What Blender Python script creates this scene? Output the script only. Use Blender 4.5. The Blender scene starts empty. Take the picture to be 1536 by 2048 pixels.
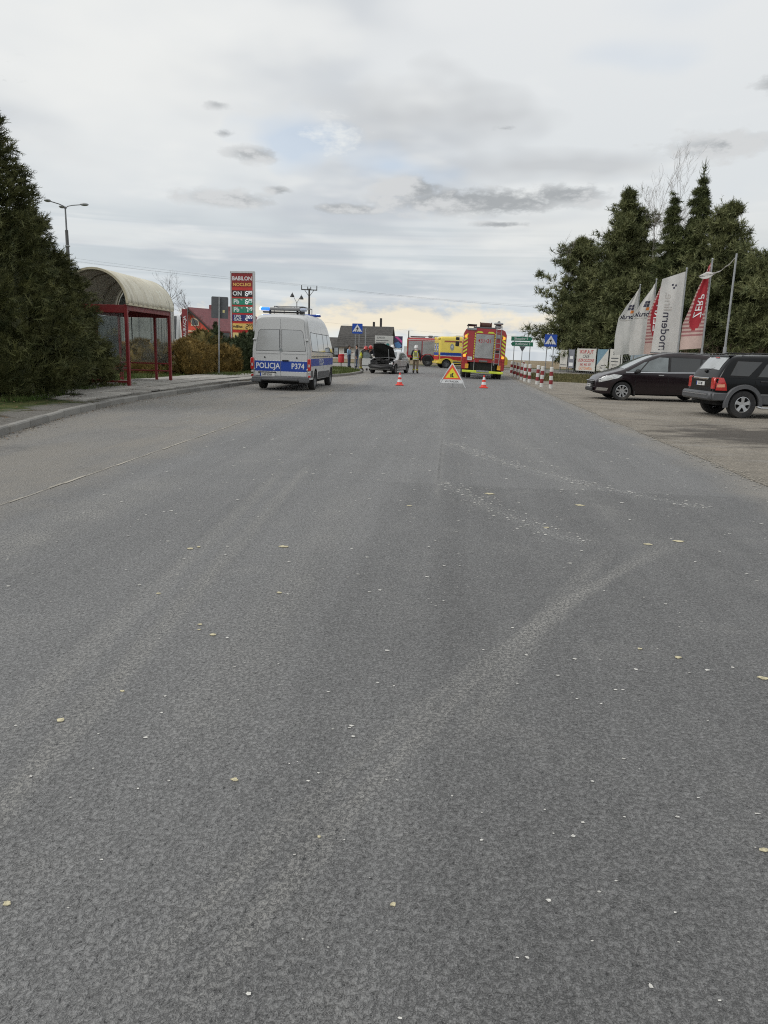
import bpy, bmesh, math, random
import numpy as np
from mathutils import Vector, Matrix
R = math.radians
PI = math.pi
random.seed(7)
rng = np.random.default_rng(11)
scene = bpy.context.scene
COL = scene.collection

# ---------------------------------------------------------------- camera
# the road runs along +Y; the photographer stands on it and looks slightly left and down
cam_d = bpy.data.cameras.new('camera')
cam = bpy.data.objects.new('camera', cam_d)
COL.objects.link(cam)
PITCH, ROLL, YAW = R(12.4), R(1.7), R(4.6)
fwd = Vector((0, math.cos(PITCH), -math.sin(PITCH)))
r0 = Vector((1, 0, 0))
u0 = Vector((0, math.sin(PITCH), math.cos(PITCH)))
rt = r0 * math.cos(ROLL) + u0 * math.sin(ROLL)
up = u0 * math.cos(ROLL) - r0 * math.sin(ROLL)
m3 = Matrix((rt, up, -fwd)).transposed()
cam.matrix_world = Matrix.Translation((0, 0, 1.6)) @ (Matrix.Rotation(YAW, 3, 'Z') @ m3).to_4x4()
cam_d.sensor_fit = 'VERTICAL'
cam_d.sensor_height = 24.0
cam_d.lens = 24.0 * 1490 / 2048
cam_d.clip_start = 0.05
cam_d.clip_end = 6000
scene.camera = cam

# ---------------------------------------------------------------- light
SUN_EL, SUN_AZ = R(42), R(-115)          # azimuth measured from the road direction, negative = left
sd = bpy.data.lights.new('sun', 'SUN')
sd.energy = 1.3
sd.angle = R(26)
sd.color = (1.0, 0.965, 0.92)
sun = bpy.data.objects.new('sun', sd)
COL.objects.link(sun)
sdir = Vector((math.sin(SUN_AZ) * math.cos(SUN_EL), math.cos(SUN_AZ) * math.cos(SUN_EL), math.sin(SUN_EL)))
sun.rotation_euler = (-sdir).to_track_quat('-Z', 'Y').to_euler()
scene.view_settings.view_transform = 'Standard'
scene.view_settings.look = 'None'
scene.view_settings.gamma = 1.0
scene.view_settings.exposure = 0.12
scene.view_settings.use_curve_mapping = False

class NT:
    """tiny helper to write node graphs as expressions"""
    def __init__(s, tree):
        s.t = tree
    def n(s, typ, **kw):
        nd = s.t.nodes.new(typ)
        for k, v in kw.items():
            setattr(nd, k, v)
        return nd
    def put(s, sock, v):
        if isinstance(v, bpy.types.NodeSocket):
            s.t.links.new(v, sock)
        elif v is not None:
            if sock.type == 'RGBA' and len(v) == 3:
                v = (*v, 1)
            sock.default_value = v
    def m(s, op, a, b=None, c=None, clamp=False):
        nd = s.n('ShaderNodeMath', operation=op, use_clamp=clamp)
        s.put(nd.inputs[0], a)
        if b is not None: s.put(nd.inputs[1], b)
        if c is not None: s.put(nd.inputs[2], c)
        return nd.outputs[0]
    def vm(s, op, a, b=None, scale=None):
        nd = s.n('ShaderNodeVectorMath', operation=op)
        s.put(nd.inputs[0], a)
        if b is not None: s.put(nd.inputs[1], b)
        if scale is not None: s.put(nd.inputs['Scale'], scale)
        return nd.outputs[0]
    def mix(s, f, a, b):
        nd = s.n('ShaderNodeMix', data_type='RGBA', clamp_factor=True)
        s.put(nd.inputs[0], f); s.put(nd.inputs[6], a); s.put(nd.inputs[7], b)
        return nd.outputs[2]
    def mul(s, a, b):
        nd = s.n('ShaderNodeMix', data_type='RGBA', blend_type='MULTIPLY')
        nd.inputs[0].default_value = 1
        s.put(nd.inputs[6], a); s.put(nd.inputs[7], b)
        return nd.outputs[2]
    flat = False
    def noise(s, vec, scale, detail=3, rough=.55, dist=0, out=0):
        nd = s.n('ShaderNodeTexNoise', noise_dimensions='2D' if s.flat else '3D')
        s.put(nd.inputs['Vector'], vec); s.put(nd.inputs['Scale'], scale)
        s.put(nd.inputs['Detail'], detail); s.put(nd.inputs['Roughness'], rough); s.put(nd.inputs['Distortion'], dist)
        return nd.outputs[out]
    def vor(s, vec, scale, feature='F1', out=0, rand=1):
        nd = s.n('ShaderNodeTexVoronoi', feature=feature, voronoi_dimensions='2D' if s.flat else '3D')
        s.put(nd.inputs['Vector'], vec); s.put(nd.inputs['Scale'], scale); s.put(nd.inputs['Randomness'], rand)
        return nd.outputs[out]
    def ss(s, x, lo, hi):
        nd = s.n('ShaderNodeMapRange', interpolation_type='SMOOTHSTEP')
        s.put(nd.inputs[0], x); s.put(nd.inputs[1], lo); s.put(nd.inputs[2], hi)
        return nd.outputs[0]
    def lin(s, x, lo, hi, a=0., b=1.):
        nd = s.n('ShaderNodeMapRange')
        s.put(nd.inputs[0], x); s.put(nd.inputs[1], lo); s.put(nd.inputs[2], hi); s.put(nd.inputs[3], a); s.put(nd.inputs[4], b)
        return nd.outputs[0]
    def sep(s, v):
        nd = s.n('ShaderNodeSeparateXYZ'); s.put(nd.inputs[0], v)
        return nd.outputs
    def comb(s, x, y, z=0.):
        nd = s.n('ShaderNodeCombineXYZ'); s.put(nd.inputs[0], x); s.put(nd.inputs[1], y); s.put(nd.inputs[2], z)
        return nd.outputs[0]

def S(r, g, b):
    """sRGB bytes to linear"""
    f = lambda c: (c / 255 / 12.92) if c / 255 <= .04045 else ((c / 255 + .055) / 1.055) ** 2.4
    return (f(r), f(g), f(b))

# ---------------------------------------------------------------- sky: Nishita behind a broken overcast
world = bpy.data.worlds.new('World')
scene.world = world
world.use_nodes = True
world.cycles.sampling_method = 'MANUAL'
world.cycles.sample_map_resolution = 256
scene.cycles.max_bounces = 4
scene.cycles.use_adaptive_sampling = True
scene.cycles.adaptive_threshold = 0.008
scene.cycles.use_denoising = False
scene.cycles.filter_width = 1.1
scene.cycles.diffuse_bounces = 1
scene.cycles.glossy_bounces = 3
scene.cycles.transmission_bounces = 4
scene.cycles.transparent_max_bounces = 8
wt = world.node_tree
wt.nodes.clear()
w = NT(wt)
w.flat = True
SKY_K = 0.10
out = w.n('ShaderNodeOutputWorld'); bg = w.n('ShaderNodeBackground')
bg.inputs[1].default_value = SKY_K
wt.links.new(bg.outputs[0], out.inputs[0])
sky = w.n('ShaderNodeTexSky', sky_type='NISHITA', sun_disc=False)
sky.sun_elevation = SUN_EL
sky.sun_rotation = SUN_AZ
sky.air_density = 1.0; sky.dust_density = 1.5; sky.ozone_density = 1.2
tc = w.n('ShaderNodeTexCoord')
dv = w.vm('NORMALIZE', tc.outputs['Generated'])
dx, dy, dz = w.sep(dv)
el = w.m('MULTIPLY', w.m('ARCSINE', dz), 180 / PI)
az = w.m('MULTIPLY', w.m('ARCTAN2', dx, dy), 180 / PI)
zz = w.m('ADD', w.m('MAXIMUM', dz, 0.0), 0.10)
plane = w.comb(w.m('DIVIDE', dx, zz), w.m('DIVIDE', dy, zz))       # a cloud deck seen in perspective
n_big = w.noise(plane, 0.75, 3, .58)
n_mid = w.noise(plane, 1.7, 3, .58)
ang = w.comb(w.m('MULTIPLY', az, .11), w.m('MULTIPLY', el, .24))  # cloud detail in angle, wider than tall
n_fine = w.noise(ang, 4.2, 5, .62)
n_lump = w.noise(ang, 1.3, 2, .6)
K = 1 / SKY_K
def kc(r, g, b): return tuple(c * K for c in S(r, g, b))
t_el = w.lin(el, 0, 24)
base = w.mix(t_el, kc(202, 209, 213), kc(223, 225, 226))
base = w.mix(w.lin(el, 24, 80), base, kc(238, 238, 236))
# soft thick / thin parts of the deck
base = w.mix(w.m('MULTIPLY', w.ss(n_big, .42, .66), .75), base, kc(186, 192, 199))
base = w.mix(w.m('MULTIPLY', w.ss(n_mid, .50, .74), .40), base, kc(233, 234, 232))
# layered stripes low over the horizon
strip = w.noise(w.comb(w.m('MULTIPLY', az, .018), w.m('MULTIPLY', el, .62)), 1.6, 3, .55)
low = w.m('MULTIPLY', w.ss(el, 1.5, 3.5), w.m('SUBTRACT', 1., w.ss(el, 7.5, 10)))
base = w.mix(w.m('MULTIPLY', w.ss(strip, .44, .62), w.m('MULTIPLY', low, .48)), base, kc(180, 190, 196))
base = w.mix(w.m('MULTIPLY', w.ss(w.m('SUBTRACT', 1., strip), .52, .70), w.m('MULTIPLY', low, .38)), base, kc(222, 224, 222))

sph = w.comb(az, el)
def dist(a0, e0, wa, we):
    nd = w.n('ShaderNodeVectorMath', operation='MULTIPLY_ADD')
    w.put(nd.inputs[0], sph); nd.inputs[1].default_value = (1 / wa, 1 / we, 0); nd.inputs[2].default_value = (-a0 / wa, -e0 / we, 0)
    l_ = w.n('ShaderNodeVectorMath', operation='LENGTH'); w.put(l_.inputs[0], nd.outputs[0])
    return l_.outputs['Value']
def blob(a0, e0, wa, we, wob=.5, lo=1.0, hi=.45, tex=None):
    q = w.m('MULTIPLY_ADD', tex if tex is not None else n_fine, wob * 2, dist(a0, e0, wa, we))
    return w.lin(q, lo + wob, hi + wob)
def layer(b, f, amt, colr):
    return w.mix(w.m('MULTIPLY', f, amt), b, colr)
# bright thin parts, blue openings, warm gap over the horizon, then the small grey cumulus in front
base = layer(base, blob(-24, 17, 17, 7, .5, 1.2, .1, n_lump), .75, kc(231, 232, 230))
base = layer(base, blob(14, 8.2, 16, 2.4, .7, 1.3, .1, n_lump), .5, kc(226, 226, 222))
base = layer(base, blob(-2.6, 15.9, 8, 2.6, 1.0, 1.2, .0, n_lump), .8, kc(184, 187, 190))
base = layer(base, blob(6.5, 12.6, 9.0, 1.1, .9, 1.1, .2, n_lump), .65, kc(184, 187, 190))
blue = w.vm('SCALE', sky.outputs[0], scale=1.0)
bluecol = w.mix(.62, blue, kc(208, 224, 242))
f_blue = w.m('MAXIMUM', blob(-11.8, 14.0, 4.6, 2.2, 1.3, 1.0, .0, n_lump), blob(-5.0, 12.5, 5.2, 1.5, 1.3, 1.0, .0, n_lump))
f_blue = w.m('MAXIMUM', f_blue, w.m('MULTIPLY', w.ss(n_big, .30, .16), .8))
base = layer(base, f_blue, .62, bluecol)
base = layer(base, blob(-8.7, 14.3, 2.0, 1.3, 1.6, .9, .0, n_fine), .55, kc(236, 237, 233))
warm = blob(-4, 1.9, 17, 1.5, .9, .95, .35, n_fine)
base = layer(base, warm, .82, kc(240, 228, 203))
base = layer(base, blob(-11, .7, 22, .75, .3, 1.2, .3, n_lump), .7, kc(222, 226, 224))
# ragged cumulus: noise decides the outline inside soft windows
PUFFS = ((1.4, 10.3, 7.6, .9, 1.55), (-3.4, 11.05, 2.6, .8, 1.5), (7.6, 10.8, 3.2, .85, 1.35), (-8.0, 9.65, 3.2, .5, 1.1), (-14.7, 12.8, 2.4, .7, 1.05), (-16.6, 9.85, 3.9, .7, 1.2), (-12.8, 10.65, 1.3, .42, .9),
         (17.4, 13.4, 4.6, .95, 1.1), (3.1, 14.9, 1.8, .5, .5), (-17, 15.6, 1.6, .55, .45), (-16.5, 13.95, 1.5, .45, .5), (3.1, 8.85, 2.6, .3, 1.1), (20.6, 16.6, 2.4, .8, 1.))
near_ = None
for a_, e_, wa_, we_, k_ in PUFFS:
    d = w.m('MULTIPLY_ADD', dist(a_, e_, wa_, we_), .34, -.20 * k_)
    near_ = d if near_ is None else w.m('MINIMUM', near_, d)
n_cl = w.m('MULTIPLY_ADD', n_fine, .62, w.m('MULTIPLY', n_lump, .38))
cum = w.ss(w.m('SUBTRACT', n_cl, near_), .38, .62)
# more of the same small cumulus all round the horizon
ring = w.m('MULTIPLY', w.ss(el, 7, 10), w.m('SUBTRACT', 1., w.ss(el, 14, 20)))
far_side = w.ss(w.m('ABSOLUTE', az), 27, 36)
cum = w.m('MAXIMUM', cum, w.m('MULTIPLY', w.m('MULTIPLY', ring, far_side), w.ss(n_fine, .58, .66)))
shade = w.mix(w.ss(w.m('ADD', n_lump, w.m('MULTIPLY', w.m('SUBTRACT', n_fine, .5), .8)), .38, .66), kc(158, 162, 165), kc(204, 206, 207))
base = layer(base, cum, .92, shade)
wt.links.new(base, bg.inputs[0])

# ---------------------------------------------------------------- helpers
MATS = {}
def newmat(name):
    m = bpy.data.materials.new(name); m.use_nodes = True
    t = m.node_tree; t.nodes.clear()
    q = NT(t); o = q.n('ShaderNodeOutputMaterial'); p = q.n('ShaderNodeBsdfPrincipled')
    t.links.new(p.outputs[0], o.inputs[0])
    q.bsdf = p; q.out = o
    c = q.n('ShaderNodeTexCoord'); q.obj = c.outputs['Object']; q.gen = c.outputs['Generated']
    MATS[name] = m
    return m, q
def mat(name, col, rough=.6, metal=0., var=.12, scale=6., bump=0., bscale=60., coat=0., dirt=None, spec=.5, emit=None, estr=0., sheen=0.):
    """plain surface with uneven tone, uneven gloss and optional grime"""
    if name in MATS: return MATS[name]
    m, q = newmat(name)
    p = q.bsdf
    n = q.noise(q.obj, scale, 4, .6)
    lo = tuple(c * (1 - var) for c in col); hi = tuple(min(1, c * (1 + var)) for c in col)
    c = q.mix(q.ss(n, .3, .7), lo, hi)
    if dirt:
        d = q.noise(q.obj, 2.3, 6, .65, .4)
        c = q.mix(q.m('MULTIPLY', q.ss(d, .48, .72), dirt), c, (.16, .145, .12))
    q.put(p.inputs['Base Color'], c)
    q.put(p.inputs['Roughness'], q.lin(q.noise(q.obj, scale * 2.7, 3), .3, .7, max(.02, rough * .82), min(1, rough * 1.18)))
    p.inputs['Metallic'].default_value = metal
    p.inputs['Specular IOR Level'].default_value = spec
    p.inputs['Coat Weight'].default_value = coat
    p.inputs['Coat Roughness'].default_value = .06
    if bump:
        b = q.n('ShaderNodeBump'); b.inputs['Strength'].default_value = bump; b.inputs['Distance'].default_value = .01
        q.put(b.inputs['Height'], q.noise(q.obj, bscale, 4)); q.put(p.inputs['Normal'], b.outputs[0])
    if emit:
        q.put(p.inputs['Emission Color'], emit); p.inputs['Emission Strength'].default_value = estr
        m.cycles.emission_sampling = 'NONE'
    return m
def paint(name, col, dirt=.1, rough=.28):
    return mat(name, col, rough, 0, .05, 3., coat=.6, dirt=dirt)

def finish(me, smooth=None):
    bm = bmesh.new(); bm.from_mesh(me)
    bmesh.ops.recalc_face_normals(bm, faces=bm.faces)
    bm.to_mesh(me); bm.free()
    if smooth is not None:
        me.polygons.foreach_set('use_smooth', [True] * len(me.polygons))
        me.set_sharp_from_angle(angle=R(smooth))

def link(name, me, parent=None):
    o = bpy.data.objects.new(name, me)
    COL.objects.link(o)
    if parent is not None: o.parent = parent
    return o
def tag(o, label=None, cat=None, group=None, kind=None):
    if label: o['label'] = label
    if cat: o['category'] = cat
    if group: o['group'] = group
    if kind: o['kind'] = kind
    return o
def thing(name, label, cat, loc=(0, 0, 0), rz=0., group=None, rx=0., ry=0.):
    o = bpy.data.objects.new(name, None); COL.objects.link(o)
    o.empty_display_size = .2
    o.location = loc; o.rotation_euler = (rx, ry, rz)
    return tag(o, label, cat, group)
def kids(o): return [c for c in COL.objects if c.parent == o]
def copy_tree(o, kmap, parent=None):
    c = o.copy(); COL.objects.link(c); c.parent = parent
    for ch in kmap.get(o.name, []): copy_tree(ch, kmap, c)
    return c
def kid_map():
    k = {}
    for o in COL.objects:
        if o.parent: k.setdefault(o.parent.name, []).append(o)
    return k

_textcache = {}
def text_geo(s, size=1., bold=0., squeeze=1., align='CENTER'):
    key = (s, bold, align)
    if key not in _textcache:
        cu = bpy.data.curves.new('t', 'FONT'); cu.body = s; cu.size = 1.0; cu.align_x = align; cu.align_y = 'CENTER'
        cu.offset = bold; cu.resolution_u = 3
        ob = bpy.data.objects.new('t', cu); COL.objects.link(ob)
        dg = bpy.context.evaluated_depsgraph_get()
        me = bpy.data.meshes.new_from_object(ob.evaluated_get(dg))
        _textcache[key] = ([tuple(v.co[:2]) for v in me.vertices], [tuple(p.vertices) for p in me.polygons])
        bpy.data.objects.remove(ob); bpy.data.curves.remove(cu); bpy.data.meshes.remove(me)
    v, f = _textcache[key]
    return [(x * size * squeeze, y * size) for x, y in v], f

class MB:
    """collects simple solids; build() links them as one mesh object"""
    def __init__(s): s.v = []; s.f = []; s.mi = []; s.cur = 0
    def add(s, vs, fs):
        b = len(s.v); s.v += [tuple(v) for v in vs]
        s.f += [tuple(b + i for i in f) for f in fs]; s.mi += [s.cur] * len(fs)
        return s
    def box(s, c, d, rot=None, b=0.):
        """box of centre c, full size d, optional rotation matrix/euler and chamfer b"""
        hx, hy, hz = d[0] / 2, d[1] / 2, d[2] / 2
        if b <= 0:
            vs = [(x, y, z) for x in (-hx, hx) for y in (-hy, hy) for z in (-hz, hz)]
            fs = [(0, 1, 3, 2), (4, 6, 7, 5), (0, 4, 5, 1), (2, 3, 7, 6), (0, 2, 6, 4), (1, 5, 7, 3)]
        else:
            b = min(b, hx * .9, hy * .9, hz * .9)
            vs = []; idx = {}
            for sx in (-1, 1):
                for sy in (-1, 1):
                    for sz in (-1, 1):
                        for ax in range(3):
                            p = [sx * (hx - b), sy * (hy - b), sz * (hz - b)]
                            p[ax] = (sx * hx, sy * hy, sz * hz)[ax]
                            idx[(sx, sy, sz, ax)] = len(vs); vs.append(tuple(p))
            fs = []
            for ax in range(3):
                o1, o2 = [a for a in range(3) if a != ax]
                for sg in (-1, 1):
                    def k(p, q):
                        t = [0, 0, 0]; t[ax] = sg; t[o1] = p; t[o2] = q
                        return idx[(t[0], t[1], t[2], ax)]
                    fs.append((k(-1, -1), k(1, -1), k(1, 1), k(-1, 1)))
            for ax in range(3):          # edge chamfers along axis ax
                o1, o2 = [a for a in range(3) if a != ax]
                for p in (-1, 1):
                    for q in (-1, 1):
                        def k(e, a):
                            t = [0, 0, 0]; t[ax] = e; t[o1] = p; t[o2] = q
                            return idx[(t[0], t[1], t[2], a)]
                        fs.append((k(-1, o1), k(1, o1), k(1, o2), k(-1, o2)))
            for sx in (-1, 1):
                for sy in (-1, 1):
                    for sz in (-1, 1):
                        fs.append(tuple(idx[(sx, sy, sz, a)] for a in range(3)))
        M = Matrix.Identity(3)
        if rot is not None:
            from mathutils import Euler
            M = rot if isinstance(rot, Matrix) else Euler(rot).to_matrix()
        cc = Vector(c)
        return s.add([M @ Vector(v) + cc for v in vs], fs)
    def cyl(s, p0, p1, r0, r1=None, n=10, cap=True):
        r1 = r0 if r1 is None else r1
        p0, p1 = Vector(p0), Vector(p1)
        d = (p1 - p0).normalized()
        a = d.orthogonal().normalized(); b = d.cross(a)
        vs = []
        for p, r in ((p0, r0), (p1, r1)):
            for i in range(n):
                t = 2 * PI * i / n
                vs.append(p + (a * math.cos(t) + b * math.sin(t)) * r)
        fs = [(i, (i + 1) % n, n + (i + 1) % n, n + i) for i in range(n)]
        if cap: fs += [tuple(range(n - 1, -1, -1)), tuple(range(n, 2 * n))]
        return s.add(vs, fs)
    def tube(s, pts, r, n=6):
        pts = [Vector(p) for p in pts]
        rr = r if isinstance(r, (list, tuple)) else [r] * len(pts)
        vs = []; prev = None
        for i, p in enumerate(pts):
            d = (pts[min(i + 1, len(pts) - 1)] - pts[max(i - 1, 0)])
            if d.length < 1e-9: d = Vector((0, 0, 1))
            d.normalize()
            a = (prev - d * prev.dot(d)) if prev is not None else d.orthogonal()
            if a.length < 1e-6: a = d.orthogonal()
            a.normalize(); prev = a
            b = d.cross(a)
            for k in range(n):
                t = 2 * PI * k / n
                vs.append(p + (a * math.cos(t) + b * math.sin(t)) * rr[i])
        L = len(pts)
        fs = [(i * n + k, i * n + (k + 1) % n, (i + 1) * n + (k + 1) % n, (i + 1) * n + k) for i in range(L - 1) for k in range(n)]
        fs += [tuple(range(n - 1, -1, -1)), tuple((L - 1) * n + k for k in range(n))]
        return s.add(vs, fs)
    def lathe(s, prof, c=(0, 0, 0), axis='Z', n=20):
        """prof: (radius, height) along the axis"""
        vs = []
        for r, h in prof:
            for k in range(n):
                t = 2 * PI * k / n
                x, y = r * math.cos(t), r * math.sin(t)
                p = {'Z': (x, y, h), 'Y': (x, h, y), 'X': (h, x, y)}[axis]
                vs.append((p[0] + c[0], p[1] + c[1], p[2] + c[2]))
        L = len(prof)
        fs = [(i * n + k, i * n + (k + 1) % n, (i + 1) * n + (k + 1) % n, (i + 1) * n + k) for i in range(L - 1) for k in range(n)]
        return s.add(vs, fs)
    def ball(s, c, r, n=10, m=7, sq=(1, 1, 1)):
        prof = [(max(1e-4, r * math.sin(PI * i / m)), -r * math.cos(PI * i / m)) for i in range(m + 1)]
        b = len(s.v)
        s.lathe(prof, (0, 0, 0), 'Z', n)
        for i in range(b, len(s.v)):
            v = s.v[i]; s.v[i] = (v[0] * sq[0] + c[0], v[1] * sq[1] + c[1], v[2] * sq[2] + c[2])
        return s
    def prism(s, poly, o, u, v, depth):
        """polygon (2d) in the frame o,u,v extruded by vector depth"""
        o, u, v, d = Vector(o), Vector(u), Vector(v), Vector(depth)
        n = len(poly)
        vs = [o + u * a + v * b for a, b in poly] + [o + u * a + v * b + d for a, b in poly]
        fs = [tuple(range(n)), tuple(range(2 * n - 1, n - 1, -1))] + [(i, n + i, n + (i + 1) % n, (i + 1) % n) for i in range(n)]
        return s.add(vs, fs)
    def flat(s, poly, o, u, v):
        o, u, v = Vector(o), Vector(u), Vector(v)
        return s.add([o + u * a + v * b for a, b in poly], [tuple(range(len(poly)))])
    def text(s, t, size, o, u, v, bold=0., squeeze=1., align='CENTER', fn=None):
        g, f = text_geo(t, size, bold, squeeze, align)
        o, u, v = Vector(o), Vector(u), Vector(v)
        vs = [fn(a, b) for a, b in g] if fn else [o + u * a + v * b for a, b in g]
        return s.add(vs, f)
    def map(s, fn):
        s.v = [tuple(fn(Vector(p))) for p in s.v]; return s
    def mesh(s, name, mats, smooth=None, fix=True):
        me = bpy.data.meshes.new(name)
        me.from_pydata(s.v, [], s.f)
        mats = mats if isinstance(mats, (list, tuple)) else [mats]
        for m in mats: me.materials.append(m)
        if len(mats) > 1: me.polygons.foreach_set('material_index', s.mi)
        if fix: finish(me, smooth)
        me.update()
        return me
    def build(s, name, mats, parent=None, smooth=None, fix=True):
        return link(name, s.mesh(name, mats, smooth, fix), parent)

def np_mesh(name, V, T, m, smooth=False):
    """big triangle mesh from numpy arrays"""
    me = bpy.data.meshes.new(name)
    V = np.asarray(V, np.float32); T = np.asarray(T, np.int32)
    me.vertices.add(len(V)); me.vertices.foreach_set('co', V.ravel())
    k = T.shape[1]
    me.loops.add(T.size); me.loops.foreach_set('vertex_index', T.ravel())
    me.polygons.add(len(T)); me.polygons.foreach_set('loop_start', np.arange(0, T.size, k, dtype=np.int32))
    me.update(calc_edges=True)
    me.materials.append(m)
    me.validate()
    return me
def seg7(ch):
    return {'0': 'abcdef', '1': 'bc', '2': 'abged', '3': 'abgcd', '4': 'fgbc', '5': 'afgcd', '6': 'afgedc', '7': 'abc', '8': 'abcdefg', '9': 'abcdfg'}[ch]
def led(mb, s, o, u, v, h, lean=.1):
    """seven-segment digits"""
    o, u, v = Vector(o), Vector(u), Vector(v)
    w_ = h * .55; t = h * .1; x = 0.
    for ch in s:
        hh = h; dy = 0
        for sg in seg7(ch):
            a = {'a': (0, h, w_, h), 'b': (w_, h / 2, w_, h), 'c': (w_, 0, w_, h / 2), 'd': (0, 0, w_, 0), 'e': (0, 0, 0, h / 2), 'f': (0, h / 2, 0, h), 'g': (0, h / 2, w_, h / 2)}[sg]
            x0, y0, x1, y1 = a
            if y0 == y1: p = [(x0 + t * .6, y0 - t), (x1 - t * .6, y0 - t), (x1 - t * .6, y0 + t), (x0 + t * .6, y0 + t)]
            else: p = [(x0 - t, y0 + t * .6), (x0 + t, y0 + t * .6), (x0 + t, y1 - t * .6), (x0 - t, y1 - t * .6)]
            mb.flat([(x + px + py * lean, py) for px, py in p], o, u, v)
        x += w_ * 1.5
    return x
# ---------------------------------------------------------------- ground materials
def asphalt(name, tone, dusty):
    m, q = newmat(name)
    q.flat = True
    P = q.obj
    x, y, z = q.sep(P)
    lump = q.noise(P, 58, 3, .62, .35)                            # chippings and the dark pits between them
    grain = q.noise(P, 190, 1, .6)
    mid = q.noise(P, 1.9, 5, .68)
    big = q.noise(P, .33, 3, .55, .8)
    pit = q.m('SUBTRACT', 1., q.ss(q.m('ABSOLUTE', q.m('SUBTRACT', lump, .46)), .0, .06))
    pit = q.m('MULTIPLY', pit, q.ss(q.m('ADD', q.m('MULTIPLY', grain, .75), q.m('MULTIPLY', mid, .25)), .40, .54))
    pit = q.m('MAXIMUM', pit, q.ss(lump, .36, .28))
    t = q.m('ADD', q.m('MULTIPLY', q.m('SUBTRACT', grain, .5), 1.7), q.m('MULTIPLY', q.m('SUBTRACT', lump, .5), 1.1))
    t = q.m('ADD', t, q.m('MULTIPLY', q.m('SUBTRACT', big, .5), .30))
    t = q.m('ADD', t, q.m('MULTIPLY', q.m('SUBTRACT', mid, .5), .28))
    worn = q.noise(q.vm('MULTIPLY', P, (2.6, .16, 1.)), 1., 4, .65)   # long streaks polished by wheels
    mott = q.noise(P, 17, 3, .7)
    t = q.m('ADD', t, q.m('ADD', q.m('MULTIPLY', q.m('SUBTRACT', worn, .5), .55), q.m('MULTIPLY', q.m('SUBTRACT', mott, .5), .75)))
    dust = q.m('MULTIPLY', q.ss(mid, .50, .78), .16)
    if not dusty:
        wv = q.m('MULTIPLY', q.m('SUBTRACT', mid, .5), .25)
        br = q.m('MULTIPLY', q.lin(q.m('ADD', lump, grain), .85, 1.15, .0, 1.5), q.lin(mid, .35, .65, .5, 1.3))
        def lane(fn, width, amt, y0, y1):
            """a strip of dust carried along by wheels, in plan"""
            d = q.m('ADD', q.m('ABSOLUTE', q.m('SUBTRACT', x, fn)), wv)
            f = q.m('SUBTRACT', 1., q.ss(d, width * .2, width))
            lim = q.m('MULTIPLY', q.ss(y, y0, y0 + .8), q.m('SUBTRACT', 1., q.ss(y, y1 - 1.4, y1)))
            return q.m('MULTIPLY', q.m('MULTIPLY', f, lim), q.m('MULTIPLY', br, amt))
        def poly(a, b, c): return q.m('ADD', a, q.m('ADD', q.m('MULTIPLY', y, b), q.m('MULTIPLY', q.m('MULTIPLY', y, y), c)))
        L = [lane(poly(-1.38, -.048, 0.), .11, .50, 1.2, 10.5), lane(poly(-1.65, -.048, 0.), .11, .46, 2.2, 10.), lane(poly(-.95, .20, .038), .10, .36, 1.2, 7.2), lane(poly(-1.19, .23, .042), .08, .32, 1.2, 7.2), lane(poly(-.60, .20, .02), .12, .34, 2.6, 6.8),
             lane(poly(-.95, -.01, 0.), .30, .26, 2.4, 9.), lane(poly(-3.5, .0, .003), .5, .5, 4.5, 9.3), lane(poly(-.07, .0, .0), .07, .30, 7.6, 22.),
             lane(poly(2.4, -.085, .0), .3, .2, 5.5, 22.), lane(poly(-2.6, -.01, .0), .4, .18, 9., 34.), lane(poly(1.2, .02, .0), .4, .16, 12., 40.)]
        for k in L: dust = q.m('ADD', dust, k)
        left = q.m('SUBTRACT', 1., q.ss(x, -.09, -.06))           # an older surfacing left of the joint
        near = q.m('SUBTRACT', 1., q.ss(y, 8.93, 9.0))
        t = q.m('ADD', t, q.m('MULTIPLY', left, .10))
        t = q.m('SUBTRACT', t, q.m('MULTIPLY', q.m('MULTIPLY', near, q.ss(x, -.75, -.58)), .20))
        jx = q.m('SUBTRACT', 1., q.ss(q.m('ABSOLUTE', q.m('ADD', x, .075)), .006, .025))
        jy = q.m('MULTIPLY', q.m('SUBTRACT', 1., q.ss(q.m('ABSOLUTE', q.m('SUBTRACT', y, 8.96)), .01, .03)), left)
        joint = q.m('MULTIPLY', q.m('MAXIMUM', q.m('MULTIPLY', jx, q.m('MULTIPLY', q.ss(y, 8.9, 9.1), q.ss(y, 20., 13.))), q.m('MULTIPLY', jy, .5)), q.lin(mid, .4, .6, .1, .5))
        def scuff(fn, wd, amt, y0, y1):
            d = q.m('ABSOLUTE', q.m('SUBTRACT', x, fn))
            f = q.m('SUBTRACT', 1., q.ss(d, wd * .3, wd))
            lim = q.m('MULTIPLY', q.ss(y, y0, y0 + .3), q.m('SUBTRACT', 1., q.ss(y, y1 - .3, y1)))
            return q.m('MULTIPLY', q.m('MULTIPLY', f, lim), q.m('MULTIPLY', q.ss(lump, .5, .62), amt))
        def inv(a, b, c): return q.m('ADD', a, q.m('DIVIDE', b, q.m('ADD', y, c)))
        pale = scuff(inv(-3.35, 36., -2.2), .05, .5, 8.6, 13.2)
        pale = q.m('MAXIMUM', pale, scuff(inv(-3.15, 36., -2.2), .16, .4, 8.0, 13.4))
        pale = q.m('MAXIMUM', pale, scuff(inv(-2.45, 21., -.6), .15, .35, 6.2, 9.2))
        wob_ = q.m('MULTIPLY', q.m('SUBTRACT', q.noise(P, .9, 4, .6), .5), 1.2)
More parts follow.
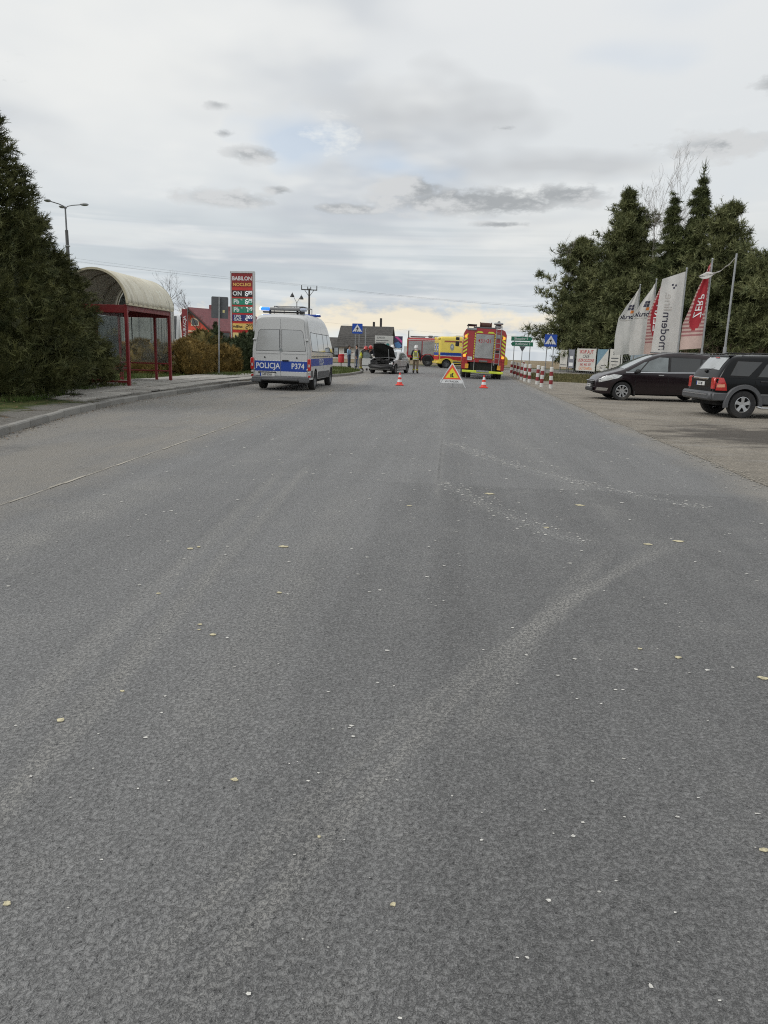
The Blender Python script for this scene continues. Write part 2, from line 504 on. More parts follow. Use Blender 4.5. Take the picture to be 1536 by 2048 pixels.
        er = q.ss(q.m('ADD', x, q.m('MULTIPLY', wob_, .7)), 3.3, 4.1)                  # dust creeping in from both edges
        e2 = q.ss(q.m('SUBTRACT', wob_, x), 3.5, 4.5)
        ed = q.m('MULTIPLY', q.m('MAXIMUM', er, e2), .75)
    else:
        ed = q.lin(q.ss(q.noise(q.vm('MULTIPLY', P, (1., .3, 1.)), .9, 5, .7), .35, .65), 0, 1, .15, .80)
        t = q.m('SUBTRACT', t, q.m('MULTIPLY', q.ss(q.noise(P, .7, 5, .7), .55, .7), .35))
        pale = joint = None
    base = q.vm('SCALE', tuple(tone), scale=q.m('MAXIMUM', q.m('ADD', 1., t), .25))
    base = q.mix(dust, base, tuple(c * k for c, k in zip(tone, (1.95, 1.9, 1.78))))
    if pale is not None: base = q.mix(pale, base, (.42, .42, .40))
    tan = q.vm('SCALE', (.255, .233, .196), scale=q.lin(q.m('ADD', grain, lump), .7, 1.3, .7, 1.3))
    base = q.mix(ed, base, tan)
    base = q.mix(q.m('MULTIPLY', pit, .92), base, (.020, .020, .020))
    if joint is not None: base = q.mix(joint, base, (.03, .03, .03))
    q.put(q.bsdf.inputs['Base Color'], base)
    q.bsdf.inputs['Roughness'].default_value = .72
    q.bsdf.inputs['Specular IOR Level'].default_value = .5
    q.bsdf.inputs['Sheen Weight'].default_value = .16      # dusty film seen at a low angle
    q.bsdf.inputs['Sheen Roughness'].default_value = .45
    b = q.n('ShaderNodeBump'); b.inputs['Strength'].default_value = 1.; b.inputs['Distance'].default_value = .016
    q.put(b.inputs['Height'], q.noise(P, 58, 3, .62, .35)); q.put(q.bsdf.inputs['Normal'], b.outputs[0])
    return m
M_ROAD = asphalt('asphalt', (.160, .160, .158), False)
M_BAY = asphalt('dusty_asphalt', (.20, .194, .182), True)

def gravelmat():
    m, q = newmat('gravel')
    q.flat = True
    P = q.obj
    x, y, z = q.sep(P)
    st = q.sep(q.vor(P, 42, 'F1', 1))[0]
    gr = q.noise(P, 120, 3, .7); big = q.noise(P, .6, 5, .6, .5); mid = q.noise(q.vm('MULTIPLY', P, (.5, 1.6, 1.)), 1.6, 5, .6)
    v = q.m('ADD', q.lin(big, .25, .75, .78, 1.18), q.m('ADD', q.m('MULTIPLY', q.m('SUBTRACT', st, .5), .5), q.m('MULTIPLY', q.m('SUBTRACT', gr, .5), .7)))
    c = q.vm('SCALE', (.270, .242, .200), scale=q.m('MAXIMUM', v, .2))
    c = q.mix(q.m('MULTIPLY', q.ss(mid, .52, .7), .45), c, (.30, .285, .26))
    # damp dark earth where the lot is worn through
    q2 = q.m('SQRT', q.m('ADD', q.m('POWER', q.m('DIVIDE', q.m('SUBTRACT', x, 7.0), 2.7), 2.), q.m('POWER', q.m('DIVIDE', q.m('SUBTRACT', y, q.m('ADD', 15.2, q.m('MULTIPLY', x, .20))), 2.1), 2.)))
    q2 = q.m('ADD', q2, q.m('MULTIPLY', q.m('SUBTRACT', q.noise(q.vm('MULTIPLY', P, (.6, 1.3, 1.)), 1.5, 6, .72), .5), 2.4))
    wet = q.m('SUBTRACT', 1., q.ss(q2, .45, 1.25))
    c = q.mix(q.m('MULTIPLY', wet, .9), c, q.vm('SCALE', (.062, .053, .044), scale=q.lin(gr, .3, .7, .6, 1.6)))
    w3 = q.m('MULTIPLY', q.ss(q.noise(q.vm('MULTIPLY', P, (.35, 1., 1.)), .9, 5, .65), .60, .70), .5)
    c = q.mix(w3, c, (.115, .10, .085))
    q.put(q.bsdf.inputs['Base Color'], c)
    q.bsdf.inputs['Roughness'].default_value = .92
    b = q.n('ShaderNodeBump'); b.inputs['Strength'].default_value = .8; b.inputs['Distance'].default_value = .02
    q.put(b.inputs['Height'], q.m('ADD', st, q.m('MULTIPLY', gr, .8))); q.put(q.bsdf.inputs['Normal'], b.outputs[0])
    return m
M_GRAVEL = gravelmat()

def soilmat():
    """grass and earth near the road, ploughed stubble beyond the crossroads"""
    m, q = newmat('earth_and_field')
    q.flat = True
    P = q.obj
    x, y, z = q.sep(P)
    n1 = q.noise(P, 1.3, 6, .65); n2 = q.noise(P, 14, 4, .7); n3 = q.noise(P, .05, 4, .6)
    grass = q.mix(q.ss(n1, .35, .7), (.045, .062, .020), (.120, .110, .055))
    grass = q.mix(q.m('MULTIPLY', q.ss(n2, .45, .7), .5), grass, (.07, .085, .03))
    fv = q.noise(q.vm('MULTIPLY', P, (.25, 1., 1.)), .9, 5, .7)
    field = q.mix(q.ss(fv, .32, .68), (.150, .112, .070), (.36, .285, .185))
    field = q.mix(q.m('MULTIPLY', q.ss(n3, .4, .65), .35), field, (.23, .20, .12))
    f = q.ss(q.m('ADD', y, q.m('MULTIPLY', q.m('SUBTRACT', n1, .5), 3.)), 82, 85)
    q.put(q.bsdf.inputs['Base Color'], q.mix(f, grass, field))
    q.bsdf.inputs['Roughness'].default_value = .95
    q.bsdf.inputs['Specular IOR Level'].default_value = .2
    b = q.n('ShaderNodeBump'); b.inputs['Strength'].default_value = 1.; b.inputs['Distance'].default_value = .08
    q.put(b.inputs['Height'], q.m('ADD', n2, n1)); q.put(q.bsdf.inputs['Normal'], b.outputs[0])
    return m
M_SOIL = soilmat()

def vergemat():
    """trodden dirt and grit by the kerb, turf farther back"""
    m, q = newmat('verge_earth')
    q.flat = True
    P = q.obj
    x, y, z = q.sep(P)
    n1 = q.noise(P, 1.1, 6, .65, .6); n2 = q.noise(P, 60, 3, .7); st = q.sep(q.vor(P, 55, 'F1', 1))[0]
    grit = q.vm('SCALE', (.225, .215, .195), scale=q.lin(q.m('ADD', q.m('MULTIPLY', n2, .7), q.m('MULTIPLY', st, .4)), .3, .9, .6, 1.35))
    earth = q.vm('SCALE', (.085, .072, .052), scale=q.lin(n2, .3, .7, .6, 1.5))
    turf = q.mix(q.ss(q.noise(P, 2.6, 5, .6), .35, .65), (.050, .075, .020), (.105, .115, .040))
    c = q.mix(q.ss(n1, .50, .66), grit, earth)
    back = q.m('ADD', q.m('MULTIPLY', x, -1.), q.m('MULTIPLY', q.m('SUBTRACT', n1, .5), 1.6))
    f = q.m('MAXIMUM', q.ss(back, 10.2, 10.8), q.ss(y, 37, 38.5))
    f = q.m('MAXIMUM', f, q.m('MULTIPLY', q.m('SUBTRACT', 1., q.ss(y, 17, 19)), q.ss(back, 8.6, 9.1)))
    c = q.mix(f, c, turf)
    q.put(q.bsdf.inputs['Base Color'], c)
    q.bsdf.inputs['Roughness'].default_value = .95
    q.bsdf.inputs['Specular IOR Level'].default_value = .2
    b = q.n('ShaderNodeBump'); b.inputs['Strength'].default_value = .9; b.inputs['Distance'].default_value = .03
    q.put(b.inputs['Height'], q.m('ADD', n2, q.m('MULTIPLY', n1, 2.))); q.put(q.bsdf.inputs['Normal'], b.outputs[0])
    return m
M_VERGE = vergemat()
M_CONC = mat('concrete', (.30, .292, .27), .9, 0, .22, 3., .5, 70, dirt=.35)
def stonemat(name, col):
    """concrete pieces, each with a tone of its own"""
    m, q = newmat(name)
    oi = q.n('ShaderNodeObjectInfo')
    geo = q.n('ShaderNodeNewGeometry').outputs['Position']
    n1 = q.noise(geo, 2.6, 5, .65); n2 = q.noise(geo, 45, 3, .7)
    v = q.m('ADD', q.lin(oi.outputs['Random'], 0, 1, .78, 1.12), q.m('ADD', q.m('MULTIPLY', q.m('SUBTRACT', n1, .5), .7), q.m('MULTIPLY', q.m('SUBTRACT', n2, .5), .6)))
    c = q.vm('SCALE', col, scale=v)
    c = q.mix(q.m('MULTIPLY', q.ss(n1, .55, .72), .5), c, (.10, .088, .066))
    q.put(q.bsdf.inputs['Base Color'], c); q.bsdf.inputs['Roughness'].default_value = .92
    b = q.n('ShaderNodeBump'); b.inputs['Strength'].default_value = .6; b.inputs['Distance'].default_value = .01
    q.put(b.inputs['Height'], n2); q.put(q.bsdf.inputs['Normal'], b.outputs[0])
    return m
M_SLAB = stonemat('paving_stone', (.36, .345, .315)); M_KERB = stonemat('kerb_stone_concrete', (.25, .243, .225))
# ---------------------------------------------------------------- ground
def crest(d): return -.035 if d < 168 else (-.035 - (d - 168) ** 2 * .0006 if d < 193 else -.41 - (d - 193) * .03)
g = MB()
rings = [0, 20, 45, 80, 120, 150, 168, 173, 178, 183, 188, 193, 230, 400, 900, 2000, 4000]
NS = 96
g.v = [(0, 0, -.035)]
for d in rings[1:]:
    for k in range(NS):
        a = 2 * PI * k / NS
        zz_ = crest(d) + (.45 * math.sin(a * 3 + 1) * max(0, min(1, (d - 90) / 60)) * .35 if d < 230 else 0)
        g.v.append((d * math.cos(a), d * math.sin(a), zz_))
for k in range(NS): g.f.append((0, 1 + k, 1 + (k + 1) % NS))
for i in range(len(rings) - 2):
    for k in range(NS):
        a, b = 1 + i * NS, 1 + (i + 1) * NS
        g.f.append((a + k, b + k, b + (k + 1) % NS, a + (k + 1) % NS))
g.mi = [0] * len(g.f)
tag(g.build('ground', M_SOIL, smooth=60), kind='structure')

def sheet(name, poly, z, m, kind='structure'):
    o = MB().flat(poly, (0, 0, z), (1, 0, 0), (0, 1, 0)).build(name, m)
    return tag(o, kind=kind)
KERB = [(-4.4, .5), (-5.2, 3.4), (-6.25, 7.4), (-7.34, 11.7), (-8.05, 15.3), (-8.45, 18.8), (-8.52, 22), (-8.4, 25), (-8.2, 29), (-7.85, 32.5), (-7.25, 36), (-6.55, 39.4), (-5.95, 42.2), (-5.62, 45), (-5.55, 47.8), (-5.75, 50.6), (-6.4, 53.6), (-7.8, 56.4), (-10.5, 58.6), (-15, 60), (-24, 60.8)]
def wob(a, b, n, amp, seed):
    r = random.Random(seed); o = []
    for i in range(n + 1):
        t = i / n
        o.append((a[0] + (b[0] - a[0]) * t + r.uniform(-amp, amp), a[1] + (b[1] - a[1]) * t))
    return o
edge_r = wob((4.32, -12), (3.95, 46), 70, .05, 3)
sheet('road', [(-4.27, -12)] + edge_r + [(3.95, 61), (-5.2, 61), (-4.9, 52), (-4.4, 46), (-4.27, 42)], .0, M_ROAD)
sheet('crossing_road', [(-90, 61), (90, 61), (90, 76.5), (-90, 76.5)], .0, M_ROAD)
sheet('bus_bay', [(-4.2, -12), (-4.2, 42), (-4.33, 46), (-4.83, 52), (-5.1, 60.99), (-24, 60.99)] + KERB[::-1] + [(-4.6, -12)], -.004, M_BAY)
sheet('parking_lot', [(24, -12), (40, 20), (30, 43), (14, 42.6), (9, 42.4), (5.3, 44.6), (4.9, 52), (4.9, 60.9), (3.9, 60.9)] + [(x - .05, y) for x, y in edge_r[::-1]], .005, M_GRAVEL)
# crumbly pale rim where gravel meets asphalt, and the joint between road and bus bay
M_RIM = mat('dusty_rim', (.33, .305, .255), .95, 0, .35, 9, .6, 60)
r = MB()
rr_ = random.Random(5)
for i in range(4200):
    y0 = 4 + 40 * (i / 4200) ** 1.2
    xe = 4.32 - (y0 + 12) / 58 * .37
    x0 = xe - .02 + rr_.gauss(0, .11)
    n = 6; rad = rr_.uniform(.004, .016)
    r.add([(x0 + rad * math.cos(2 * PI * k / n) * rr_.uniform(.5, 1.2), y0 + rad * 1.8 * math.sin(2 * PI * k / n) * rr_.uniform(.6, 1.3), .009 + .0006 * (i % 7)) for k in range(n)], [tuple(range(n))])
tag(r.build('road_edge_crumbs', M_RIM, fix=False), kind='stuff')
r = MB()
for i in range(150):
    y0 = 2 + i * .27; wd = rr_.uniform(.006, .022)
    x0 = -4.28 + rr_.uniform(-.012, .012) - (0 if y0 < 42 else (y0 - 42) * .03)
    r.add([(x0 - wd, y0, .006), (x0 + wd, y0, .006), (x0 + wd * .8, y0 + .275, .006), (x0 - wd * .8, y0 + .275, .006)], [(0, 1, 2, 3)])
tag(r.build('road_joint', mat('joint_sand', (.36, .335, .285), .95, 0, .3, 1.5), fix=False), kind='structure')

# kerb: one stone after the other along the line
def walk(pts, step):
    out_ = []; acc = 0.; P0 = Vector((*pts[0], 0)); i = 0; cur = P0.copy()
    pts = [Vector((*p, 0)) for p in pts]
    res = [cur.copy()]; need = step
    for a, b in zip(pts, pts[1:]):
        d = (b - a).length; pos = 0.
        while d - pos >= need:
            pos += need; res.append(a + (b - a) * (pos / d)); need = step
        need -= (d - pos)
    return res
kerb_root = thing('kerb', 'row of weathered concrete kerb stones curving along the bus bay', 'kerb')
st = MB().box((0, 0, -.015), (.16, .985, .29), b=.022).mesh('kerb_stone', M_KERB, 30)
wk = walk(KERB[1:19], 1.0)
for a, b in zip(wk, wk[1:]):
    o = link('kerb_stone', st, kerb_root)
    mid_ = (a + b) / 2; d = b - a
    o.location = (mid_.x - .08, mid_.y, rr_.uniform(-.012, .008))
    o.rotation_euler = (rr_.uniform(-.006, .006), rr_.uniform(-.02, .02), math.atan2(-d.x, d.y) + rr_.uniform(-.008, .008))
# ground behind the kerb
vg = MB()
offs = [(.13, .115), (.6, .13), (1.4, .165), (2.4, .19), (5, .2), (12, .2), (30, .1)]
fine = walk(KERB, 1.0)
for i, p in enumerate(fine):
    a, b = fine[max(i - 1, 0)], fine[min(i + 1, len(fine) - 1)]
    t = (b - a).normalized()
    for oy, oz in offs:
        k = min(1., oy / 5)
        nx = (-t.y * (1 - k) + -1 * k); ny = (t.x * (1 - k))
        L = math.hypot(nx, ny)
        yy = p.y + ny / L * oy
        vg.v.append((p.x + nx / L * oy, min(yy, 60.4), oz * (1 if yy < 48 else max(.25, 1 - (yy - 48) / 14)) + rr_.uniform(-.012, .012)))
n = len(offs)
for i in range(len(fine) - 1):
    for k in range(n - 1):
        vg.f.append((i * n + k, (i + 1) * n + k, (i + 1) * n + k + 1, i * n + k + 1))
vg.mi = [0] * len(vg.f)
tag(vg.build('verge', M_VERGE, smooth=60), kind='structure')
# paving slabs in front of and beside the shelter
pav = thing('pavement', 'strip of worn concrete paving slabs between kerb and bus shelter', 'pavement')
pav['kind'] = 'structure'
del pav['label'], pav['category']
sm = [MB().box((0, 0, 0), (.69, .69, .06), b=.012).mesh('paving_slab', M_SLAB, 30)]
for i in range(4):
    for j in range(28):
        x0 = -9.15 - i * .70; y0 = 17.2 + j * .70
        xs = x0 + (0 if y0 < 27 else (y0 - 27) * .085)
        if y0 < 19.5 and rr_.random() < .45: continue
        o = link('paving_slab', sm[0], pav)
        zz_ = .13 + min(.06, .035 * (i + .6))
        o.location = (xs + rr_.uniform(-.006, .006), y0 + rr_.uniform(-.006, .006), zz_ + rr_.uniform(-.008, .008))
        o.rotation_euler = (rr_.uniform(-.012, .012), rr_.uniform(-.012, .012), rr_.uniform(-.01, .01) - (.085 if y0 > 27 else 0))

# ---------------------------------------------------------------- grass (stuff)
def blademat(name, a, b):
    m, q = newmat(name)
    n1 = q.noise(q.obj, 1.2, 4, .6); n2 = q.noise(q.obj, 25, 2, .7)
    q.put(q.bsdf.inputs['Base Color'], q.mix(q.ss(q.m('ADD', q.m('MULTIPLY', n1, .6), q.m('MULTIPLY', n2, .4)), .38, .62), a, b))
    q.bsdf.inputs['Roughness'].default_value = .75
    q.bsdf.inputs['Specular IOR Level'].default_value = .25
    return m
M_BLADE = blademat('grass_blades', (.055, .095, .018), (.120, .130, .045))
M_DRY = blademat('dry_grass', (.085, .090, .030), (.200, .170, .085))
def blades(name, pts, zf, hmin, hmax, m, wd=.012):
    pts = np.asarray(pts); N = len(pts)
    h = rng.uniform(hmin, hmax, N); a = rng.uniform(0, 2 * PI, N); ln = rng.normal(0, .35, (N, 2))
    ww = wd * rng.uniform(.6, 1.6, N)
    z0 = np.array([zf(x, y) for x, y in pts])
    V = np.zeros((N * 3, 3))
    V[0::3] = np.c_[pts[:, 0] - np.cos(a) * ww, pts[:, 1] - np.sin(a) * ww, z0 - .01]
    V[1::3] = np.c_[pts[:, 0] + np.cos(a) * ww, pts[:, 1] + np.sin(a) * ww, z0 - .01]
    V[2::3] = np.c_[pts[:, 0] + ln[:, 0] * h, pts[:, 1] + ln[:, 1] * h, z0 + h]
    T = np.arange(N * 3).reshape(-1, 3)
    return tag(link(name, np_mesh(name, V, T, m)), kind='stuff')
def clumps(n, area, k, spread):
    out_ = []
    for _ in range(n):
        c = area()
        if c is None: continue
        for _ in range(k): out_.append((c[0] + random.gauss(0, spread), c[1] + random.gauss(0, spread)))
    return out_
U = random.uniform
def kx(y):
    for (xa, ya), (xb, yb) in zip(KERB, KERB[1:]):
        if ya <= y <= yb: return xa + (xb - xa) * (y - ya) / (yb - ya)
    return -8
def a1():
    y = U(14, 24); return (U(-11.8, -9.6 if y < 19 else -10.2), y)
def a2():
    y = U(23, 41); return (U(-17, -11.7), y)
def a2b():
    y = U(33, 42); return (U(-11, kx(y) - 2.0), y)
def a3():
    y = U(40.5, 56); x = U(-13, kx(y) - .3); return (x, y)
blades('grass_under_hedge', clumps(420, a1, 14, .07), lambda x, y: .19, .04, .13, M_BLADE)
blades('grass_behind_pavement', clumps(1500, a2, 9, .16) + clumps(380, a2b, 9, .14), lambda x, y: .19, .04, .14, M_BLADE, .018)
blades('grass_island', clumps(1700, a3, 9, .16), lambda x, y: .12, .04, .13, M_BLADE, .02)
def a4():
    y = U(43, 62); x = U(5.2, 20); return (x, y) if y > 44.5 or x > 8 else None
blades('grass_roadside', clumps(2600, a4, 9, .16), lambda x, y: -.03, .05, .16, M_DRY, .022)

# sand, grit and leaf litter washed into the gutter and under the hedge
M_GRIT = mat('gutter_grit', (.25, .22, .175), .95, 0, .5, 60); M_LITTER = mat('leaf_litter', (.14, .085, .045), .9, 0, .5, 25)
gg, gl_ = MB(), MB()
def fleck(mb, x, y, z, s_):
    n = 5; a0 = U(0, 6)
    mb.add([(x + s_ * math.cos(a0 + 2 * PI * k / n) * U(.5, 1.2), y + s_ * math.sin(a0 + 2 * PI * k / n) * U(.5, 1.2), z + U(0, .012)) for k in range(n)], [tuple(range(n))])
for _ in range(2600):
    y = U(6, 44); fleck(gg, kx(y) + .02 + abs(random.gauss(0, .16)), y, .001, U(.006, .02))
for _ in range(700):
    y = U(8, 24); fleck(gl_, kx(y) + .03 + abs(random.gauss(0, .12)) if random.random() < .25 else kx(y) - U(.3, 2.2), y, .0 if False else .02, U(.012, .035))
for o_, nm, m_ in ((gg, 'gutter_grit', M_GRIT),): tag(o_.build(nm, m_, fix=False), kind='stuff')
gl_.v = [(x, y, z + (.135 + .03 * min(2., kx(min(max(y, 1), 55)) - x) if x < kx(min(max(y, 1), 55)) - .05 else -.018)) for x, y, z in gl_.v]
tag(gl_.build('leaf_litter', M_LITTER, fix=False), kind='stuff')
# ---------------------------------------------------------------- bits lying on the asphalt
M_LEAF = mat('pale_leaf', (.52, .47, .31), .8, 0, .35, 60)
M_CHIP = mat('pale_chip', (.58, .57, .53), .85, 0, .3, 50)
leaf_spots = [(-1.27, 5.76, .045), (-1.98, 5.56, .035), (-1.93, 5.62, .02), (-1.59, 2.8, .021), (-.73, 2.46, .015), (2.1, 6.61, .05), (1.68, 3.71, .03), (1.13, 4.01, .017), (1.31, 3.92, .021), (-1.81, 4.47, .018), (-1.25, 3.84, .02),
              (-.36, 2.17, .009), (-.09, 1.89, .012), (-1.2, 1.76, .014), (1.12, 2.29, .017), (-1.37, 3.98, .018), (1.79, 6.44, .04), (.53, 8.48, .06), (-1.45, 3.1, .012), (1.47, 8.04, .055), (-1.05, 4.62, .02), (-1.35, 3.9, .012), (.98, 6.9, .03), (-.35, 7.6, .03)]
for x, y, s_ in leaf_spots:
    n = 9; r1 = random.Random(int(x * 1000 + y))
    a0 = r1.uniform(0, 6)
    top_ = [(x + s_ * math.cos(a0 + 2 * PI * k / n) * r1.uniform(.45, 1.15), y + s_ * r1.uniform(.6, .9) * math.sin(a0 + 2 * PI * k / n) * r1.uniform(.65, 1.1)) for k in range(n)]
    o = MB().prism(top_, (0, 0, .003), (1, 0, 0), (0, 1, 0), (0, 0, .0025)).build('fallen_leaf', M_LEAF)
    tag(o, 'small pale yellow leaf scrap flattened on the dark asphalt', 'leaf', 'leaf scraps on the asphalt')
c = MB()
def chip(x, y, s_):
    n = 5; a0 = U(0, 6); e = U(.4, 1.)
    c.add([(x + s_ * math.cos(a0 + 2 * PI * k / n) * U(.5, 1.2), y + s_ * e * math.sin(a0 + 2 * PI * k / n) * U(.5, 1.2), .0035) for k in range(n)], [tuple(range(n))])
for _ in range(2600):
    y = 1.2 + 38 * random.random() ** 1.5
    x = U(-4.1, 4.1)
    chip(x, y, min(.032, U(.002, .006) + .0030 * y * random.random() ** 3.2))
for _ in range(260):       # crumbs dragged out along the scratched arc
    y = U(8.2, 13.2); x = -3.15 + 36 / (y - 2.2) + random.gauss(0, .12)
    chip(x, y, U(.008, .03))
for _ in range(150):
    y = U(6.4, 9.2); x = -2.45 + 21 / (y - .6) + random.gauss(0, .13)
    chip(x, y, U(.007, .024))
tag(c.build('pale_chips', M_CHIP, fix=False), kind='stuff')
# ---------------------------------------------------------------- vehicle toolkit (local frame: +x forward, +y left, z up)
def lerp(pts, x):
    if x <= pts[0][0]: return pts[0][1]
    for (a, b), (c, d) in zip(pts, pts[1:]):
        if x <= c: return b + (d - b) * ((x - a) / (c - a) if c > a else 0)
    return pts[-1][1]
class Body:
    def __init__(s, top, bot, plan, belt, tumble, arches, rtop=.10, crown=.03, low=.05, smooth=.06, flare=.0):
        s.top, s.bot, s.plan, s.belt, s.tumble, s.arches = top, bot, plan, belt, tumble, arches
        s.rtop, s.crown, s.low, s.sm, s.flare = rtop, crown, low, smooth, flare
        s.x0, s.x1 = top[0][0], top[-1][0]
    def zt(s, x):
        w_ = s.sm
        return sum(lerp(s.top, min(max(x + k * w_ / 2, s.x0), s.x1)) for k in (-2, -1, 0, 1, 2)) / 5
    def zb(s, x):
        z = lerp(s.bot, x)
        for ax, ar, az_ in s.arches:
            d = abs(x - ax)
            if d < ar: z = max(z, az_ + math.sqrt(ar * ar - d * d))
        return min(z, s.zt(x) - .02)
    def hw(s, x, z):
        p = lerp(s.plan, x)
        b = s.belt
        if z > b: y = p - s.tumble * (z - b) ** 1.08
        else: y = p - s.low * ((b - z) / b) ** 2
        if s.flare:
            for ax, ar, az_ in s.arches:
                d = math.hypot(x - ax, z - az_)
                if ar <= d < ar + .16: y += s.flare * (1 - ((d - ar) / .16) ** 2)
        zt = s.zt(x); r = min(s.rtop, (zt - s.zb(x)) * .5)
        if z > zt - r:
            t = min(1., (z - (zt - r)) / r)
            y -= r * (1 - math.sqrt(max(0., 1 - t * t)))
        return max(y, .02)
    def mesh(s, name, mats, n=64, cut=None):
        xs = set(s.x0 + (s.x1 - s.x0) * i / n for i in range(n + 1))
        for ax, ar, _ in s.arches:
            for k in range(13): xs.add(ax - ar * math.cos(PI * k / 12))
        xs = sorted(x for x in xs if s.x0 <= x <= s.x1)
        fr = [0, .06, .14, .24, .36, .48, .6, .7, .8, .88, .94, .975, 1]
        tops = [.75, .4, 0, -.4, -.75]
        mb = MB(); W_ = 2 * len(fr) + len(tops)
        for x in xs:
            a, b = s.zb(x), s.zt(x)
            ring = [(s.hw(x, a + (b - a) * f), a + (b - a) * f) for f in fr]
            yt = ring[-1][0]
            left = ring; right = [(-y, z) for y, z in ring[::-1]]
            mid_ = [(yt * t, b + s.crown * (1 - t * t) * min(1, yt)) for t in tops]
            mb.v += [(x, y, z) for y, z in left + mid_ + right]
        for i in range(len(xs) - 1):
            for k in range(W_ - 1):
                mb.f.append((i * W_ + k, (i + 1) * W_ + k, (i + 1) * W_ + k + 1, i * W_ + k + 1))
            mb.f.append((i * W_ + W_ - 1, (i + 1) * W_ + W_ - 1, (i + 1) * W_, i * W_))
        L = len(xs) - 1
        mb.f.append(tuple(range(W_))); mb.f.append(tuple(L * W_ + k for k in range(W_)))
        mb.mi = [0] * len(mb.f)
        if cut:
            keep = [i for i, f in enumerate(mb.f) if not cut(sum((Vector(mb.v[k]) for k in f), Vector()) / len(f))]
            mb.f = [mb.f[i] for i in keep]; mb.mi = [0] * len(mb.f)
        return mb.mesh(name, mats, 35)
    def side(s, poly, off=.006, sd=1, step=.14):
        """polygon in side view (x,z) wrapped onto the flank sd (+1 left, -1 right)"""
        bm = bmesh.new()
        bm.faces.new([bm.verts.new((x, z, 0)) for x, z in poly])
        for ax in (0, 1):
            lo = min(p[ax] for p in poly); hi = max(p[ax] for p in poly)
            k = int((hi - lo) / step)
            for i in range(1, k + 1):
                v = lo + (hi - lo) * i / (k + 1)
                pc = (v, 0, 0) if ax == 0 else (0, v, 0); pn = (1, 0, 0) if ax == 0 else (0, 1, 0)
                bmesh.ops.bisect_plane(bm, geom=bm.verts[:] + bm.edges[:] + bm.faces[:], plane_co=pc, plane_no=pn)
        bm.verts.index_update()
        mb = MB()
        mb.add([(v.co.x, sd * (s.hw(v.co.x, v.co.y) + off), v.co.y) for v in bm.verts], [tuple(v.index for v in f.verts) for f in bm.faces])
        bm.free()
        return mb
    def over(s, x0, x1, t0, t1, t0b=None, t1b=None, off=.006, n=10, m=8):
        """patch on the upper surface between stations x0..x1 and width fractions t"""
        mb = MB()
        t0b = t0 if t0b is None else t0b; t1b = t1 if t1b is None else t1b
        for i in range(n + 1):
            k = i / n; x = x0 + (x1 - x0) * k
            z = s.zt(x); e = .02
            sl = (s.zt(min(x + e, s.x1)) - s.zt(max(x - e, s.x0))) / (2 * e)
            L = math.hypot(1, sl); nx, nz = -sl / L, 1 / L
            yt = s.hw(x, z)
            a, b = t0 + (t0b - t0) * k, t1 + (t1b - t1) * k
            for j in range(m + 1):
                t = a + (b - a) * j / m
                mb.v.append((x + nx * off, yt * t, z + s.crown * (1 - t * t) * min(1, yt) + nz * off))
        for i in range(n):
            for j in range(m): mb.f.append((i * (m + 1) + j, (i + 1) * (m + 1) + j, (i + 1) * (m + 1) + j + 1, i * (m + 1) + j + 1))
        mb.mi = [0] * len(mb.f)
        return mb
M_TYRE = mat('tyre_rubber', (.022, .022, .023), .85, 0, .2, 12, .3, 80, dirt=.35)
M_ALLOY = mat('alloy', (.55, .56, .57), .35, .85, .08, 8)
M_STEEL = mat('steel_grey', (.20, .205, .21), .5, .6, .12, 8, dirt=.3)
M_GALV = mat('galvanised', (.34, .35, .355), .5, .55, .12, 9)
M_BLACK = mat('black_plastic', (.022, .022, .023), .6, 0, .2, 10, dirt=.12)
M_DGREY = mat('grey_plastic', (.095, .098, .103), .6, 0, .12, 10, dirt=.15)
M_RUB = mat('underbody_black', (.012, .012, .012), .9, 0, .2, 6)
M_GLASS = mat('dark_glass', (.018, .021, .022), .06, 0, .15, 2, coat=.5, spec=.7)
M_GLASS2 = mat('pale_glass', (.16, .185, .19), .07, 0, .2, 2, coat=.5, spec=.7)  # pale base colour stands in for reflected sky and see-through light
M_CHROME = mat('chrome', (.62, .63, .64), .15, 1., .04, 8)
M_WHITE = mat('white_paint', (.74, .74, .72), .45, 0, .05, 4, dirt=.2)
M_RED = paint('red_paint', (.36, .018, .022))
M_LAMPR = mat('red_lens', (.45, .02, .018), .15, 0, .2, 14, coat=.8)
M_LAMPO = mat('amber_lens', (.75, .24, .03), .2, 0, .15, 14, coat=.6)
M_LAMPW = mat('clear_lens', (.62, .63, .62), .12, .3, .3, 25, coat=.8)
M_FLUO = mat('fluorescent_yellow', (.62, .72, .06), .45, 0, .08, 6, dirt=.15)
M_BLUE = mat('blue_vinyl', (.012, .055, .33), .4, 0, .08, 4, dirt=.15)
M_PLATE = mat('plate_white', (.66, .66, .64), .4, 0, .06, 10)
M_INK = mat('black_ink', (.015, .015, .016), .6, 0, .1, 10)
M_PRINTW = mat('white_print', (.72, .73, .73), .5, 0, .05, 10)
M_PRINTR = mat('red_print', (.42, .02, .03), .5, 0, .08, 10)

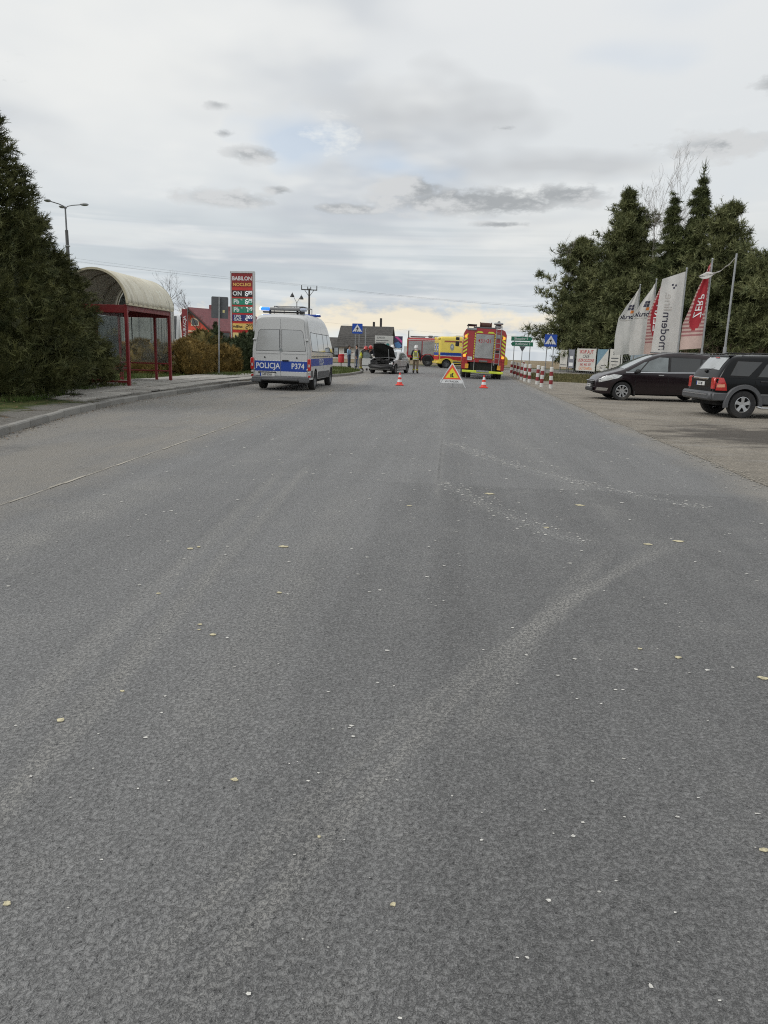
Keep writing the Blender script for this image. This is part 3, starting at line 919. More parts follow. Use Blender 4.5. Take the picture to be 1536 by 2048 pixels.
def wheel(parent, x, y, R_, wd, side, rim='spoke5', rimmat=None, rr=.64):
    """wheel mesh (tyre) with a rim child; axis along y"""
    t = MB()
    prof = [(R_ * rr, -wd * .42), (R_ * .80, -wd * .5), (R_ * .95, -wd * .47), (R_, -wd * .36), (R_, wd * .36), (R_ * .95, wd * .47), (R_ * .80, wd * .5), (R_ * rr, wd * .42), (R_ * rr * .96, 0), (R_ * rr, -wd * .42)]
    t.lathe(prof, (0, 0, 0), 'Y', 30)
    o = t.build('wheel', M_TYRE, parent, 40)
    o.location = (x, y, R_)
    r = MB(); rim_r = R_ * rr; s = side
    r.lathe([(rim_r * 1.0, s * wd * .40), (rim_r * .93, s * wd * .42), (rim_r * .88, s * wd * .30), (rim_r * .86, -s * wd * .3)], (0, 0, 0), 'Y', 28)
    r.lathe([(1e-3, s * wd * .33), (rim_r * .2, s * wd * .34), (rim_r * .24, s * wd * .26), (rim_r * .26, s * wd * .1)], (0, 0, 0), 'Y', 14)
    ns = {'spoke5': 5, 'spoke8': 8, 'steel': 0, 'spoke7': 7}[rim]
    for k in range(ns):
        a = 2 * PI * k / ns + .3
        c_, s_ = math.cos(a), math.sin(a)
        wi, wo = (.20, .27) if ns == 5 else (.13, .17)
        pts = []
        for rr_2, hw_, yy in ((.14, wi, .33), (.55, (wi + wo) / 2 * .8, .35), (.93, wo, .36)):
            for sg in (-1, 1): pts.append((rim_r * (rr_2 * c_ - sg * hw_ * s_), s * wd * yy, rim_r * (rr_2 * s_ + sg * hw_ * c_)))
        back = [(p[0], p[1] - s * wd * .12, p[2]) for p in pts]
        r.add(pts + back, [(0, 1, 3, 2), (2, 3, 5, 4), (0, 2, 8, 6), (2, 4, 10, 8), (1, 7, 9, 3), (3, 9, 11, 5)])
    if ns == 0:
        r.lathe([(rim_r * .24, s * wd * .16), (rim_r * .6, s * wd * .22), (rim_r * .8, s * wd * .05), (rim_r * .9, s * wd * .1)], (0, 0, 0), 'Y', 24)
        for k in range(8):
            a = 2 * PI * k / 8
            r.cyl((rim_r * .4 * math.cos(a), s * wd * .18, rim_r * .4 * math.sin(a)), (rim_r * .4 * math.cos(a), s * wd * .26, rim_r * .4 * math.sin(a)), rim_r * .05, n=6)
    r.build('rim', rimmat or M_ALLOY, o, 35)
    MB().lathe([(1e-3, 0), (rim_r * .85, 0)], (0, s * wd * .02, 0), 'Y', 20).build('brake_disc', M_RUB, o, fix=False)
    return o
def strip(body, pts, wd, sd, off=.005):
    """thin line along a side-view polyline"""
    mb = MB()
    for (xa, za), (xb, zb) in zip(pts, pts[1:]):
        d = Vector((xb - xa, zb - za)); L = d.length; d /= L
        nx, nz = -d.y * wd / 2, d.x * wd / 2
        p = body.side([(xa - nx, za - nz), (xb - nx, zb - nz), (xb + nx, zb + nz), (xa + nx, za + nz)], off, sd, .2)
        mb.add(p.v, p.f)
    return mb
def mirror_part(root, x, y, z, sd, m, sz=(.12, .22, .16)):
    p = MB().box((x, y + sd * sz[1] / 2, z), sz, b=.04).build('wing_mirror', m, root, 40)
    MB().box((x + .02, y + sd * sz[1] / 2 - sd * (sz[1] / 2 + .04), z - sz[2] * .3), (.05, .12, .04), b=.01).build('mirror_arm', M_BLACK, p)
    MB().box((x - sz[0] / 2 - .002, y + sd * sz[1] / 2, z), (.006, sz[1] * .8, sz[2] * .78)).build('mirror_glass', M_CHROME, p)
    return p
def plate(root, o, u, v, w_, h, txt, nrm, size=None):
    o, u, v, nrm = Vector(o), Vector(u), Vector(v), Vector(nrm)
    p = MB().prism([(-w_ / 2, -h / 2), (w_ / 2, -h / 2), (w_ / 2, h / 2), (-w_ / 2, h / 2)], o, u, v, nrm * .012).build('number_plate', M_PLATE, root)
    MB().text(txt, size or h * .8, o + nrm * .015, u, v, .02, .85).build('lettering', M_INK, p, fix=False)
    MB().flat([(-w_ / 2 + .005, -h / 2 + .004), (-w_ / 2 + w_ * .09, -h / 2 + .004), (-w_ / 2 + w_ * .09, h / 2 - .004), (-w_ / 2 + .005, h / 2 - .004)], o + nrm * .014, u, v).build('country_band', M_BLUE, p, fix=False)
    return p
def arch_liner(root, b, wd=.32):
    for ax, ar, az_ in b.arches:
        for sd in (-1, 1):
            mb = MB()
            y1 = b.hw(ax, az_ + ar + .05) - .012; y0 = y1 - wd
            n = 14
            for k in range(n + 1):
                a = PI * k / n
                mb.v += [(ax - ar * .99 * math.cos(a), sd * y1, az_ + ar * .99 * math.sin(a)), (ax - ar * .99 * math.cos(a), sd * y0, az_ + ar * .99 * math.sin(a))]
            for k in range(n): mb.f.append((2 * k, 2 * k + 2, 2 * k + 3, 2 * k + 1))
            mb.f.append(tuple(2 * k + 1 for k in range(n + 1)))
            mb.mi = [0] * len(mb.f)
            mb.build('wheel_housing', M_RUB, root)

# ---------------------------------------------------------------- police van
def police_van():
    silver = mat('van_silver', (.58, .585, .58), .32, .1, .015, 1.2, coat=.4)
    silver2 = mat('van_panel_silver', (.48, .485, .48), .12, .25, .015, 1.2, coat=.5)
    t = thing('police_van', 'silver police van with blue POLICJA band and lit blue roof beacons', 'van', (-6.02, 29.75, 0), R(90))
    W0 = 1.07
    b = Body([(-2.95, 2.50), (-2.9, 2.60), (-2.75, 2.66), (-1.5, 2.71), (.5, 2.70), (1.1, 2.60), (1.55, 2.40), (2.35, 1.48), (2.5, 1.38), (2.9, 1.2), (3.06, 1.02), (3.12, .8)],
             [(-2.95, .40), (2.8, .36), (3.12, .42)], [(-2.95, 1.03), (-2.8, W0), (2.2, W0), (2.7, 1.0), (3.0, .88), (3.12, .74)], 1.35, .135, [(-1.78, .43, .36), (1.9, .43, .36)], .16, .05, .06)
    link('body', b.mesh('body', silver), t)
    arch_liner(t, b)
    MB().box((0, 0, .34), (5.6, 1.7, .2)).build('underbody', M_RUB, t)
    xr = -2.95
    # rear doors with pressed window panels
    for sd in (1, -1):
        def yy(z): return b.hw(xr, min(z, 2.3)) - .075
        zs = [.52, .9, 1.35, 1.8, 2.2, 2.42]
        poly = [(sd * .008, .52)] + [(sd * yy(z), z) for z in zs] + [(sd * (yy(2.42) - .06), 2.50), (sd * .008, 2.52)]
        d = MB().prism(poly, (xr - .001, 0, 0), (0, 1, 0), (0, 0, 1), (-.022, 0, 0)).build('rear_door', silver, t)
        wp = [(sd * .05, 1.40), (sd * (yy(1.4) - .07), 1.40), (sd * (yy(1.45) - .05), 1.45), (sd * (yy(2.0) - .08), 2.05), (sd * (yy(2.1) - .13), 2.12), (sd * .05, 2.13)]
        cy = sum(p[0] for p in wp) / len(wp); cz = 1.77
        big = [(cy + (p[0] - cy) * 1.045, cz + (p[1] - cz) * 1.04) for p in wp]
        MB().flat(big, (xr - .0245, 0, 0), (0, 1, 0), (0, 0, 1)).build('window_seal', M_DGREY, d, fix=False)
        MB().prism(wp, (xr - .0225, 0, 0), (0, 1, 0), (0, 0, 1), (-.008, 0, 0)).build('window_panel', silver2, d)
        MB().prism([(sd * .06, 1.30), (sd * (yy(1.3) - .05), 1.30), (sd * (yy(1.3) - .06), 1.35), (sd * .06, 1.35)], (xr - .022, 0, 0), (0, 1, 0), (0, 0, 1), (-.012, 0, 0)).build('door_ledge', silver, d)
        for hz in (1.78, .75):
            MB().box((xr - .02, sd * (yy(hz) + .045), hz), (.06, .12, .07), b=.02).build('door_hinge', silver2, d)
        MB().cyl((xr - .02, sd * .58, 1.165), (xr - .038, sd * .58, 1.165), .028, n=12).build('lock_cover', M_BLACK, d)
        MB().prism([(sd * .008, .68), (sd * (yy(.8) + .005), .68), (sd * (yy(.9) + .005), 1.04), (sd * .008, 1.04)], (xr - .0235, 0, 0), (0, 1, 0), (0, 0, 1), (-.003, 0, 0)).build('blue_band', M_BLUE, d)
        for k in range(9):
            for zc in (1.05, .67):
                y0 = .02 + k * .108
                if y0 + .06 < yy(.8): MB().flat([(sd * y0, zc - .014), (sd * (y0 + .058), zc - .014), (sd * (y0 + .058), zc + .014), (sd * y0, zc + .014)], (xr - .0245, 0, 0), (0, 1, 0), (0, 0, 1)).build('white_check', M_PRINTW, d, fix=False)
        # seen from behind, the van's left is on the left of the picture
        txt, yc = ('POLICJA', .47) if sd == 1 else ('P374', -.62)
        MB().text(txt, .275, (xr - .029, yc, .862), (0, -1, 0), (0, 0, 1), .016, .86).build('lettering', M_PRINTW, d, fix=False)
        # tail lamp column
        lp = MB().box((xr - .01, sd * 1.035, .93), (.12, .12, .42), b=.025).build('tail_lamp', M_LAMPR, t, 40)
        MB().box((xr - .058, sd * 1.03, .90), (.03, .07, .11), b=.01).build('reverse_lamp', M_LAMPW, lp)
        MB().box((xr - .02, sd * 1.04, .52), (.06, .08, .07), b=.01).build('reflector', M_LAMPR, t)
        MB().box((xr - .01, sd * 1.03, .66), (.1, .1, .08), b=.02).build('lamp_foot', M_LAMPW, t)
    MB().cyl((xr - .022, .0, 1.44), (xr - .042, 0, 1.44), .062, n=18).build('badge', M_CHROME, t)
    vw = MB().lathe([(.045, -.043), (.052, -.043)], (xr, 0, 1.44), 'X', 18)
    for p in ([(-.022, .04), (0, .004), (.022, .04)], [(-.036, .025), (-.016, -.036), (0, -.006), (.016, -.036), (.036, .025)]):
        for (a, c), (d, e) in zip(p, p[1:]):
            vw.cyl((xr - .044, a, 1.44 + c), (xr - .044, d, 1.44 + e), .005, n=4)
    vw.build('emblem', M_BLACK, t)
    MB().box((xr - .035, -.17, 1.06), (.03, .24, .05), b=.012).build('door_handle', M_BLACK, t)
    MB().box((xr - .03, .50, .635), (.03, .66, .05), b=.012).build('plate_lamp_bar', M_BLACK, t)
    plate(t, (xr - .03, .49, .555), (0, -1, 0), (0, 0, 1), .54, .13, 'HPP E351', (-1, 0, 0))
    bp = MB().box((xr - .08, 0, .42), (.22, 2.06, .16), b=.04)
    bp.box((xr - .16, 0, .40), (.14, 1.3, .08), b=.02)
    bp.box((xr - .1, .86, .36), (.2, .36, .14), b=.03).box((xr - .1, -.86, .36), (.2, .36, .14), b=.03)
    bp.build('rear_bumper', M_DGREY, t, 40)
    # flanks
    for sd in (1, -1):
        for nm, poly in (('side_window', [(-2.55, 1.42), (-1.35, 1.40), (-1.35, 2.04), (-2.5, 2.06), (-2.58, 2.0)]), ('side_window', [(-1.29, 1.40), (-.02, 1.39), (-.02, 2.03), (-1.29, 2.04)]), ('side_window', [(.04, 1.39), (.98, 1.38), (.98, 2.02), (.04, 2.03)]),
                         ('door_window', [(1.06, 1.38), (2.1, 1.36), (1.72, 1.92), (1.5, 2.02), (1.06, 2.04)])):
            w_ = b.side(poly, .006, sd).build(nm, M_GLASS2, t, 40)
            cx = sum(p[0] for p in poly) / len(poly); cz = sum(p[1] for p in poly) / len(poly)
            b.side([(cx + (p[0] - cx) * 1.05, cz + (p[1] - cz) * 1.07) for p in poly], .003, sd).build('window_seal', M_BLACK, w_, 40)
        b.side([(-2.9, .88), (2.75, .86), (2.75, 1.14), (-2.9, 1.14)], .004, sd).build('blue_band', M_BLUE, t, 40)
        b.side([(-2.75, .47), (-2.3, .47), (-2.3, .72), (-2.75, .72)], .006, sd).build('lower_cladding', M_DGREY, t, 40)
        b.side([(-1.25, .40), (1.4, .38), (1.4, .64), (-1.25, .66)], .008, sd).build('lower_cladding', M_DGREY, t, 40)
        strip(b, [(1.02, .55), (1.02, 2.1)], .012, sd, .009).build('door_gap', M_BLACK, t, fix=False)
        strip(b, [(-.1, .55), (-.1, 2.1)], .012, sd, .009).build('door_gap', M_BLACK, t, fix=False)
        strip(b, [(-2.7, 1.22), (1.0, 1.20)], .03, sd, .009).build('slide_rail', M_DGREY, t, fix=False)
        lt = MB()
        g_, f_ = text_geo('POLICJA', .3, .012, .9)
        u_ = -1 if sd == 1 else 1
        lt.add([(-.6 + x * (1 if sd == -1 else -1), sd * (b.hw(-.6, 1.0) + .0075), 1.0 + z) for x, z in g_], f_)
        lt.build('lettering', M_PRINTW, t, fix=False)
        mirror_part(t, 2.05, sd * (W0 + .08), 1.42, sd, M_BLACK, (.14, .2, .36))
        MB().box((1.35, sd * (W0 + .012), 1.19), (.16, .03, .03), b=.008).build('door_handle', M_BLACK, t)
        wheel(t, -1.78, sd * .93, .36, .24, sd, 'steel', M_STEEL)
        wheel(t, 1.9, sd * .93, .36, .24, sd, 'steel', M_STEEL)
        MB().box((2.98, sd * .68, .96), (.2, .3, .2), b=.06).build('headlamp', M_LAMPW, t)
    b.over(1.62, 2.33, -.93, .93, -.95, .95).build('windscreen', M_GLASS, t, 40)
    MB().box((3.06, 0, .55), (.2, 1.7, .26), b=.06).build('front_bumper', M_DGREY, t)
    # roof gear: light bar across the back, second beacon in front, equipment frame
    M_BEAC = mat('beacon_blue', (.02, .16, .8), .2, 0, .1, 6, coat=.6, emit=(.03, .25, 1.), estr=.9)
    M_FLASH = mat('beacon_flash', (.5, .8, 1.), .2, 0, .05, 6, emit=(.45, .85, 1.), estr=8.)
    lb = MB().box((-2.45, -.05, 2.86), (.3, 1.1, .10), b=.03).build('light_bar', mat('lightbar_grey', (.25, .255, .26), .4, .2, .1, 5), t)
    MB().box((-2.45, .66, 2.86), (.3, .36, .11), b=.04).build('beacon_lens', M_BEAC, lb)
    MB().ball((-2.5, .80, 2.865), .075, 12, 8, (1.2, 1.1, .75)).build('flashing_lamp', M_FLASH, lb, 60)
    MB().box((-2.45, -.72, 2.85), (.3, .24, .11), b=.04).build('beacon_lens', mat('beacon_pale', (.45, .5, .62), .15, 0, .1, 6, coat=.6), lb)
    for sd in (1, -1): MB().box((-2.45, sd * .5, 2.76), (.1, .06, .14), b=.01).build('bar_foot', M_BLACK, lb)
    MB().box((-2.45, 0, 2.75), (.22, 1.5, .05), b=.01).build('bar_tray', M_BLACK, lb)
    fb = MB().box((.75, 0, 2.78), (.34, 1.55, .09), b=.03).build('light_bar', M_BLUE, t)
    MB().ball((.72, -.68, 2.79), .07, 12, 8, (1.2, 1.2, .75)).build('flashing_lamp', M_FLASH, fb, 60)
    fr = MB()
    for y in (-.55, .55): fr.tube([(-1.6, y, 2.72), (-1.6, y, 3.0), (.1, y, 3.0), (.1, y, 2.72)], .014)
    for x in (-1.6, -.75, .1): fr.tube([(x, -.55, 3.0), (x, .55, 3.0)], .014)
    fr.build('roof_rack', M_STEEL, t)
    rl = MB().ball((-1.2, -.42, 2.92), .17, 10, 7, (1.2, .8, .7)); rl.box((-1.2, -.42, 2.8), (.2, .16, .18), b=.02)
    rl.build('searchlight', M_BLACK, t, 50)
    for y, a in ((.1, .3), (-.04, -.25)):
        MB().tube([(-.75, y, 3.0), (-.75, y, 3.05)], .012).build('rack_post', M_STEEL, t)
    return t
police_van()

# ---------------------------------------------------------------- dark MPV, nose towards the road
def mpv():
    pt = mat('aubergine_paint', (.013, .007, .009), .22, .0, .06, 2, coat=.35, spec=.4)
    t = thing('parked_car', 'dark aubergine people carrier parked with its nose towards the road', 'car', (7.62, 28.72, 0), R(180 + 3))
    W0 = .935
    b = Body([(-2.40, .62), (-2.36, .95), (-2.25, 1.2), (-1.95, 1.58), (-1.7, 1.67), (-.9, 1.73), (-.1, 1.71), (.35, 1.62), (.8, 1.42), (1.42, 1.10), (1.6, 1.05), (2.0, .93), (2.25, .80), (2.36, .66), (2.42, .5)],
             [(-2.4, .36), (-2.2, .27), (2.1, .24), (2.42, .3)], [(-2.4, .72), (-2.2, .86), (-1.6, W0), (1.5, W0), (2.0, .86), (2.3, .68), (2.42, .5)], .95, .26, [(-1.40, .40, .33), (1.45, .40, .33)], .12, .05, .09, .12, .012)
    link('body', b.mesh('body', pt), t); arch_liner(t, b)
    MB().box((0, 0, .27), (4.2, 1.5, .14)).build('underbody', M_RUB, t)
    for sd in (1, -1):
        polys = [('quarter_window', [(1.30, 1.04), (.92, 1.05), (.62, 1.40), (.72, 1.38)]), ('door_window', [(.86, 1.05), (-.10, 1.06), (-.12, 1.55), (.20, 1.56), (.55, 1.42)]),
                 ('door_window', [(-.20, 1.06), (-1.22, 1.08), (-1.25, 1.54), (-.22, 1.56)]), ('quarter_window', [(-1.32, 1.08), (-2.10, 1.12), (-1.86, 1.47), (-1.32, 1.53)])]
        for i, (nm, p) in enumerate(polys):
            w_ = b.side(p, .006, sd, .1).build(nm, M_GLASS if i > 1 else M_GLASS2, t, 40)
        b.side([(1.42, 1.00), (-2.18, 1.06), (-1.92, 1.50), (-.5, 1.60), (.25, 1.60), (.62, 1.44)], .003, sd, .12).build('window_surround', M_BLACK, t, 40)
        strip(b, [(1.38, 1.015), (-.1, 1.03), (-2.15, 1.085)], .026, sd, .008).build('chrome_strip', M_CHROME, t, fix=False)
        for px in ([(1.02, .30), (1.0, 1.02)], [(-.15, .30), (-.15, 1.56)], [(-1.05, .75), (-1.27, 1.1)], [(-.15, .31), (-1.0, .33)]):
            strip(b, px, .012, sd, .004).build('door_gap', M_RUB, t, fix=False)
        strip(b, [(.98, .52), (-.98, .54)], .022, sd, .010).build('door_crease', pt, t, fix=False)
        for hx in (.12, -.95): MB().box((hx, sd * (W0 + .006), .93), (.19, .035, .035), b=.01).build('door_handle', M_CHROME, t)
        mirror_part(t, .98, sd * (W0 - .01), 1.06, sd, M_BLACK, (.13, .2, .14))
        hl = b.side([(2.26, .62), (1.62, .80), (1.50, .90), (1.78, .93), (2.10, .84), (2.26, .74)], .010, sd, .08).build('headlamp', M_LAMPW, t, 40)
        b.side([(2.33, .33), (1.98, .33), (1.94, .43), (2.30, .45)], .012, sd, .08).build('fog_lamp', M_CHROME, t, 40)
        tl = b.side([(-2.33, .80), (-2.08, .82), (-1.98, 1.06), (-2.16, 1.2), (-2.26, 1.1)], .010, sd, .08).build('tail_lamp', M_LAMPR, t, 40)
        wheel(t, -1.40, sd * .80, .335, .22, sd, 'spoke8', None, .66)
        wheel(t, 1.45, sd * .80, .335, .22, sd, 'spoke8', None, .66)
        MB().box((1.00, sd * .82, .26), (.04, .2, .18), b=.01).build('mud_flap', M_BLACK, t)
        MB().tube([(1.1 * .1, sd * .66, 1.735), (-1.6, sd * .68, 1.715)], .016).build('roof_rail', M_STEEL, t)
    b.over(.38, 1.40, -.95, .95, -.97, .97).build('windscreen', M_GLASS2, t, 40)
    b.over(-1.98, -2.26, -.9, .9, -.9, .9).build('rear_window', M_GLASS, t, 40)
    gr = MB().box((2.37, 0, .62), (.1, .8, .16), b=.03)
    gr.build('grille', M_BLACK, t)
    MB().box((2.39, 0, .665), (.1, .84, .03), b=.01).build('grille_bar', M_CHROME, t)
    MB().box((2.42, 0, .36), (.08, .95, .14), b=.03).build('air_intake', M_BLACK, t)
    plate(t, (2.435, 0, .50), (0, 1, 0), (0, 0, 1), .5, .11, 'SCI 60N4', (1, 0, 0))
    MB().box((-2.40, 0, .55), (.1, 1.3, .2), b=.04).build('rear_bumper', pt, t)
    return t
mpv()

# ---------------------------------------------------------------- dark SUV, tail towards the road
def suv():
    pt = mat('black_green_paint', (.003, .004, .005), .22, 0, .06, 2, coat=.08, spec=.25)
    cl = mat('cladding_grey', (.082, .085, .090), .5, .1, .08, 6, dirt=.12)
    hd = R(7)
    ax = (-1.36, -.79)
    ox = 8.0 - (ax[0] * math.cos(hd) - ax[1] * math.sin(hd)); oy = 21.35 - (ax[0] * math.sin(hd) + ax[1] * math.cos(hd))
    t = thing('parked_car', 'black off-road car with grey wheel arches, tail towards the road', 'car', (ox, oy, 0), hd)
    W0 = .90
    b = Body([(-2.16, .72), (-2.13, .98), (-2.08, 1.10), (-1.90, 1.40), (-1.72, 1.62), (-1.55, 1.675), (-.6, 1.70), (.2, 1.68), (.5, 1.58), (1.12, 1.16), (1.3, 1.12), (2.0, 1.02), (2.2, .92), (2.3, .7)],
             [(-2.16, .50), (-1.8, .40), (2.1, .38), (2.3, .45)], [(-2.16, .80), (-2.0, .86), (-1.6, W0), (1.6, W0), (2.1, .82), (2.3, .64)], 1.02, .28, [(-1.36, .43, .375), (1.35, .43, .375)], .11, .05, .06, .05, .0)
    link('body', b.mesh('body', pt), t); arch_liner(t, b)
    MB().box((0, 0, .42), (4.0, 1.4, .18)).build('underbody', M_RUB, t)
    for sd in (1, -1):
        # flared arches standing proud of the body
        for axx, ar, az_ in b.arches:
            mb = MB(); n = 18
            for k in range(n + 1):
                a = PI * (k / n) * 1.12 - .18
                for rr_2, of in ((ar - .006, .0), (ar + .0, .055), (ar + .095, .05), (ar + .125, .0)):
                    x_, z_ = axx - rr_2 * math.cos(a), az_ + rr_2 * math.sin(a)
                    mb.v.append((x_, sd * (W0 - .015 + of), z_))
            for k in range(n):
                for j in range(3): mb.f.append((k * 4 + j, k * 4 + 4 + j, k * 4 + 5 + j, k * 4 + 1 + j))
            mb.mi = [0] * len(mb.f)
            mb.build('wheel_arch', cl, t, 40)
        b.side([(-.92, .40), (.92, .40), (.92, .62), (-.92, .64)], .022, sd, .2).build('sill_cladding', cl, t, 40)
        strip(b, [(-.90, .655), (.9, .645)], .035, sd, .028).build('cladding_strip', M_STEEL, t, fix=False)
        polys = [('quarter_window', [(-1.78, 1.15), (-1.28, 1.14), (-.90, 1.52), (-1.58, 1.53)]), ('door_window', [(-1.02, 1.13), (-.02, 1.12), (-.02, 1.53), (-.55, 1.54), (-.78, 1.46)]), ('door_window', [(.06, 1.12), (.98, 1.10), (.48, 1.47), (.06, 1.53)])]
        for i, (nm, p) in enumerate(polys):
            w_ = b.side(p, .006, sd, .1).build(nm, M_GLASS, t, 40)
            cx = sum(q_[0] for q_ in p) / len(p); cz = sum(q_[1] for q_ in p) / len(p)
            b.side([(cx + (q_[0] - cx) * 1.09, cz + (q_[1] - cz) * 1.12) for q_ in p], .003, sd, .12).build('window_seal', M_RUB, w_, 40)
        for px in ([(-1.07, .66), (-1.08, 1.13), (-.72, 1.54), (-.5, 1.6)], [(.02, .42), (.02, 1.58)], [(1.0, .6), (1.02, 1.1)]):
            strip(b, px, .012, sd, .004).build('door_gap', M_RUB, t, fix=False)
        strip(b, [(-1.95, 1.10), (-1.0, 1.085), (1.2, 1.05)], .03, sd, .008).build('belt_crease', pt, t, fix=False)
        for hx in (-.85, .2): MB().box((hx, sd * (W0 + .004), 1.0), (.2, .035, .04), b=.012).build('door_handle', M_BLACK, t)
        mirror_part(t, .92, sd * (W0 - .02), 1.15, sd, pt, (.12, .2, .15))
        rl = MB().tube([(.3, sd * .60, 1.70), (.2, sd * .61, 1.75), (-1.2, sd * .62, 1.745), (-1.4, sd * .62, 1.70)], .018)
        rl.build('roof_rail', M_BLACK, t, 50)
        tl = b.side([(-2.13, .74), (-1.84, .74), (-1.88, .92), (-1.96, 1.08), (-2.10, 1.08)], .012, sd, .08).build('tail_lamp', M_LAMPR, t, 40)
        b.side([(-2.11, .82), (-1.90, .83), (-1.92, .91), (-2.10, .90)], .016, sd, .08).build('indicator', mat('pink_lens', (.72, .35, .22), .15, 0, .1, 9, coat=.6), tl, 40)
        MB().box((-2.145, sd * .70, .92), (.06, .2, .32), b=.02).build('tail_lamp', M_LAMPR, t, 40)
        MB().tube([(-1.0, sd * .98, .33), (-.9, sd * 1.0, .30), (.9, sd * 1.0, .30), (1.0, sd * .98, .33)], .03, 8).build('side_step', M_CHROME, t, 50)
        wheel(t, -1.36, sd * .79, .375, .25, sd, 'spoke5', None, .58)
        wheel(t, 1.35, sd * .79, .375, .25, sd, 'spoke5', None, .58)
        MB().box((2.2, sd * .62, .85), (.16, .36, .16), b=.05).build('headlamp', M_LAMPW, t)
    b.over(-1.98, -1.70, -.86, .86, -.9, .9).build('rear_window', mat('pale_rear_glass', (.34, .36, .365), .08, 0, .15, 3, coat=.4), t, 40)
    MB().box((-1.64, 0, 1.66), (.22, 1.15, .05), b=.02).build('roof_spoiler', pt, t)
    MB().box((-1.78, .0, 1.615), (.03, .22, .03), b=.01).build('brake_light', M_LAMPR, t)
    wp = MB().tube([(-2.0, .05, 1.26), (-1.96, -.3, 1.33)], .012); wp.ball((-2.04, .05, 1.24), .05, 8, 6)
    wp.build('rear_wiper', M_BLACK, t)
    MB().prism([(-.66, .70), (.66, .70), (.70, 1.06), (-.70, 1.06)], (-2.17, 0, 0), (0, 1, 0), (0, 0, 1), (.05, 0, 0)).build('tailgate', pt, t)
    MB().box((-2.18, 0, 1.04), (.04, .9, .05), b=.012).build('tailgate_trim', M_CHROME, t)
    plate(t, (-2.175, 0, .90), (0, -1, 0), (0, 0, 1), .5, .11, 'SCI 78JE', (-1, 0, 0))
    bp = MB().box((-2.20, 0, .58), (.24, 1.72, .24), b=.05); bp.box((-1.98, .87, .57), (.5, .08, .22), b=.03).box((-1.98, -.87, .57), (.5, .08, .22), b=.03)
    bp.build('rear_bumper', cl, t, 40)
    MB().box((-2.325, 0, .62), (.012, 1.5, .03)).build('bumper_strip', M_CHROME, t)
    MB().tube([(-2.2, 0, .42), (-2.36, 0, .42), (-2.38, 0, .46)], .022).build('tow_bar', M_BLACK, t)
    MB().box((2.24, 0, .6), (.2, 1.5, .3), b=.06).build('front_bumper', cl, t)
    MB().box((2.28, 0, .86), (.06, .7, .14), b=.02).build('grille', M_CHROME, t)
    b.over(.52, 1.12, -.94, .94, -.96, .96).build('windscreen', M_GLASS, t, 40)
    return t
suv()
# ---------------------------------------------------------------- fire engine seen from behind
Y_, Z_ = (0, 1, 0), (0, 0, 1)
def rect(y0, y1, z0, z1): return [(y0, z0), (y1, z0), (y1, z1), (y0, z1)]
def roof_gear(t, x0, zt):
    rk = MB()
    for y in (.55, 1.02): rk.tube([(x0 + .1, y, zt), (x0 + .1, y, zt + .20), (x0 + 3.2, y, zt + .20)], .028)
    for k in range(6): rk.tube([(x0 + .1 + k * .6, .55, zt + .20), (x0 + .1 + k * .6, 1.02, zt + .20)], .02)
    rk.build('roof_rack', M_BLACK, t)
    br = mat('hose_brown', (.075, .03, .022), .75, 0, .3, 14)
    rl = MB().lathe([(.05, -.34), (.2, -.34), (.2, -.3), (.14, -.26), (.15, .26), (.2, .3), (.2, .34), (.05, .34)], (x0 + .5, -.0, zt + .18), 'Y', 18)
    o = rl.build('hose_reel', br, t, 40)
    for k in range(7):
        MB().lathe([(.165 + .01 * math.cos(a * PI / 4), .0 + .034 * math.sin(a * PI / 4)) for a in range(9)], (x0 + .5, -.22 + k * .073, zt + .18), 'Y', 18).build('hose_turn', br, o, 40)
    mk = MB().box((x0 + .5, -.72, zt + .16), (.5, .36, .2), b=.05); mk.box((x0 + .4, -.72, zt + .32), (.7, .52, .12), b=.05)
    mk.cyl((x0 + .1, -.72, zt + .40), (x0 + .9, -.72, zt + .40), .08, .06, 12)
    mk.build('water_cannon', M_GALV, t, 40)
    MB().box((x0 + .25, .05, zt + .04), (.4, 1.3, .1), b=.02).build('roof_walkway', M_DGREY, t)
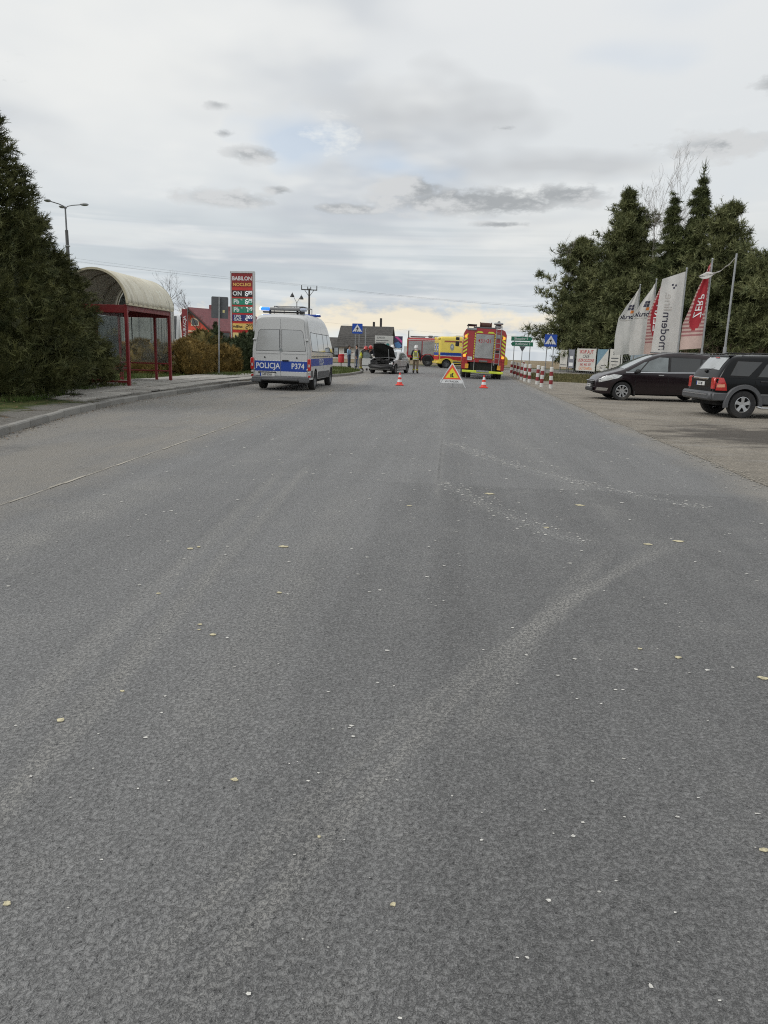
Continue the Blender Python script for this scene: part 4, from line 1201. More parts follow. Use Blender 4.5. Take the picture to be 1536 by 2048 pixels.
def fire_engine_rear():
    t = thing('fire_engine', 'red fire engine seen from behind, grey roller shutter numbered 431 21', 'fire engine', (1.90, 48.1, 0), R(90), rx=R(1.9))
    xr = -3.6
    body = MB()
    sec = [(-1.23, .95), (-1.23, 2.55), (-1.12, 2.78), (-.95, 2.86), (.95, 2.86), (1.12, 2.78), (1.23, 2.55), (1.23, .95)]
    body.prism(sec, (xr, 0, 0), Y_, Z_, (4.6, 0, 0)).build('body', M_RED, t, 30)
    cab = MB().prism([(-1.2, .75), (-1.2, 2.3), (-1.08, 2.55), (1.08, 2.55), (1.2, 2.3), (1.2, .75)], (1.05, 0, 0), Y_, Z_, (2.3, 0, 0)).build('cab', M_RED, t, 30)
    for sd in (1, -1): MB().box((2.3, sd * 1.203, 1.85), (1.3, .012, .7), b=.005).build('cab_window', M_GLASS, cab)
    MB().box((3.355, 0, 1.85), (.012, 2.0, .8), b=.005).build('windscreen', M_GLASS, cab)
    MB().box((0, 0, .75), (6.6, .9, .3)).build('chassis', M_RUB, t)
    MB().box((xr + .3, 0, .82), (.5, 1.5, .7), b=.02).build('pump_bay', M_RUB, t)
    # centre shutter with slats
    shut = mat('shutter_grey', (.40, .405, .40), .38, .35, .07, 3)
    rs = MB().prism(rect(-.525, .525, 1.20, 2.55), (xr, 0, 0), Y_, Z_, (-.008, 0, 0)).build('roller_shutter', M_STEEL, t)
    sl = MB().box((0, 0, 0), (.018, 1.03, .058), b=.012).mesh('shutter_slat', shut, 40)
    for k in range(21):
        o = link('shutter_slat', sl, rs); o.location = (xr - .014, 0, 1.265 + k * .0615)
    MB().box((xr - .03, 0, 1.215), (.03, 1.05, .05), b=.01).build('shutter_bar', M_GALV, rs)
    MB().text('431•21', .30, (xr - .0265, 0, 2.16), (0, -1, 0), Z_, .008, .92).build('lettering', M_PRINTR, rs, fix=False)
    # frames in broken yellow and red
    for sd in (1, -1):
        for k in range(11):
            z0 = 1.10 + k * .14
            MB().prism([(sd * .545, z0), (sd * .60, z0 + .03), (sd * .60, z0 + .11), (sd * .545, z0 + .08)], (xr - .001, 0, 0), Y_, Z_, (-.006, 0, 0)).build('frame_stripe', M_FLUO, t)
        # chevrons up the corners
        for k in range(7):
            z0 = 1.22 + k * .215
            if z0 + .3 > 2.72: continue
            MB().prism([(sd * .98, z0 + .16), (sd * 1.20, z0), (sd * 1.20, z0 + .105), (sd * .98, z0 + .265)], (xr - .001, 0, 0), Y_, Z_, (-.007, 0, 0)).build('chevron_stripe', M_FLUO, t)
        MB().prism([(sd * .12, 2.61), (sd * .54, 2.61), (sd * .44, 2.70), (sd * .2, 2.70)], (xr - .001, 0, 0), Y_, Z_, (-.007, 0, 0)).build('frame_stripe', M_FLUO, t)
        MB().box((xr - .02, sd * 1.09, 2.38), (.04, .12, .16), b=.02).build('amber_lamp', mat('amber_glow', (.8, .25, .03), .3, 0, .1, 8, emit=(1., .32, .05), estr=1.1), t)
        MB().box((xr - .02, sd * 1.10, 1.28), (.04, .14, .14), b=.02).build('amber_lamp', MATS['amber_glow'], t)
        for z in (1.08, .96): MB().cyl((xr - .0, sd * 1.13, z), (xr - .035, sd * 1.13, z), .055, n=14).build('tail_lamp', M_LAMPR, t)
        MB().box((xr + .32, sd * 1.06, .74), (.7, .34, .44), b=.04).build('mudguard', M_RED, t)
        MB().box((xr - .04, sd * .93, .70), (.03, .2, .26), b=.01).build('marker_plate', mat('orange_plate', (.72, .36, .04), .5, 0, .1, 6), t)
        MB().box((xr - .01, sd * .52, .75), (.03, .03, .6)).build('bay_post', M_GALV, t)
        # mirrors far in front stick out past the body
        for z, h in ((2.32, .2), (1.98, .34)):
            MB().box((3.2, sd * 1.52, z), (.14, .24, h), b=.04).build('wing_mirror', M_BLACK, cab)
        MB().tube([(3.1, sd * 1.2, 2.45), (3.2, sd * 1.40, 2.46), (3.2, sd * 1.40, 1.8), (3.1, sd * 1.2, 1.75)], .02).build('mirror_arm', M_PRINTW, cab)
        for wy in (1.05, .76):
            wheel(t, -2.1, sd * wy, .5, .27, sd, 'steel', M_STEEL, .56)
        wheel(t, 2.2, sd * 1.02, .5, .3, sd, 'steel', M_STEEL, .56)
    # left panel is plain red; ladder on the right
    MB().prism(rect(.64, .95, 1.06, 2.72), (xr - .001, 0, 0), Y_, Z_, (-.012, 0, 0)).build('equipment_door', M_RED, t)
    plate(t, (xr - .014, .80, 1.14), (0, -1, 0), Z_, .28, .2, 'SCI', (-1, 0, 0), .1)
    ld = thing('ladder', None, None); ld.parent = t
    for y in (-.62, -.90): MB().tube([(xr - .13, y, .82), (xr - .07, y - .01, 3.05)], .024, 6).build('rail', M_GALV, ld)
    for k in range(8): MB().tube([(xr - .13 + .027 * (.1 + k * .29), -.62, .92 + k * .29), (xr - .13 + .027 * (.1 + k * .29), -.90, .92 + k * .29)], .018, 6).build('rung', M_GALV, ld)
    MB().box((xr - .03, -.76, 2.45), (.05, .22, .24), b=.01).build('locker', M_GALV, t)
    MB().box((xr - .03, -.76, 1.62), (.05, .22, .12), b=.01).build('locker', M_BLACK, t)
    MB().box((xr - .02, .80, 2.80), (.08, .55, .12), b=.02).build('cornice', M_GALV, t)
    bp = MB().box((xr - .16, 0, .41), (.28, 2.36, .13), b=.02).build('rear_step', M_FLUO, t)
    MB().box((xr - .31, 0, .45), (.02, .72, .10), b=.006).build('step_plate', M_GALV, bp)
    MB().box((xr + .1, 0, .27), (.08, 1.3, .06), b=.01).build('underrun_bar', M_STEEL, t)
    MB().box((xr - .02, 0, 1.02), (.1, .5, .1), b=.02).build('tow_hitch', M_STEEL, t)
    roof_gear(t, xr, 2.86)
    return t
fire_engine_rear()

def fire_engine_side():
    t = thing('fire_engine', 'red fire engine standing side-on at the crossroads behind the ambulance', 'fire engine', (-.35, 74.2, 0), R(2))
    xr = -3.8
    MB().prism([(-1.22, .80), (-1.22, 2.5), (-1.1, 2.66), (1.1, 2.66), (1.22, 2.5), (1.22, .80)], (xr, 0, 0), Y_, Z_, (4.9, 0, 0)).build('body', M_RED, t, 30)
    cab = MB().prism([(-1.2, .7), (-1.2, 2.2), (-1.05, 2.5), (1.05, 2.5), (1.2, 2.2), (1.2, .7)], (1.15, 0, 0), Y_, Z_, (2.5, 0, 0)).build('cab', M_RED, t, 30)
    for sd in (1, -1):
        for x in (1.9, 2.9): MB().box((x, sd * 1.203, 1.75), (.8, .012, .65), b=.005).build('cab_window', M_GLASS, cab)
        shut = mat('shutter_grey', (.40, .405, .40), .38, .35, .07, 3)
        for x0, x1 in ((xr + .12, xr + 1.38), (xr + 1.46, xr + 2.72)):
            s_ = MB().box(((x0 + x1) / 2, sd * 1.224, 1.70), (x1 - x0, .012, 1.32)).build('roller_shutter', M_STEEL, t)
            for k in range(12): MB().box(((x0 + x1) / 2, sd * 1.234, 1.10 + k * .11), (x1 - x0 - .04, .018, .10), b=.01).build('shutter_slat', shut, s_)
        op = MB().box((xr + 3.3, sd * 1.222, 1.65), (.95, .012, 1.5)).build('open_locker', M_RUB, t)
        for z in (1.15, 1.55, 1.95): MB().box((xr + 3.3, sd * 1.235, z), (.9, .03, .04)).build('shelf', M_GALV, op)
        for z in (1.28, 1.7, 2.08):
            for dx_ in (-.25, .1): MB().box((xr + 3.3 + dx_, sd * 1.24, z), (.26, .03, .2), b=.02).build('stowed_tool', M_DGREY, op)
        MB().box((xr + 2.4, sd * 1.225, 2.47), (4.6, .014, .05)).build('white_stripe', M_PRINTW, t)
        MB().box((xr + .8, sd * 1.23, .93), (1.2, .03, .24), b=.02).build('skirt', M_RED, t)
        MB().box((xr + 4.0, sd * 1.23, .85), (.9, .03, .3), b=.02).build('skirt', M_RED, t)
        ar = MB()
        for k in range(13):
            a = PI * k / 12
            for r_ in (.62, .70): ar.v.append((xr + 2.0 - r_ * math.cos(a), sd * 1.25, .5 + r_ * math.sin(a)))
        for k in range(12): ar.f.append((2 * k, 2 * k + 2, 2 * k + 3, 2 * k + 1))
        ar.mi = [0] * 12
        ar.build('wheel_arch', M_RED, t)
        MB().box((xr + 2.0, sd * 1.226, .82), (1.22, .008, .56)).build('wheel_well', M_RUB, t)
        wheel(t, xr + 2.0, sd * 1.08, .53, .32, sd, 'steel', M_STEEL, .56)
        wheel(t, 2.5, sd * 1.06, .53, .32, sd, 'steel', M_STEEL, .56)
        MB().box((xr - .02, sd * 1.1, 1.2), (.05, .14, .3), b=.02).build('tail_lamp', M_LAMPR, t)
        MB().box((xr - .02, sd * 1.0, 2.1), (.03, .3, .9), b=.01).build('chevron_panel', M_FLUO, t)
    MB().box((-.2, 0, .7), (6.6, 1.6, .3)).build('chassis', M_RUB, t)
    MB().tube([(xr + .1, -1.1, 2.6), (xr + .1, -1.1, 3.3)], .05).build('light_mast', M_BLACK, t)
    gear = mat('teal_gear', (.22, .30, .31), .6, 0, .2, 5)
    MB().box((xr + 3.4, -.4, 2.78), (1.9, .6, .16), b=.04).build('roof_box', gear, t)
    MB().box((xr + 1.0, -.3, 2.76), (1.4, .8, .12), b=.04).build('roof_box', M_DGREY, t)
    MB().box((xr + 2.2, -.3, 2.80), (.5, .5, .2), b=.08).build('roof_vent', M_BLACK, t)
    rk = MB()
    for y in (-1.0, 1.0): rk.tube([(xr + .2, y, 2.66), (xr + .2, y, 2.8), (xr + 4.6, y, 2.8), (xr + 4.6, y, 2.66)], .02)
    rk.build('roof_rail', M_GALV, t)
    return t
fire_engine_side()

def star(mb, o, u, v, r):
    """six-armed star"""
    for k in range(3):
        a = PI * k / 3 + PI / 2
        c_, s_ = math.cos(a), math.sin(a); w_ = r * .17
        mb.flat([(c_ * r - s_ * w_, s_ * r + c_ * w_), (-c_ * r - s_ * w_, -s_ * r + c_ * w_), (-c_ * r + s_ * w_, -s_ * r - c_ * w_), (c_ * r + s_ * w_, s_ * r - c_ * w_)], Vector(o) , u, v)
        o = Vector(o) + Vector(u).cross(Vector(v)) * .0006
def disc(r, n=20): return [(r * math.cos(2 * PI * k / n), r * math.sin(2 * PI * k / n)) for k in range(n)]
def ambulance():
    yl = paint('ambulance_yellow', (.86, .66, .08))
    rd = mat('ambulance_red', (.55, .03, .025), .4, 0, .08, 4)
    hd = R(14)
    ax = (-2.5, -.9)
    ox = -.32 - (ax[0] * math.cos(hd) - ax[1] * math.sin(hd)); oy = 68.4 - (ax[0] * math.sin(hd) + ax[1] * math.cos(hd))
    t = thing('ambulance', 'yellow ambulance with blue and red side bands behind the fire engine', 'ambulance', (ox, oy, 0), hd)
    W0 = 1.03
    b = Body([(-3.2, 2.50), (-3.15, 2.66), (-2.95, 2.76), (-1.5, 2.80), (.5, 2.80), (1.2, 2.68), (1.6, 2.45), (2.5, 1.5), (2.65, 1.38), (3.1, 1.18), (3.3, 1.0), (3.36, .75)],
             [(-3.2, .42), (3.0, .38), (3.36, .45)], [(-3.2, .98), (-3.05, W0), (2.4, W0), (2.9, .96), (3.25, .84), (3.36, .7)], 1.35, .12, [(-2.5, .45, .37), (2.05, .45, .37)], .18, .05, .05)
    link('body', b.mesh('body', yl), t); arch_liner(t, b)
    MB().box((0, 0, .4), (6., 1.6, .2)).build('underbody', M_RUB, t)
    for sd in (1, -1):
        b.side([(-3.1, 1.12), (-.75, 1.10), (-.75, 1.36), (-3.1, 1.38)], .006, sd).build('blue_band', M_BLUE, t, 40)
        b.side([(-3.1, 1.06), (-.75, 1.04), (-.75, 1.10), (-3.1, 1.12)], .008, sd).build('white_line', M_PRINTW, t, 40)
        b.side([(-3.1, .80), (-2.9, .84), (-2.5, .90), (-2.1, .84), (-1.85, .72), (-.75, .66), (-.75, 1.04), (-3.1, 1.06)], .006, sd).build('red_band', rd, t, 40)
        b.side([(-2.75, 2.28), (-.5, 2.27), (-.5, 2.40), (-2.7, 2.42)], .006, sd).build('roof_band', mat('band_brown_red', (.36, .10, .06), .4, 0, .08, 4), t, 40)
        b.side([(-1.9, .48), (1.4, .46), (1.4, .60), (-1.9, .62)], .010, sd).build('rub_strip', M_DGREY, t, 40)
        e = b.side([(-2.02 + x * .6, 1.86 + z) for x, z in disc(.30)], .007, sd).build('emblem', mat('emblem_grey', (.30, .32, .30), .5, 0, .1, 8), t, 40)
        st = MB(); star(st, (-2.02, sd * (b.hw(-2.02, 1.86) + .012), 1.86), (.62 * -sd, 0, 0), Z_, .2); st.build('emblem_star', M_PRINTW, e, fix=False)
        b.side([(-.72, 1.42), (.35, 1.42), (.35, 2.16), (-.72, 2.16)], .006, sd).build('side_window', M_GLASS, t, 40)
        b.side([(.9, 1.40), (2.15, 1.38), (1.65, 2.1), (.9, 2.12)], .006, sd).build('door_window', M_GLASS, t, 40)
        for px in ([(-.8, .6), (-.8, 2.25)], [(.5, .6), (.5, 2.25)]): strip(b, px, .015, sd, .010).build('door_gap', M_DGREY, t, fix=False)
        wheel(t, -2.5, sd * .88, .37, .25, sd, 'steel', M_STEEL)
        wheel(t, 2.05, sd * .88, .37, .25, sd, 'steel', M_STEEL)
        mirror_part(t, 2.2, sd * 1.1, 1.45, sd, M_BLACK, (.14, .2, .34))
        xr = -3.2
        d = MB().prism([(sd * .01, .62), (sd * .93, .62), (sd * .93, 1.6), (sd * .84, 2.4), (sd * .76, 2.55), (sd * .01, 2.58)], (xr - .001, 0, 0), Y_, Z_, (-.02, 0, 0)).build('rear_door', yl, t)
        w_ = MB().prism([(sd * .1, 1.42), (sd * .84, 1.42), (sd * .78, 2.2), (sd * .1, 2.2)], (xr - .02, 0, 0), Y_, Z_, (-.008, 0, 0)).build('rear_window', M_GLASS2, d)
        MB().flat([(sd * .46 + x, 1.82 + z) for x, z in disc(.3)], (xr - .0305, 0, 0), Y_, Z_).build('emblem', M_PRINTW, w_, fix=False)
        st = MB(); star(st, (xr - .032, sd * .46, 1.82), (0, -1, 0), Z_, .26); st.build('emblem_star', M_BLUE, w_, fix=False)
        MB().prism(rect(min(sd * .01, sd * .93), max(sd * .01, sd * .93), 1.12, 1.38), (xr - .021, 0, 0), Y_, Z_, (-.004, 0, 0)).build('blue_band', M_BLUE, d)
        MB().prism(rect(min(sd * .01, sd * .93), max(sd * .01, sd * .93), .72, 1.06), (xr - .021, 0, 0), Y_, Z_, (-.004, 0, 0)).build('red_band', rd, d)
        MB().box((xr - .01, sd * .97, 1.0), (.08, .09, .4), b=.02).build('tail_lamp', M_LAMPR, t)
        MB().box((xr + .02, sd * .7, 2.60), (.2, .42, .2), b=.06).build('beacon_housing', yl, t)
    MB().box((-3.26, 0, .5), (.2, 1.9, .2), b=.04).build('rear_bumper', yl, t)
    b.over(1.68, 2.48, -.93, .93, -.95, .95).build('windscreen', M_GLASS, t, 40)
    MB().box((.9, 0, 2.86), (.4, 1.3, .14), b=.05).build('beacon_bar', M_BLUE, t)
    MB().box((-1.2, 0, 2.86), (.8, .7, .1), b=.03).build('roof_vent', M_WHITE, t)
    return t
ambulance()

# ---------------------------------------------------------------- crashed car
def crashed_car():
    pt = mat('wreck_silver', (.56, .57, .575), .3, .2, .06, 3, coat=.5)
    hd = R(-103)
    ax = (1.30, .74)
    ox = -3.50 - (ax[0] * math.cos(hd) - ax[1] * math.sin(hd)); oy = 48.5 - (ax[0] * math.sin(hd) + ax[1] * math.cos(hd))
    t = thing('crashed_car', 'silver crashed car with smashed front, raised bonnet and open door', 'car', (ox, oy, 0), hd)
    W0 = .87
    b = Body([(-2.2, .60), (-2.15, .86), (-1.9, 1.0), (-1.55, 1.05), (-1.25, 1.22), (-.75, 1.40), (-.1, 1.43), (.25, 1.38), (.95, .98), (1.05, .95), (1.6, .88), (1.85, .72), (1.92, .5)],
             [(-2.2, .36), (-1.9, .24), (1.8, .24), (1.92, .34)], [(-2.2, .72), (-1.9, .82), (-1.3, W0), (1.2, W0), (1.7, .80), (1.92, .68)], .88, .34, [(-1.32, .36, .31), (1.30, .36, .31)], .10, .04, .08)
    link('body', b.mesh('body', pt, cut=lambda c: (c.x > 1.02 and c.z > .60 and abs(c.y) < .70) or (c.x > 1.62 and c.z > .42)), t)
    arch_liner(t, b)
    MB().box((-.2, 0, .26), (3.6, 1.45, .14)).build('underbody', M_RUB, t)
    # engine bay exposed: black lumps, crash beam, cracked lamps, hanging bumper skin
    bay = MB().box((1.35, 0, .50), (.9, 1.42, .44), b=.05).build('engine_bay', M_RUB, t)
    rr2 = random.Random(4)
    for k in range(16):
        MB().box((rr2.uniform(1.1, 1.85), rr2.uniform(-.62, .62), rr2.uniform(.62, .86)), (rr2.uniform(.12, .34), rr2.uniform(.14, .36), rr2.uniform(.08, .22)), (rr2.uniform(-.4, .4), rr2.uniform(-.4, .4), rr2.uniform(-.6, .6)), b=.03).build('engine_part', rr2.choice([M_BLACK, M_RUB, M_BLACK, M_DGREY]), bay)
    for k in range(6):
        MB().tube([(rr2.uniform(1.1, 1.9), rr2.uniform(-.6, .6), .78), (rr2.uniform(1.3, 1.95), rr2.uniform(-.6, .6), rr2.uniform(.7, .98)), (rr2.uniform(1.5, 2.0), rr2.uniform(-.6, .6), .6)], .02).build('torn_hose', M_BLACK, bay)
    MB().box((1.9, .02, .52), (.12, 1.5, .16), (0, 0, .06), b=.03).build('crash_beam', M_BLACK, t)
    bm_ = MB()
    pr = [(1.72, -.88, .42), (1.95, -.70, .36), (2.10, -.3, .34), (2.12, .1, .30), (2.06, .5, .36), (1.9, .75, .42)]
    for p in pr: bm_.v += [(p[0], p[1], p[2] + .2), (p[0] + .05, p[1], p[2] + .1), (p[0] + .02, p[1], p[2]), (p[0] - .1, p[1], p[2])]
    for i in range(len(pr) - 1):
        for k in range(3): bm_.f.append((i * 4 + k, i * 4 + 4 + k, i * 4 + 5 + k, i * 4 + 1 + k))
    bm_.mi = [0] * len(bm_.f)
    bm_.build('torn_bumper', M_BLACK, t, 40)
    MB().box((1.80, .66, .62), (.2, .28, .18), (.3, .2, -.4), b=.05).build('broken_headlamp', M_LAMPW, t)
    MB().box((1.92, .72, .36), (.12, .2, .34), (.2, .3, .2), b=.03).build('torn_panel', M_BLACK, t)
    MB().box((2.06, .35, .06), (.3, .5, .05), (0, .1, .3), b=.015).build('fallen_panel', M_BLACK, t)
    # bonnet standing open, dark underside towards us
    hg = (.98, 1.0); an = R(58); L = 1.02
    bn = MB(); N = 8
    for i in range(N + 1):
        s_ = i / N
        for j in range(9):
            y = -.72 + 1.44 * j / 8
            yy_ = y * (1 - .10 * s_)
            dz = .05 * (1 - (y / .72) ** 2) + .03 * math.sin(9 * s_ + 3 * y)
            bn.v.append((hg[0] + s_ * L * math.cos(an) - dz * math.sin(an), yy_, hg[1] + s_ * L * math.sin(an) * (1 - .30 * max(0, y)) + dz * math.cos(an)))
    for i in range(N):
        for j in range(8): bn.f.append((i * 9 + j, i * 9 + 9 + j, i * 9 + 10 + j, i * 9 + 1 + j))
    bn.mi = [0] * len(bn.f)
    skin = MB(); skin.v = list(bn.v); skin.f = list(bn.f); skin.mi = list(bn.mi)
    bo = skin.build('bonnet', pt, t, 50)
    bn.map(lambda p: p + Vector((math.sin(an), 0, -math.cos(an))) * .025).build('bonnet_liner', M_RUB, bo, 50)
    MB().tube([(1.55, .45, .72), (1.32, .30, 1.55)], .013).build('bonnet_stay', M_GALV, t)
    for sd in (1, -1):
        for nm, p in (('door_window', [(.72, .93), (-.18, .92), (-.18, 1.32), (.12, 1.33), (.3, 1.27)]), ('door_window', [(-.24, .92), (-1.02, .94), (-.95, 1.24), (-.6, 1.32), (-.24, 1.33)])):
            b.side(p, .006, sd, .1).build(nm, M_GLASS2, t, 40)
        for px in ([(.8, .3), (.8, .92)], [(-.21, .28), (-.21, 1.34)], [(-.95, .6), (-1.05, .95)]): strip(b, px, .012, sd, .006).build('door_gap', M_RUB, t, fix=False)
        b.side([(-1.0, .40), (.85, .40), (.85, .47), (-1.0, .47)], .010, sd).build('rub_strip', M_DGREY, t, 40)
        wheel(t, -1.32, sd * .74, .31, .2, sd, 'spoke7', M_STEEL, .64)
        wheel(t, 1.30, sd * .74, .31, .2, sd, 'spoke7', M_STEEL, .64)
        b.side([(-2.12, .66), (-1.85, .68), (-1.85, .86), (-2.08, .86)], .010, sd).build('tail_lamp', M_LAMPR, t, 40)
    mirror_part(t, .62, W0 - .02, .95, 1, M_BLACK, (.1, .16, .11))
    b.over(.30, .93, -.94, .94, -.96, .96).build('windscreen', M_GLASS2, t, 40)
    b.over(-.78, -1.22, -.9, .9).build('rear_window', M_GLASS, t, 40)
    # right front door swung wide open
    hx, hy = .78, -W0; da = R(180 + 62)
    u = Vector((math.cos(da), math.sin(da), 0)); nn = Vector((-u.y, u.x, 0))
    door = MB().prism([(0, .26), (1.0, .28), (1.04, .5), (1.02, .90), (0, .93)], (hx, hy, 0), u, Z_, nn * .07).build('open_door', pt, t)
    fr = [(0.02, .92), (.42, 1.30), (.75, 1.36), (.98, 1.33), (1.02, .92)]
    MB().tube([Vector((hx, hy, 0)) + u * a + Vector((0, 0, z)) + nn * .035 for a, z in fr], .028).build('window_frame', M_BLACK, door)
    MB().flat(fr, Vector((hx, hy, 0)) + nn * .035, u, Z_).build('door_window', M_GLASS2, door, fix=False)
    MB().prism(rect(.02, 1.03, .42, .47), Vector((hx, hy, 0)) + nn * .0705, u, Z_, nn * .012).build('rub_strip', M_DGREY, door)
    MB().box(Vector((hx, hy, .98)) + u * .15 + nn * .12, (.1, .16, .12), b=.03).build('wing_mirror', M_BLACK, door)
    return t
crashed_car()

# ---------------------------------------------------------------- people
def limb_mat(name, col, rough=.85): return mat(name, col, rough, 0, .14, 9, .3, 40)
M_SKIN = mat('skin', (.48, .27, .19), .55, 0, .08, 12)
M_SAND = limb_mat('sand_trousers', (.21, .165, .11)); M_NAVY = limb_mat('navy_jacket', (.018, .02, .028)); M_BOOT = limb_mat('boots', (.015, .015, .015))
M_HIVIS = limb_mat('hivis_yellow', (.58, .60, .06)); M_REFL = mat('reflective_tape', (.60, .62, .60), .35, .2, .08, 20)
M_HELW = mat('white_helmet', (.72, .72, .70), .25, 0, .06, 8, coat=.5); M_HELR = mat('red_helmet', (.50, .03, .025), .25, 0, .06, 8, coat=.5)
def person(label, loc, rz, jacket, trousers, pose, h=1.78, helmet=None, vest=None, hair=None, gloves=None, group=None):
    k = h / 1.78
    J = {'pelvis': (0, 0, .98), 'waist': (.0, 0, 1.10), 'chest': (.02, 0, 1.34), 'neck': (.02, 0, 1.50), 'chin': (.035, 0, 1.575), 'brow': (.035, 0, 1.665), 'crown': (.025, 0, 1.745),
         'sh': (.0, .19, 1.43), 'el': (-.02, .27, 1.14), 'wr': (.06, .27, .90), 'hip': (0, .095, .93), 'kn': (.02, .11, .51), 'an': (0, .115, .09), 'to': (.16, .13, .05)}
    Rd = {'pelvis': .150, 'waist': .145, 'chest': .165, 'neck': .062, 'chin': .068, 'brow': .092, 'crown': .066, 'sh': .085, 'el': .062, 'wr': .044, 'hip': .115, 'kn': .082, 'an': .062, 'to': .05}
    V = []; E_ = []; RR = []; T = []; idx = {}
    def put(n, p, r, typ):
        idx[n] = len(V); V.append(Vector(p) * k); RR.append(r * k); T.append(typ); return idx[n]
    typ = {'pelvis': 1, 'waist': 0, 'chest': 0, 'neck': 2, 'chin': 2, 'brow': 2, 'crown': 2}
    for n in ('pelvis', 'waist', 'chest', 'neck', 'chin', 'brow', 'crown'): put(n, pose.get(n, J[n]), Rd[n], typ[n])
    for a, b in zip(('pelvis', 'waist', 'chest', 'neck', 'chin', 'brow'), ('waist', 'chest', 'neck', 'chin', 'brow', 'crown')): E_.append((idx[a], idx[b]))
    # nose
    br_ = Vector(pose.get('brow', J['brow'])); put('nose', br_ + Vector((.10, 0, -.03)), .014, 2); E_.append((idx['brow'], idx['nose']))
    for sd, s in ((1, 'L'), (-1, 'R')):
        def P(n):
            if n + s in pose: return pose[n + s]
            q = J[n]; return (q[0], q[1] * sd, q[2])
        for n, tp in (('sh', 0), ('el', 0), ('wr', 0), ('hip', 1), ('kn', 1), ('an', 1), ('to', 3)): put(n + s, P(n), Rd[n], tp)
        E_ += [(idx['chest'], idx['sh' + s]), (idx['sh' + s], idx['el' + s]), (idx['el' + s], idx['wr' + s]), (idx['pelvis'], idx['hip' + s]), (idx['hip' + s], idx['kn' + s]), (idx['kn' + s], idx['an' + s]), (idx['an' + s], idx['to' + s])]
        put('he' + s, Vector(P('an')) + Vector((-.05, 0, -.04)), .045, 3); E_.append((idx['an' + s], idx['he' + s]))
        w_ = Vector(P('wr')); d = (w_ - Vector(P('el'))).normalized()
        pm = put('pa' + s, w_ + d * .075, .034, 4); E_.append((idx['wr' + s], pm))
        side_ = d.cross(Vector((1, 0, 0))); side_ = side_.normalized() if side_.length > .1 else Vector((0, 1, 0))
        ac = d.cross(side_).normalized()
        for f, ln in ((-1.5, .062), (-.5, .078), (.5, .072), (1.5, .055)):
            k1 = put('f%s%s' % (f, s), w_ + d * .115 + ac * f * .019, .0095, 4); k2 = put('g%s%s' % (f, s), w_ + d * (.115 + ln * .55) + ac * f * .02 + side_ * .008, .009, 4)
            k3 = put('h%s%s' % (f, s), w_ + d * (.115 + ln) + ac * f * .02 + side_ * .026, .008, 4)
            E_ += [(pm, k1), (k1, k2), (k2, k3)]
        k1 = put('th' + s, w_ + d * .06 + ac * -.045, .011, 4); k2 = put('ti' + s, w_ + d * .105 + ac * -.058, .009, 4)
        E_ += [(pm, k1), (k1, k2)]
    me = bpy.data.meshes.new('tmp'); me.from_pydata(V, E_, []); ob = bpy.data.objects.new('tmp', me); COL.objects.link(ob)
    ob.modifiers.new('s', 'SKIN'); sv = me.skin_vertices[0].data
    for i, r in enumerate(RR): sv[i].radius = (r, r)
    for i in (idx['waist'], idx['chest'], idx['pelvis']): sv[i].radius = (RR[i] * 1.12, RR[i] * .78)
    sv[0].use_root = True
    ob.modifiers.new('d', 'SUBSURF').levels = 1
    dg = bpy.context.evaluated_depsgraph_get()
    bmsh = bpy.data.meshes.new_from_object(ob.evaluated_get(dg))
    bpy.data.objects.remove(ob); bpy.data.meshes.remove(me)
    for m in (jacket, trousers, M_SKIN, M_BOOT, gloves or M_SKIN): bmsh.materials.append(m)
    seg = [(Vector(V[a]), Vector(V[b]), T[b] if T[a] != 0 or T[b] not in (1,) else T[b]) for a, b in E_]
    for p in bmsh.polygons:
        c = p.center; best = 1e9; bt = 0
        for a, b, tt in seg:
            ab = b - a; u_ = max(0, min(1, (c - a).dot(ab) / ab.length_squared)); d = (a + ab * u_ - c).length
            if d < best: best = d; bt = tt if u_ > .12 or tt in (0, 1) else tt
        p.material_index = bt; p.use_smooth = True
    t = thing('person', label, 'person', loc, rz, group)
    body = link('body', bmsh, t)
    bw = Vector(pose.get('brow', J['brow'])) * k; nk = Vector(pose.get('neck', J['neck'])) * k
    upv = (Vector(pose.get('crown', J['crown'])) - Vector(pose.get('chin', J['chin']))).normalized()
    hq = Vector((0, 0, 1)).rotation_difference(upv).to_matrix()
    if helmet:
        hm = MB().lathe([(.150, -.035), (.145, .0), (.128, .03), (.122, .075), (.095, .125), (.05, .152), (.001, .16)], (0, 0, 0), 'Z', 16)
        hm.box((0, 0, .135), (.26, .03, .06), b=.012)
        hm.map(lambda p: hq @ p + bw)
        hm.build('helmet', helmet, t, 50)
        ng = MB()
        for i in range(9):
            a = PI / 2 + PI * i / 8
            for z in (-.03, -.16): ng.v.append(tuple(hq @ Vector((.13 * math.cos(a), .12 * math.sin(a), z)) + bw))
        for i in range(8): ng.f.append((2 * i, 2 * i + 2, 2 * i + 3, 2 * i + 1))
        ng.mi = [0] * 8
        ng.build('neck_guard', M_REFL if helmet is M_HELW else M_NAVY, t, 60)
    elif hair:
        MB().ball((0, 0, 0), .108, 12, 8, (1.05, .92, 1.05)).map(lambda p: hq @ Vector((p.x - .02, p.y, max(p.z, -.06 if p.x < .02 else .03) + .03)) + bw).build('hair', hair, t, 60)
    for sd in (1, -1):
        ey = MB().ball((0, 0, 0), .013, 8, 5).map(lambda p: hq @ (p + Vector((.088, sd * .034, .0))) + bw)
        ey.build('eye', M_INK, body)
        MB().ball((0, 0, 0), .025, 8, 5, (.6, .35, 1.2)).map(lambda p: hq @ (p + Vector((.0, sd * .098, -.02))) + bw).build('ear', M_SKIN, body)
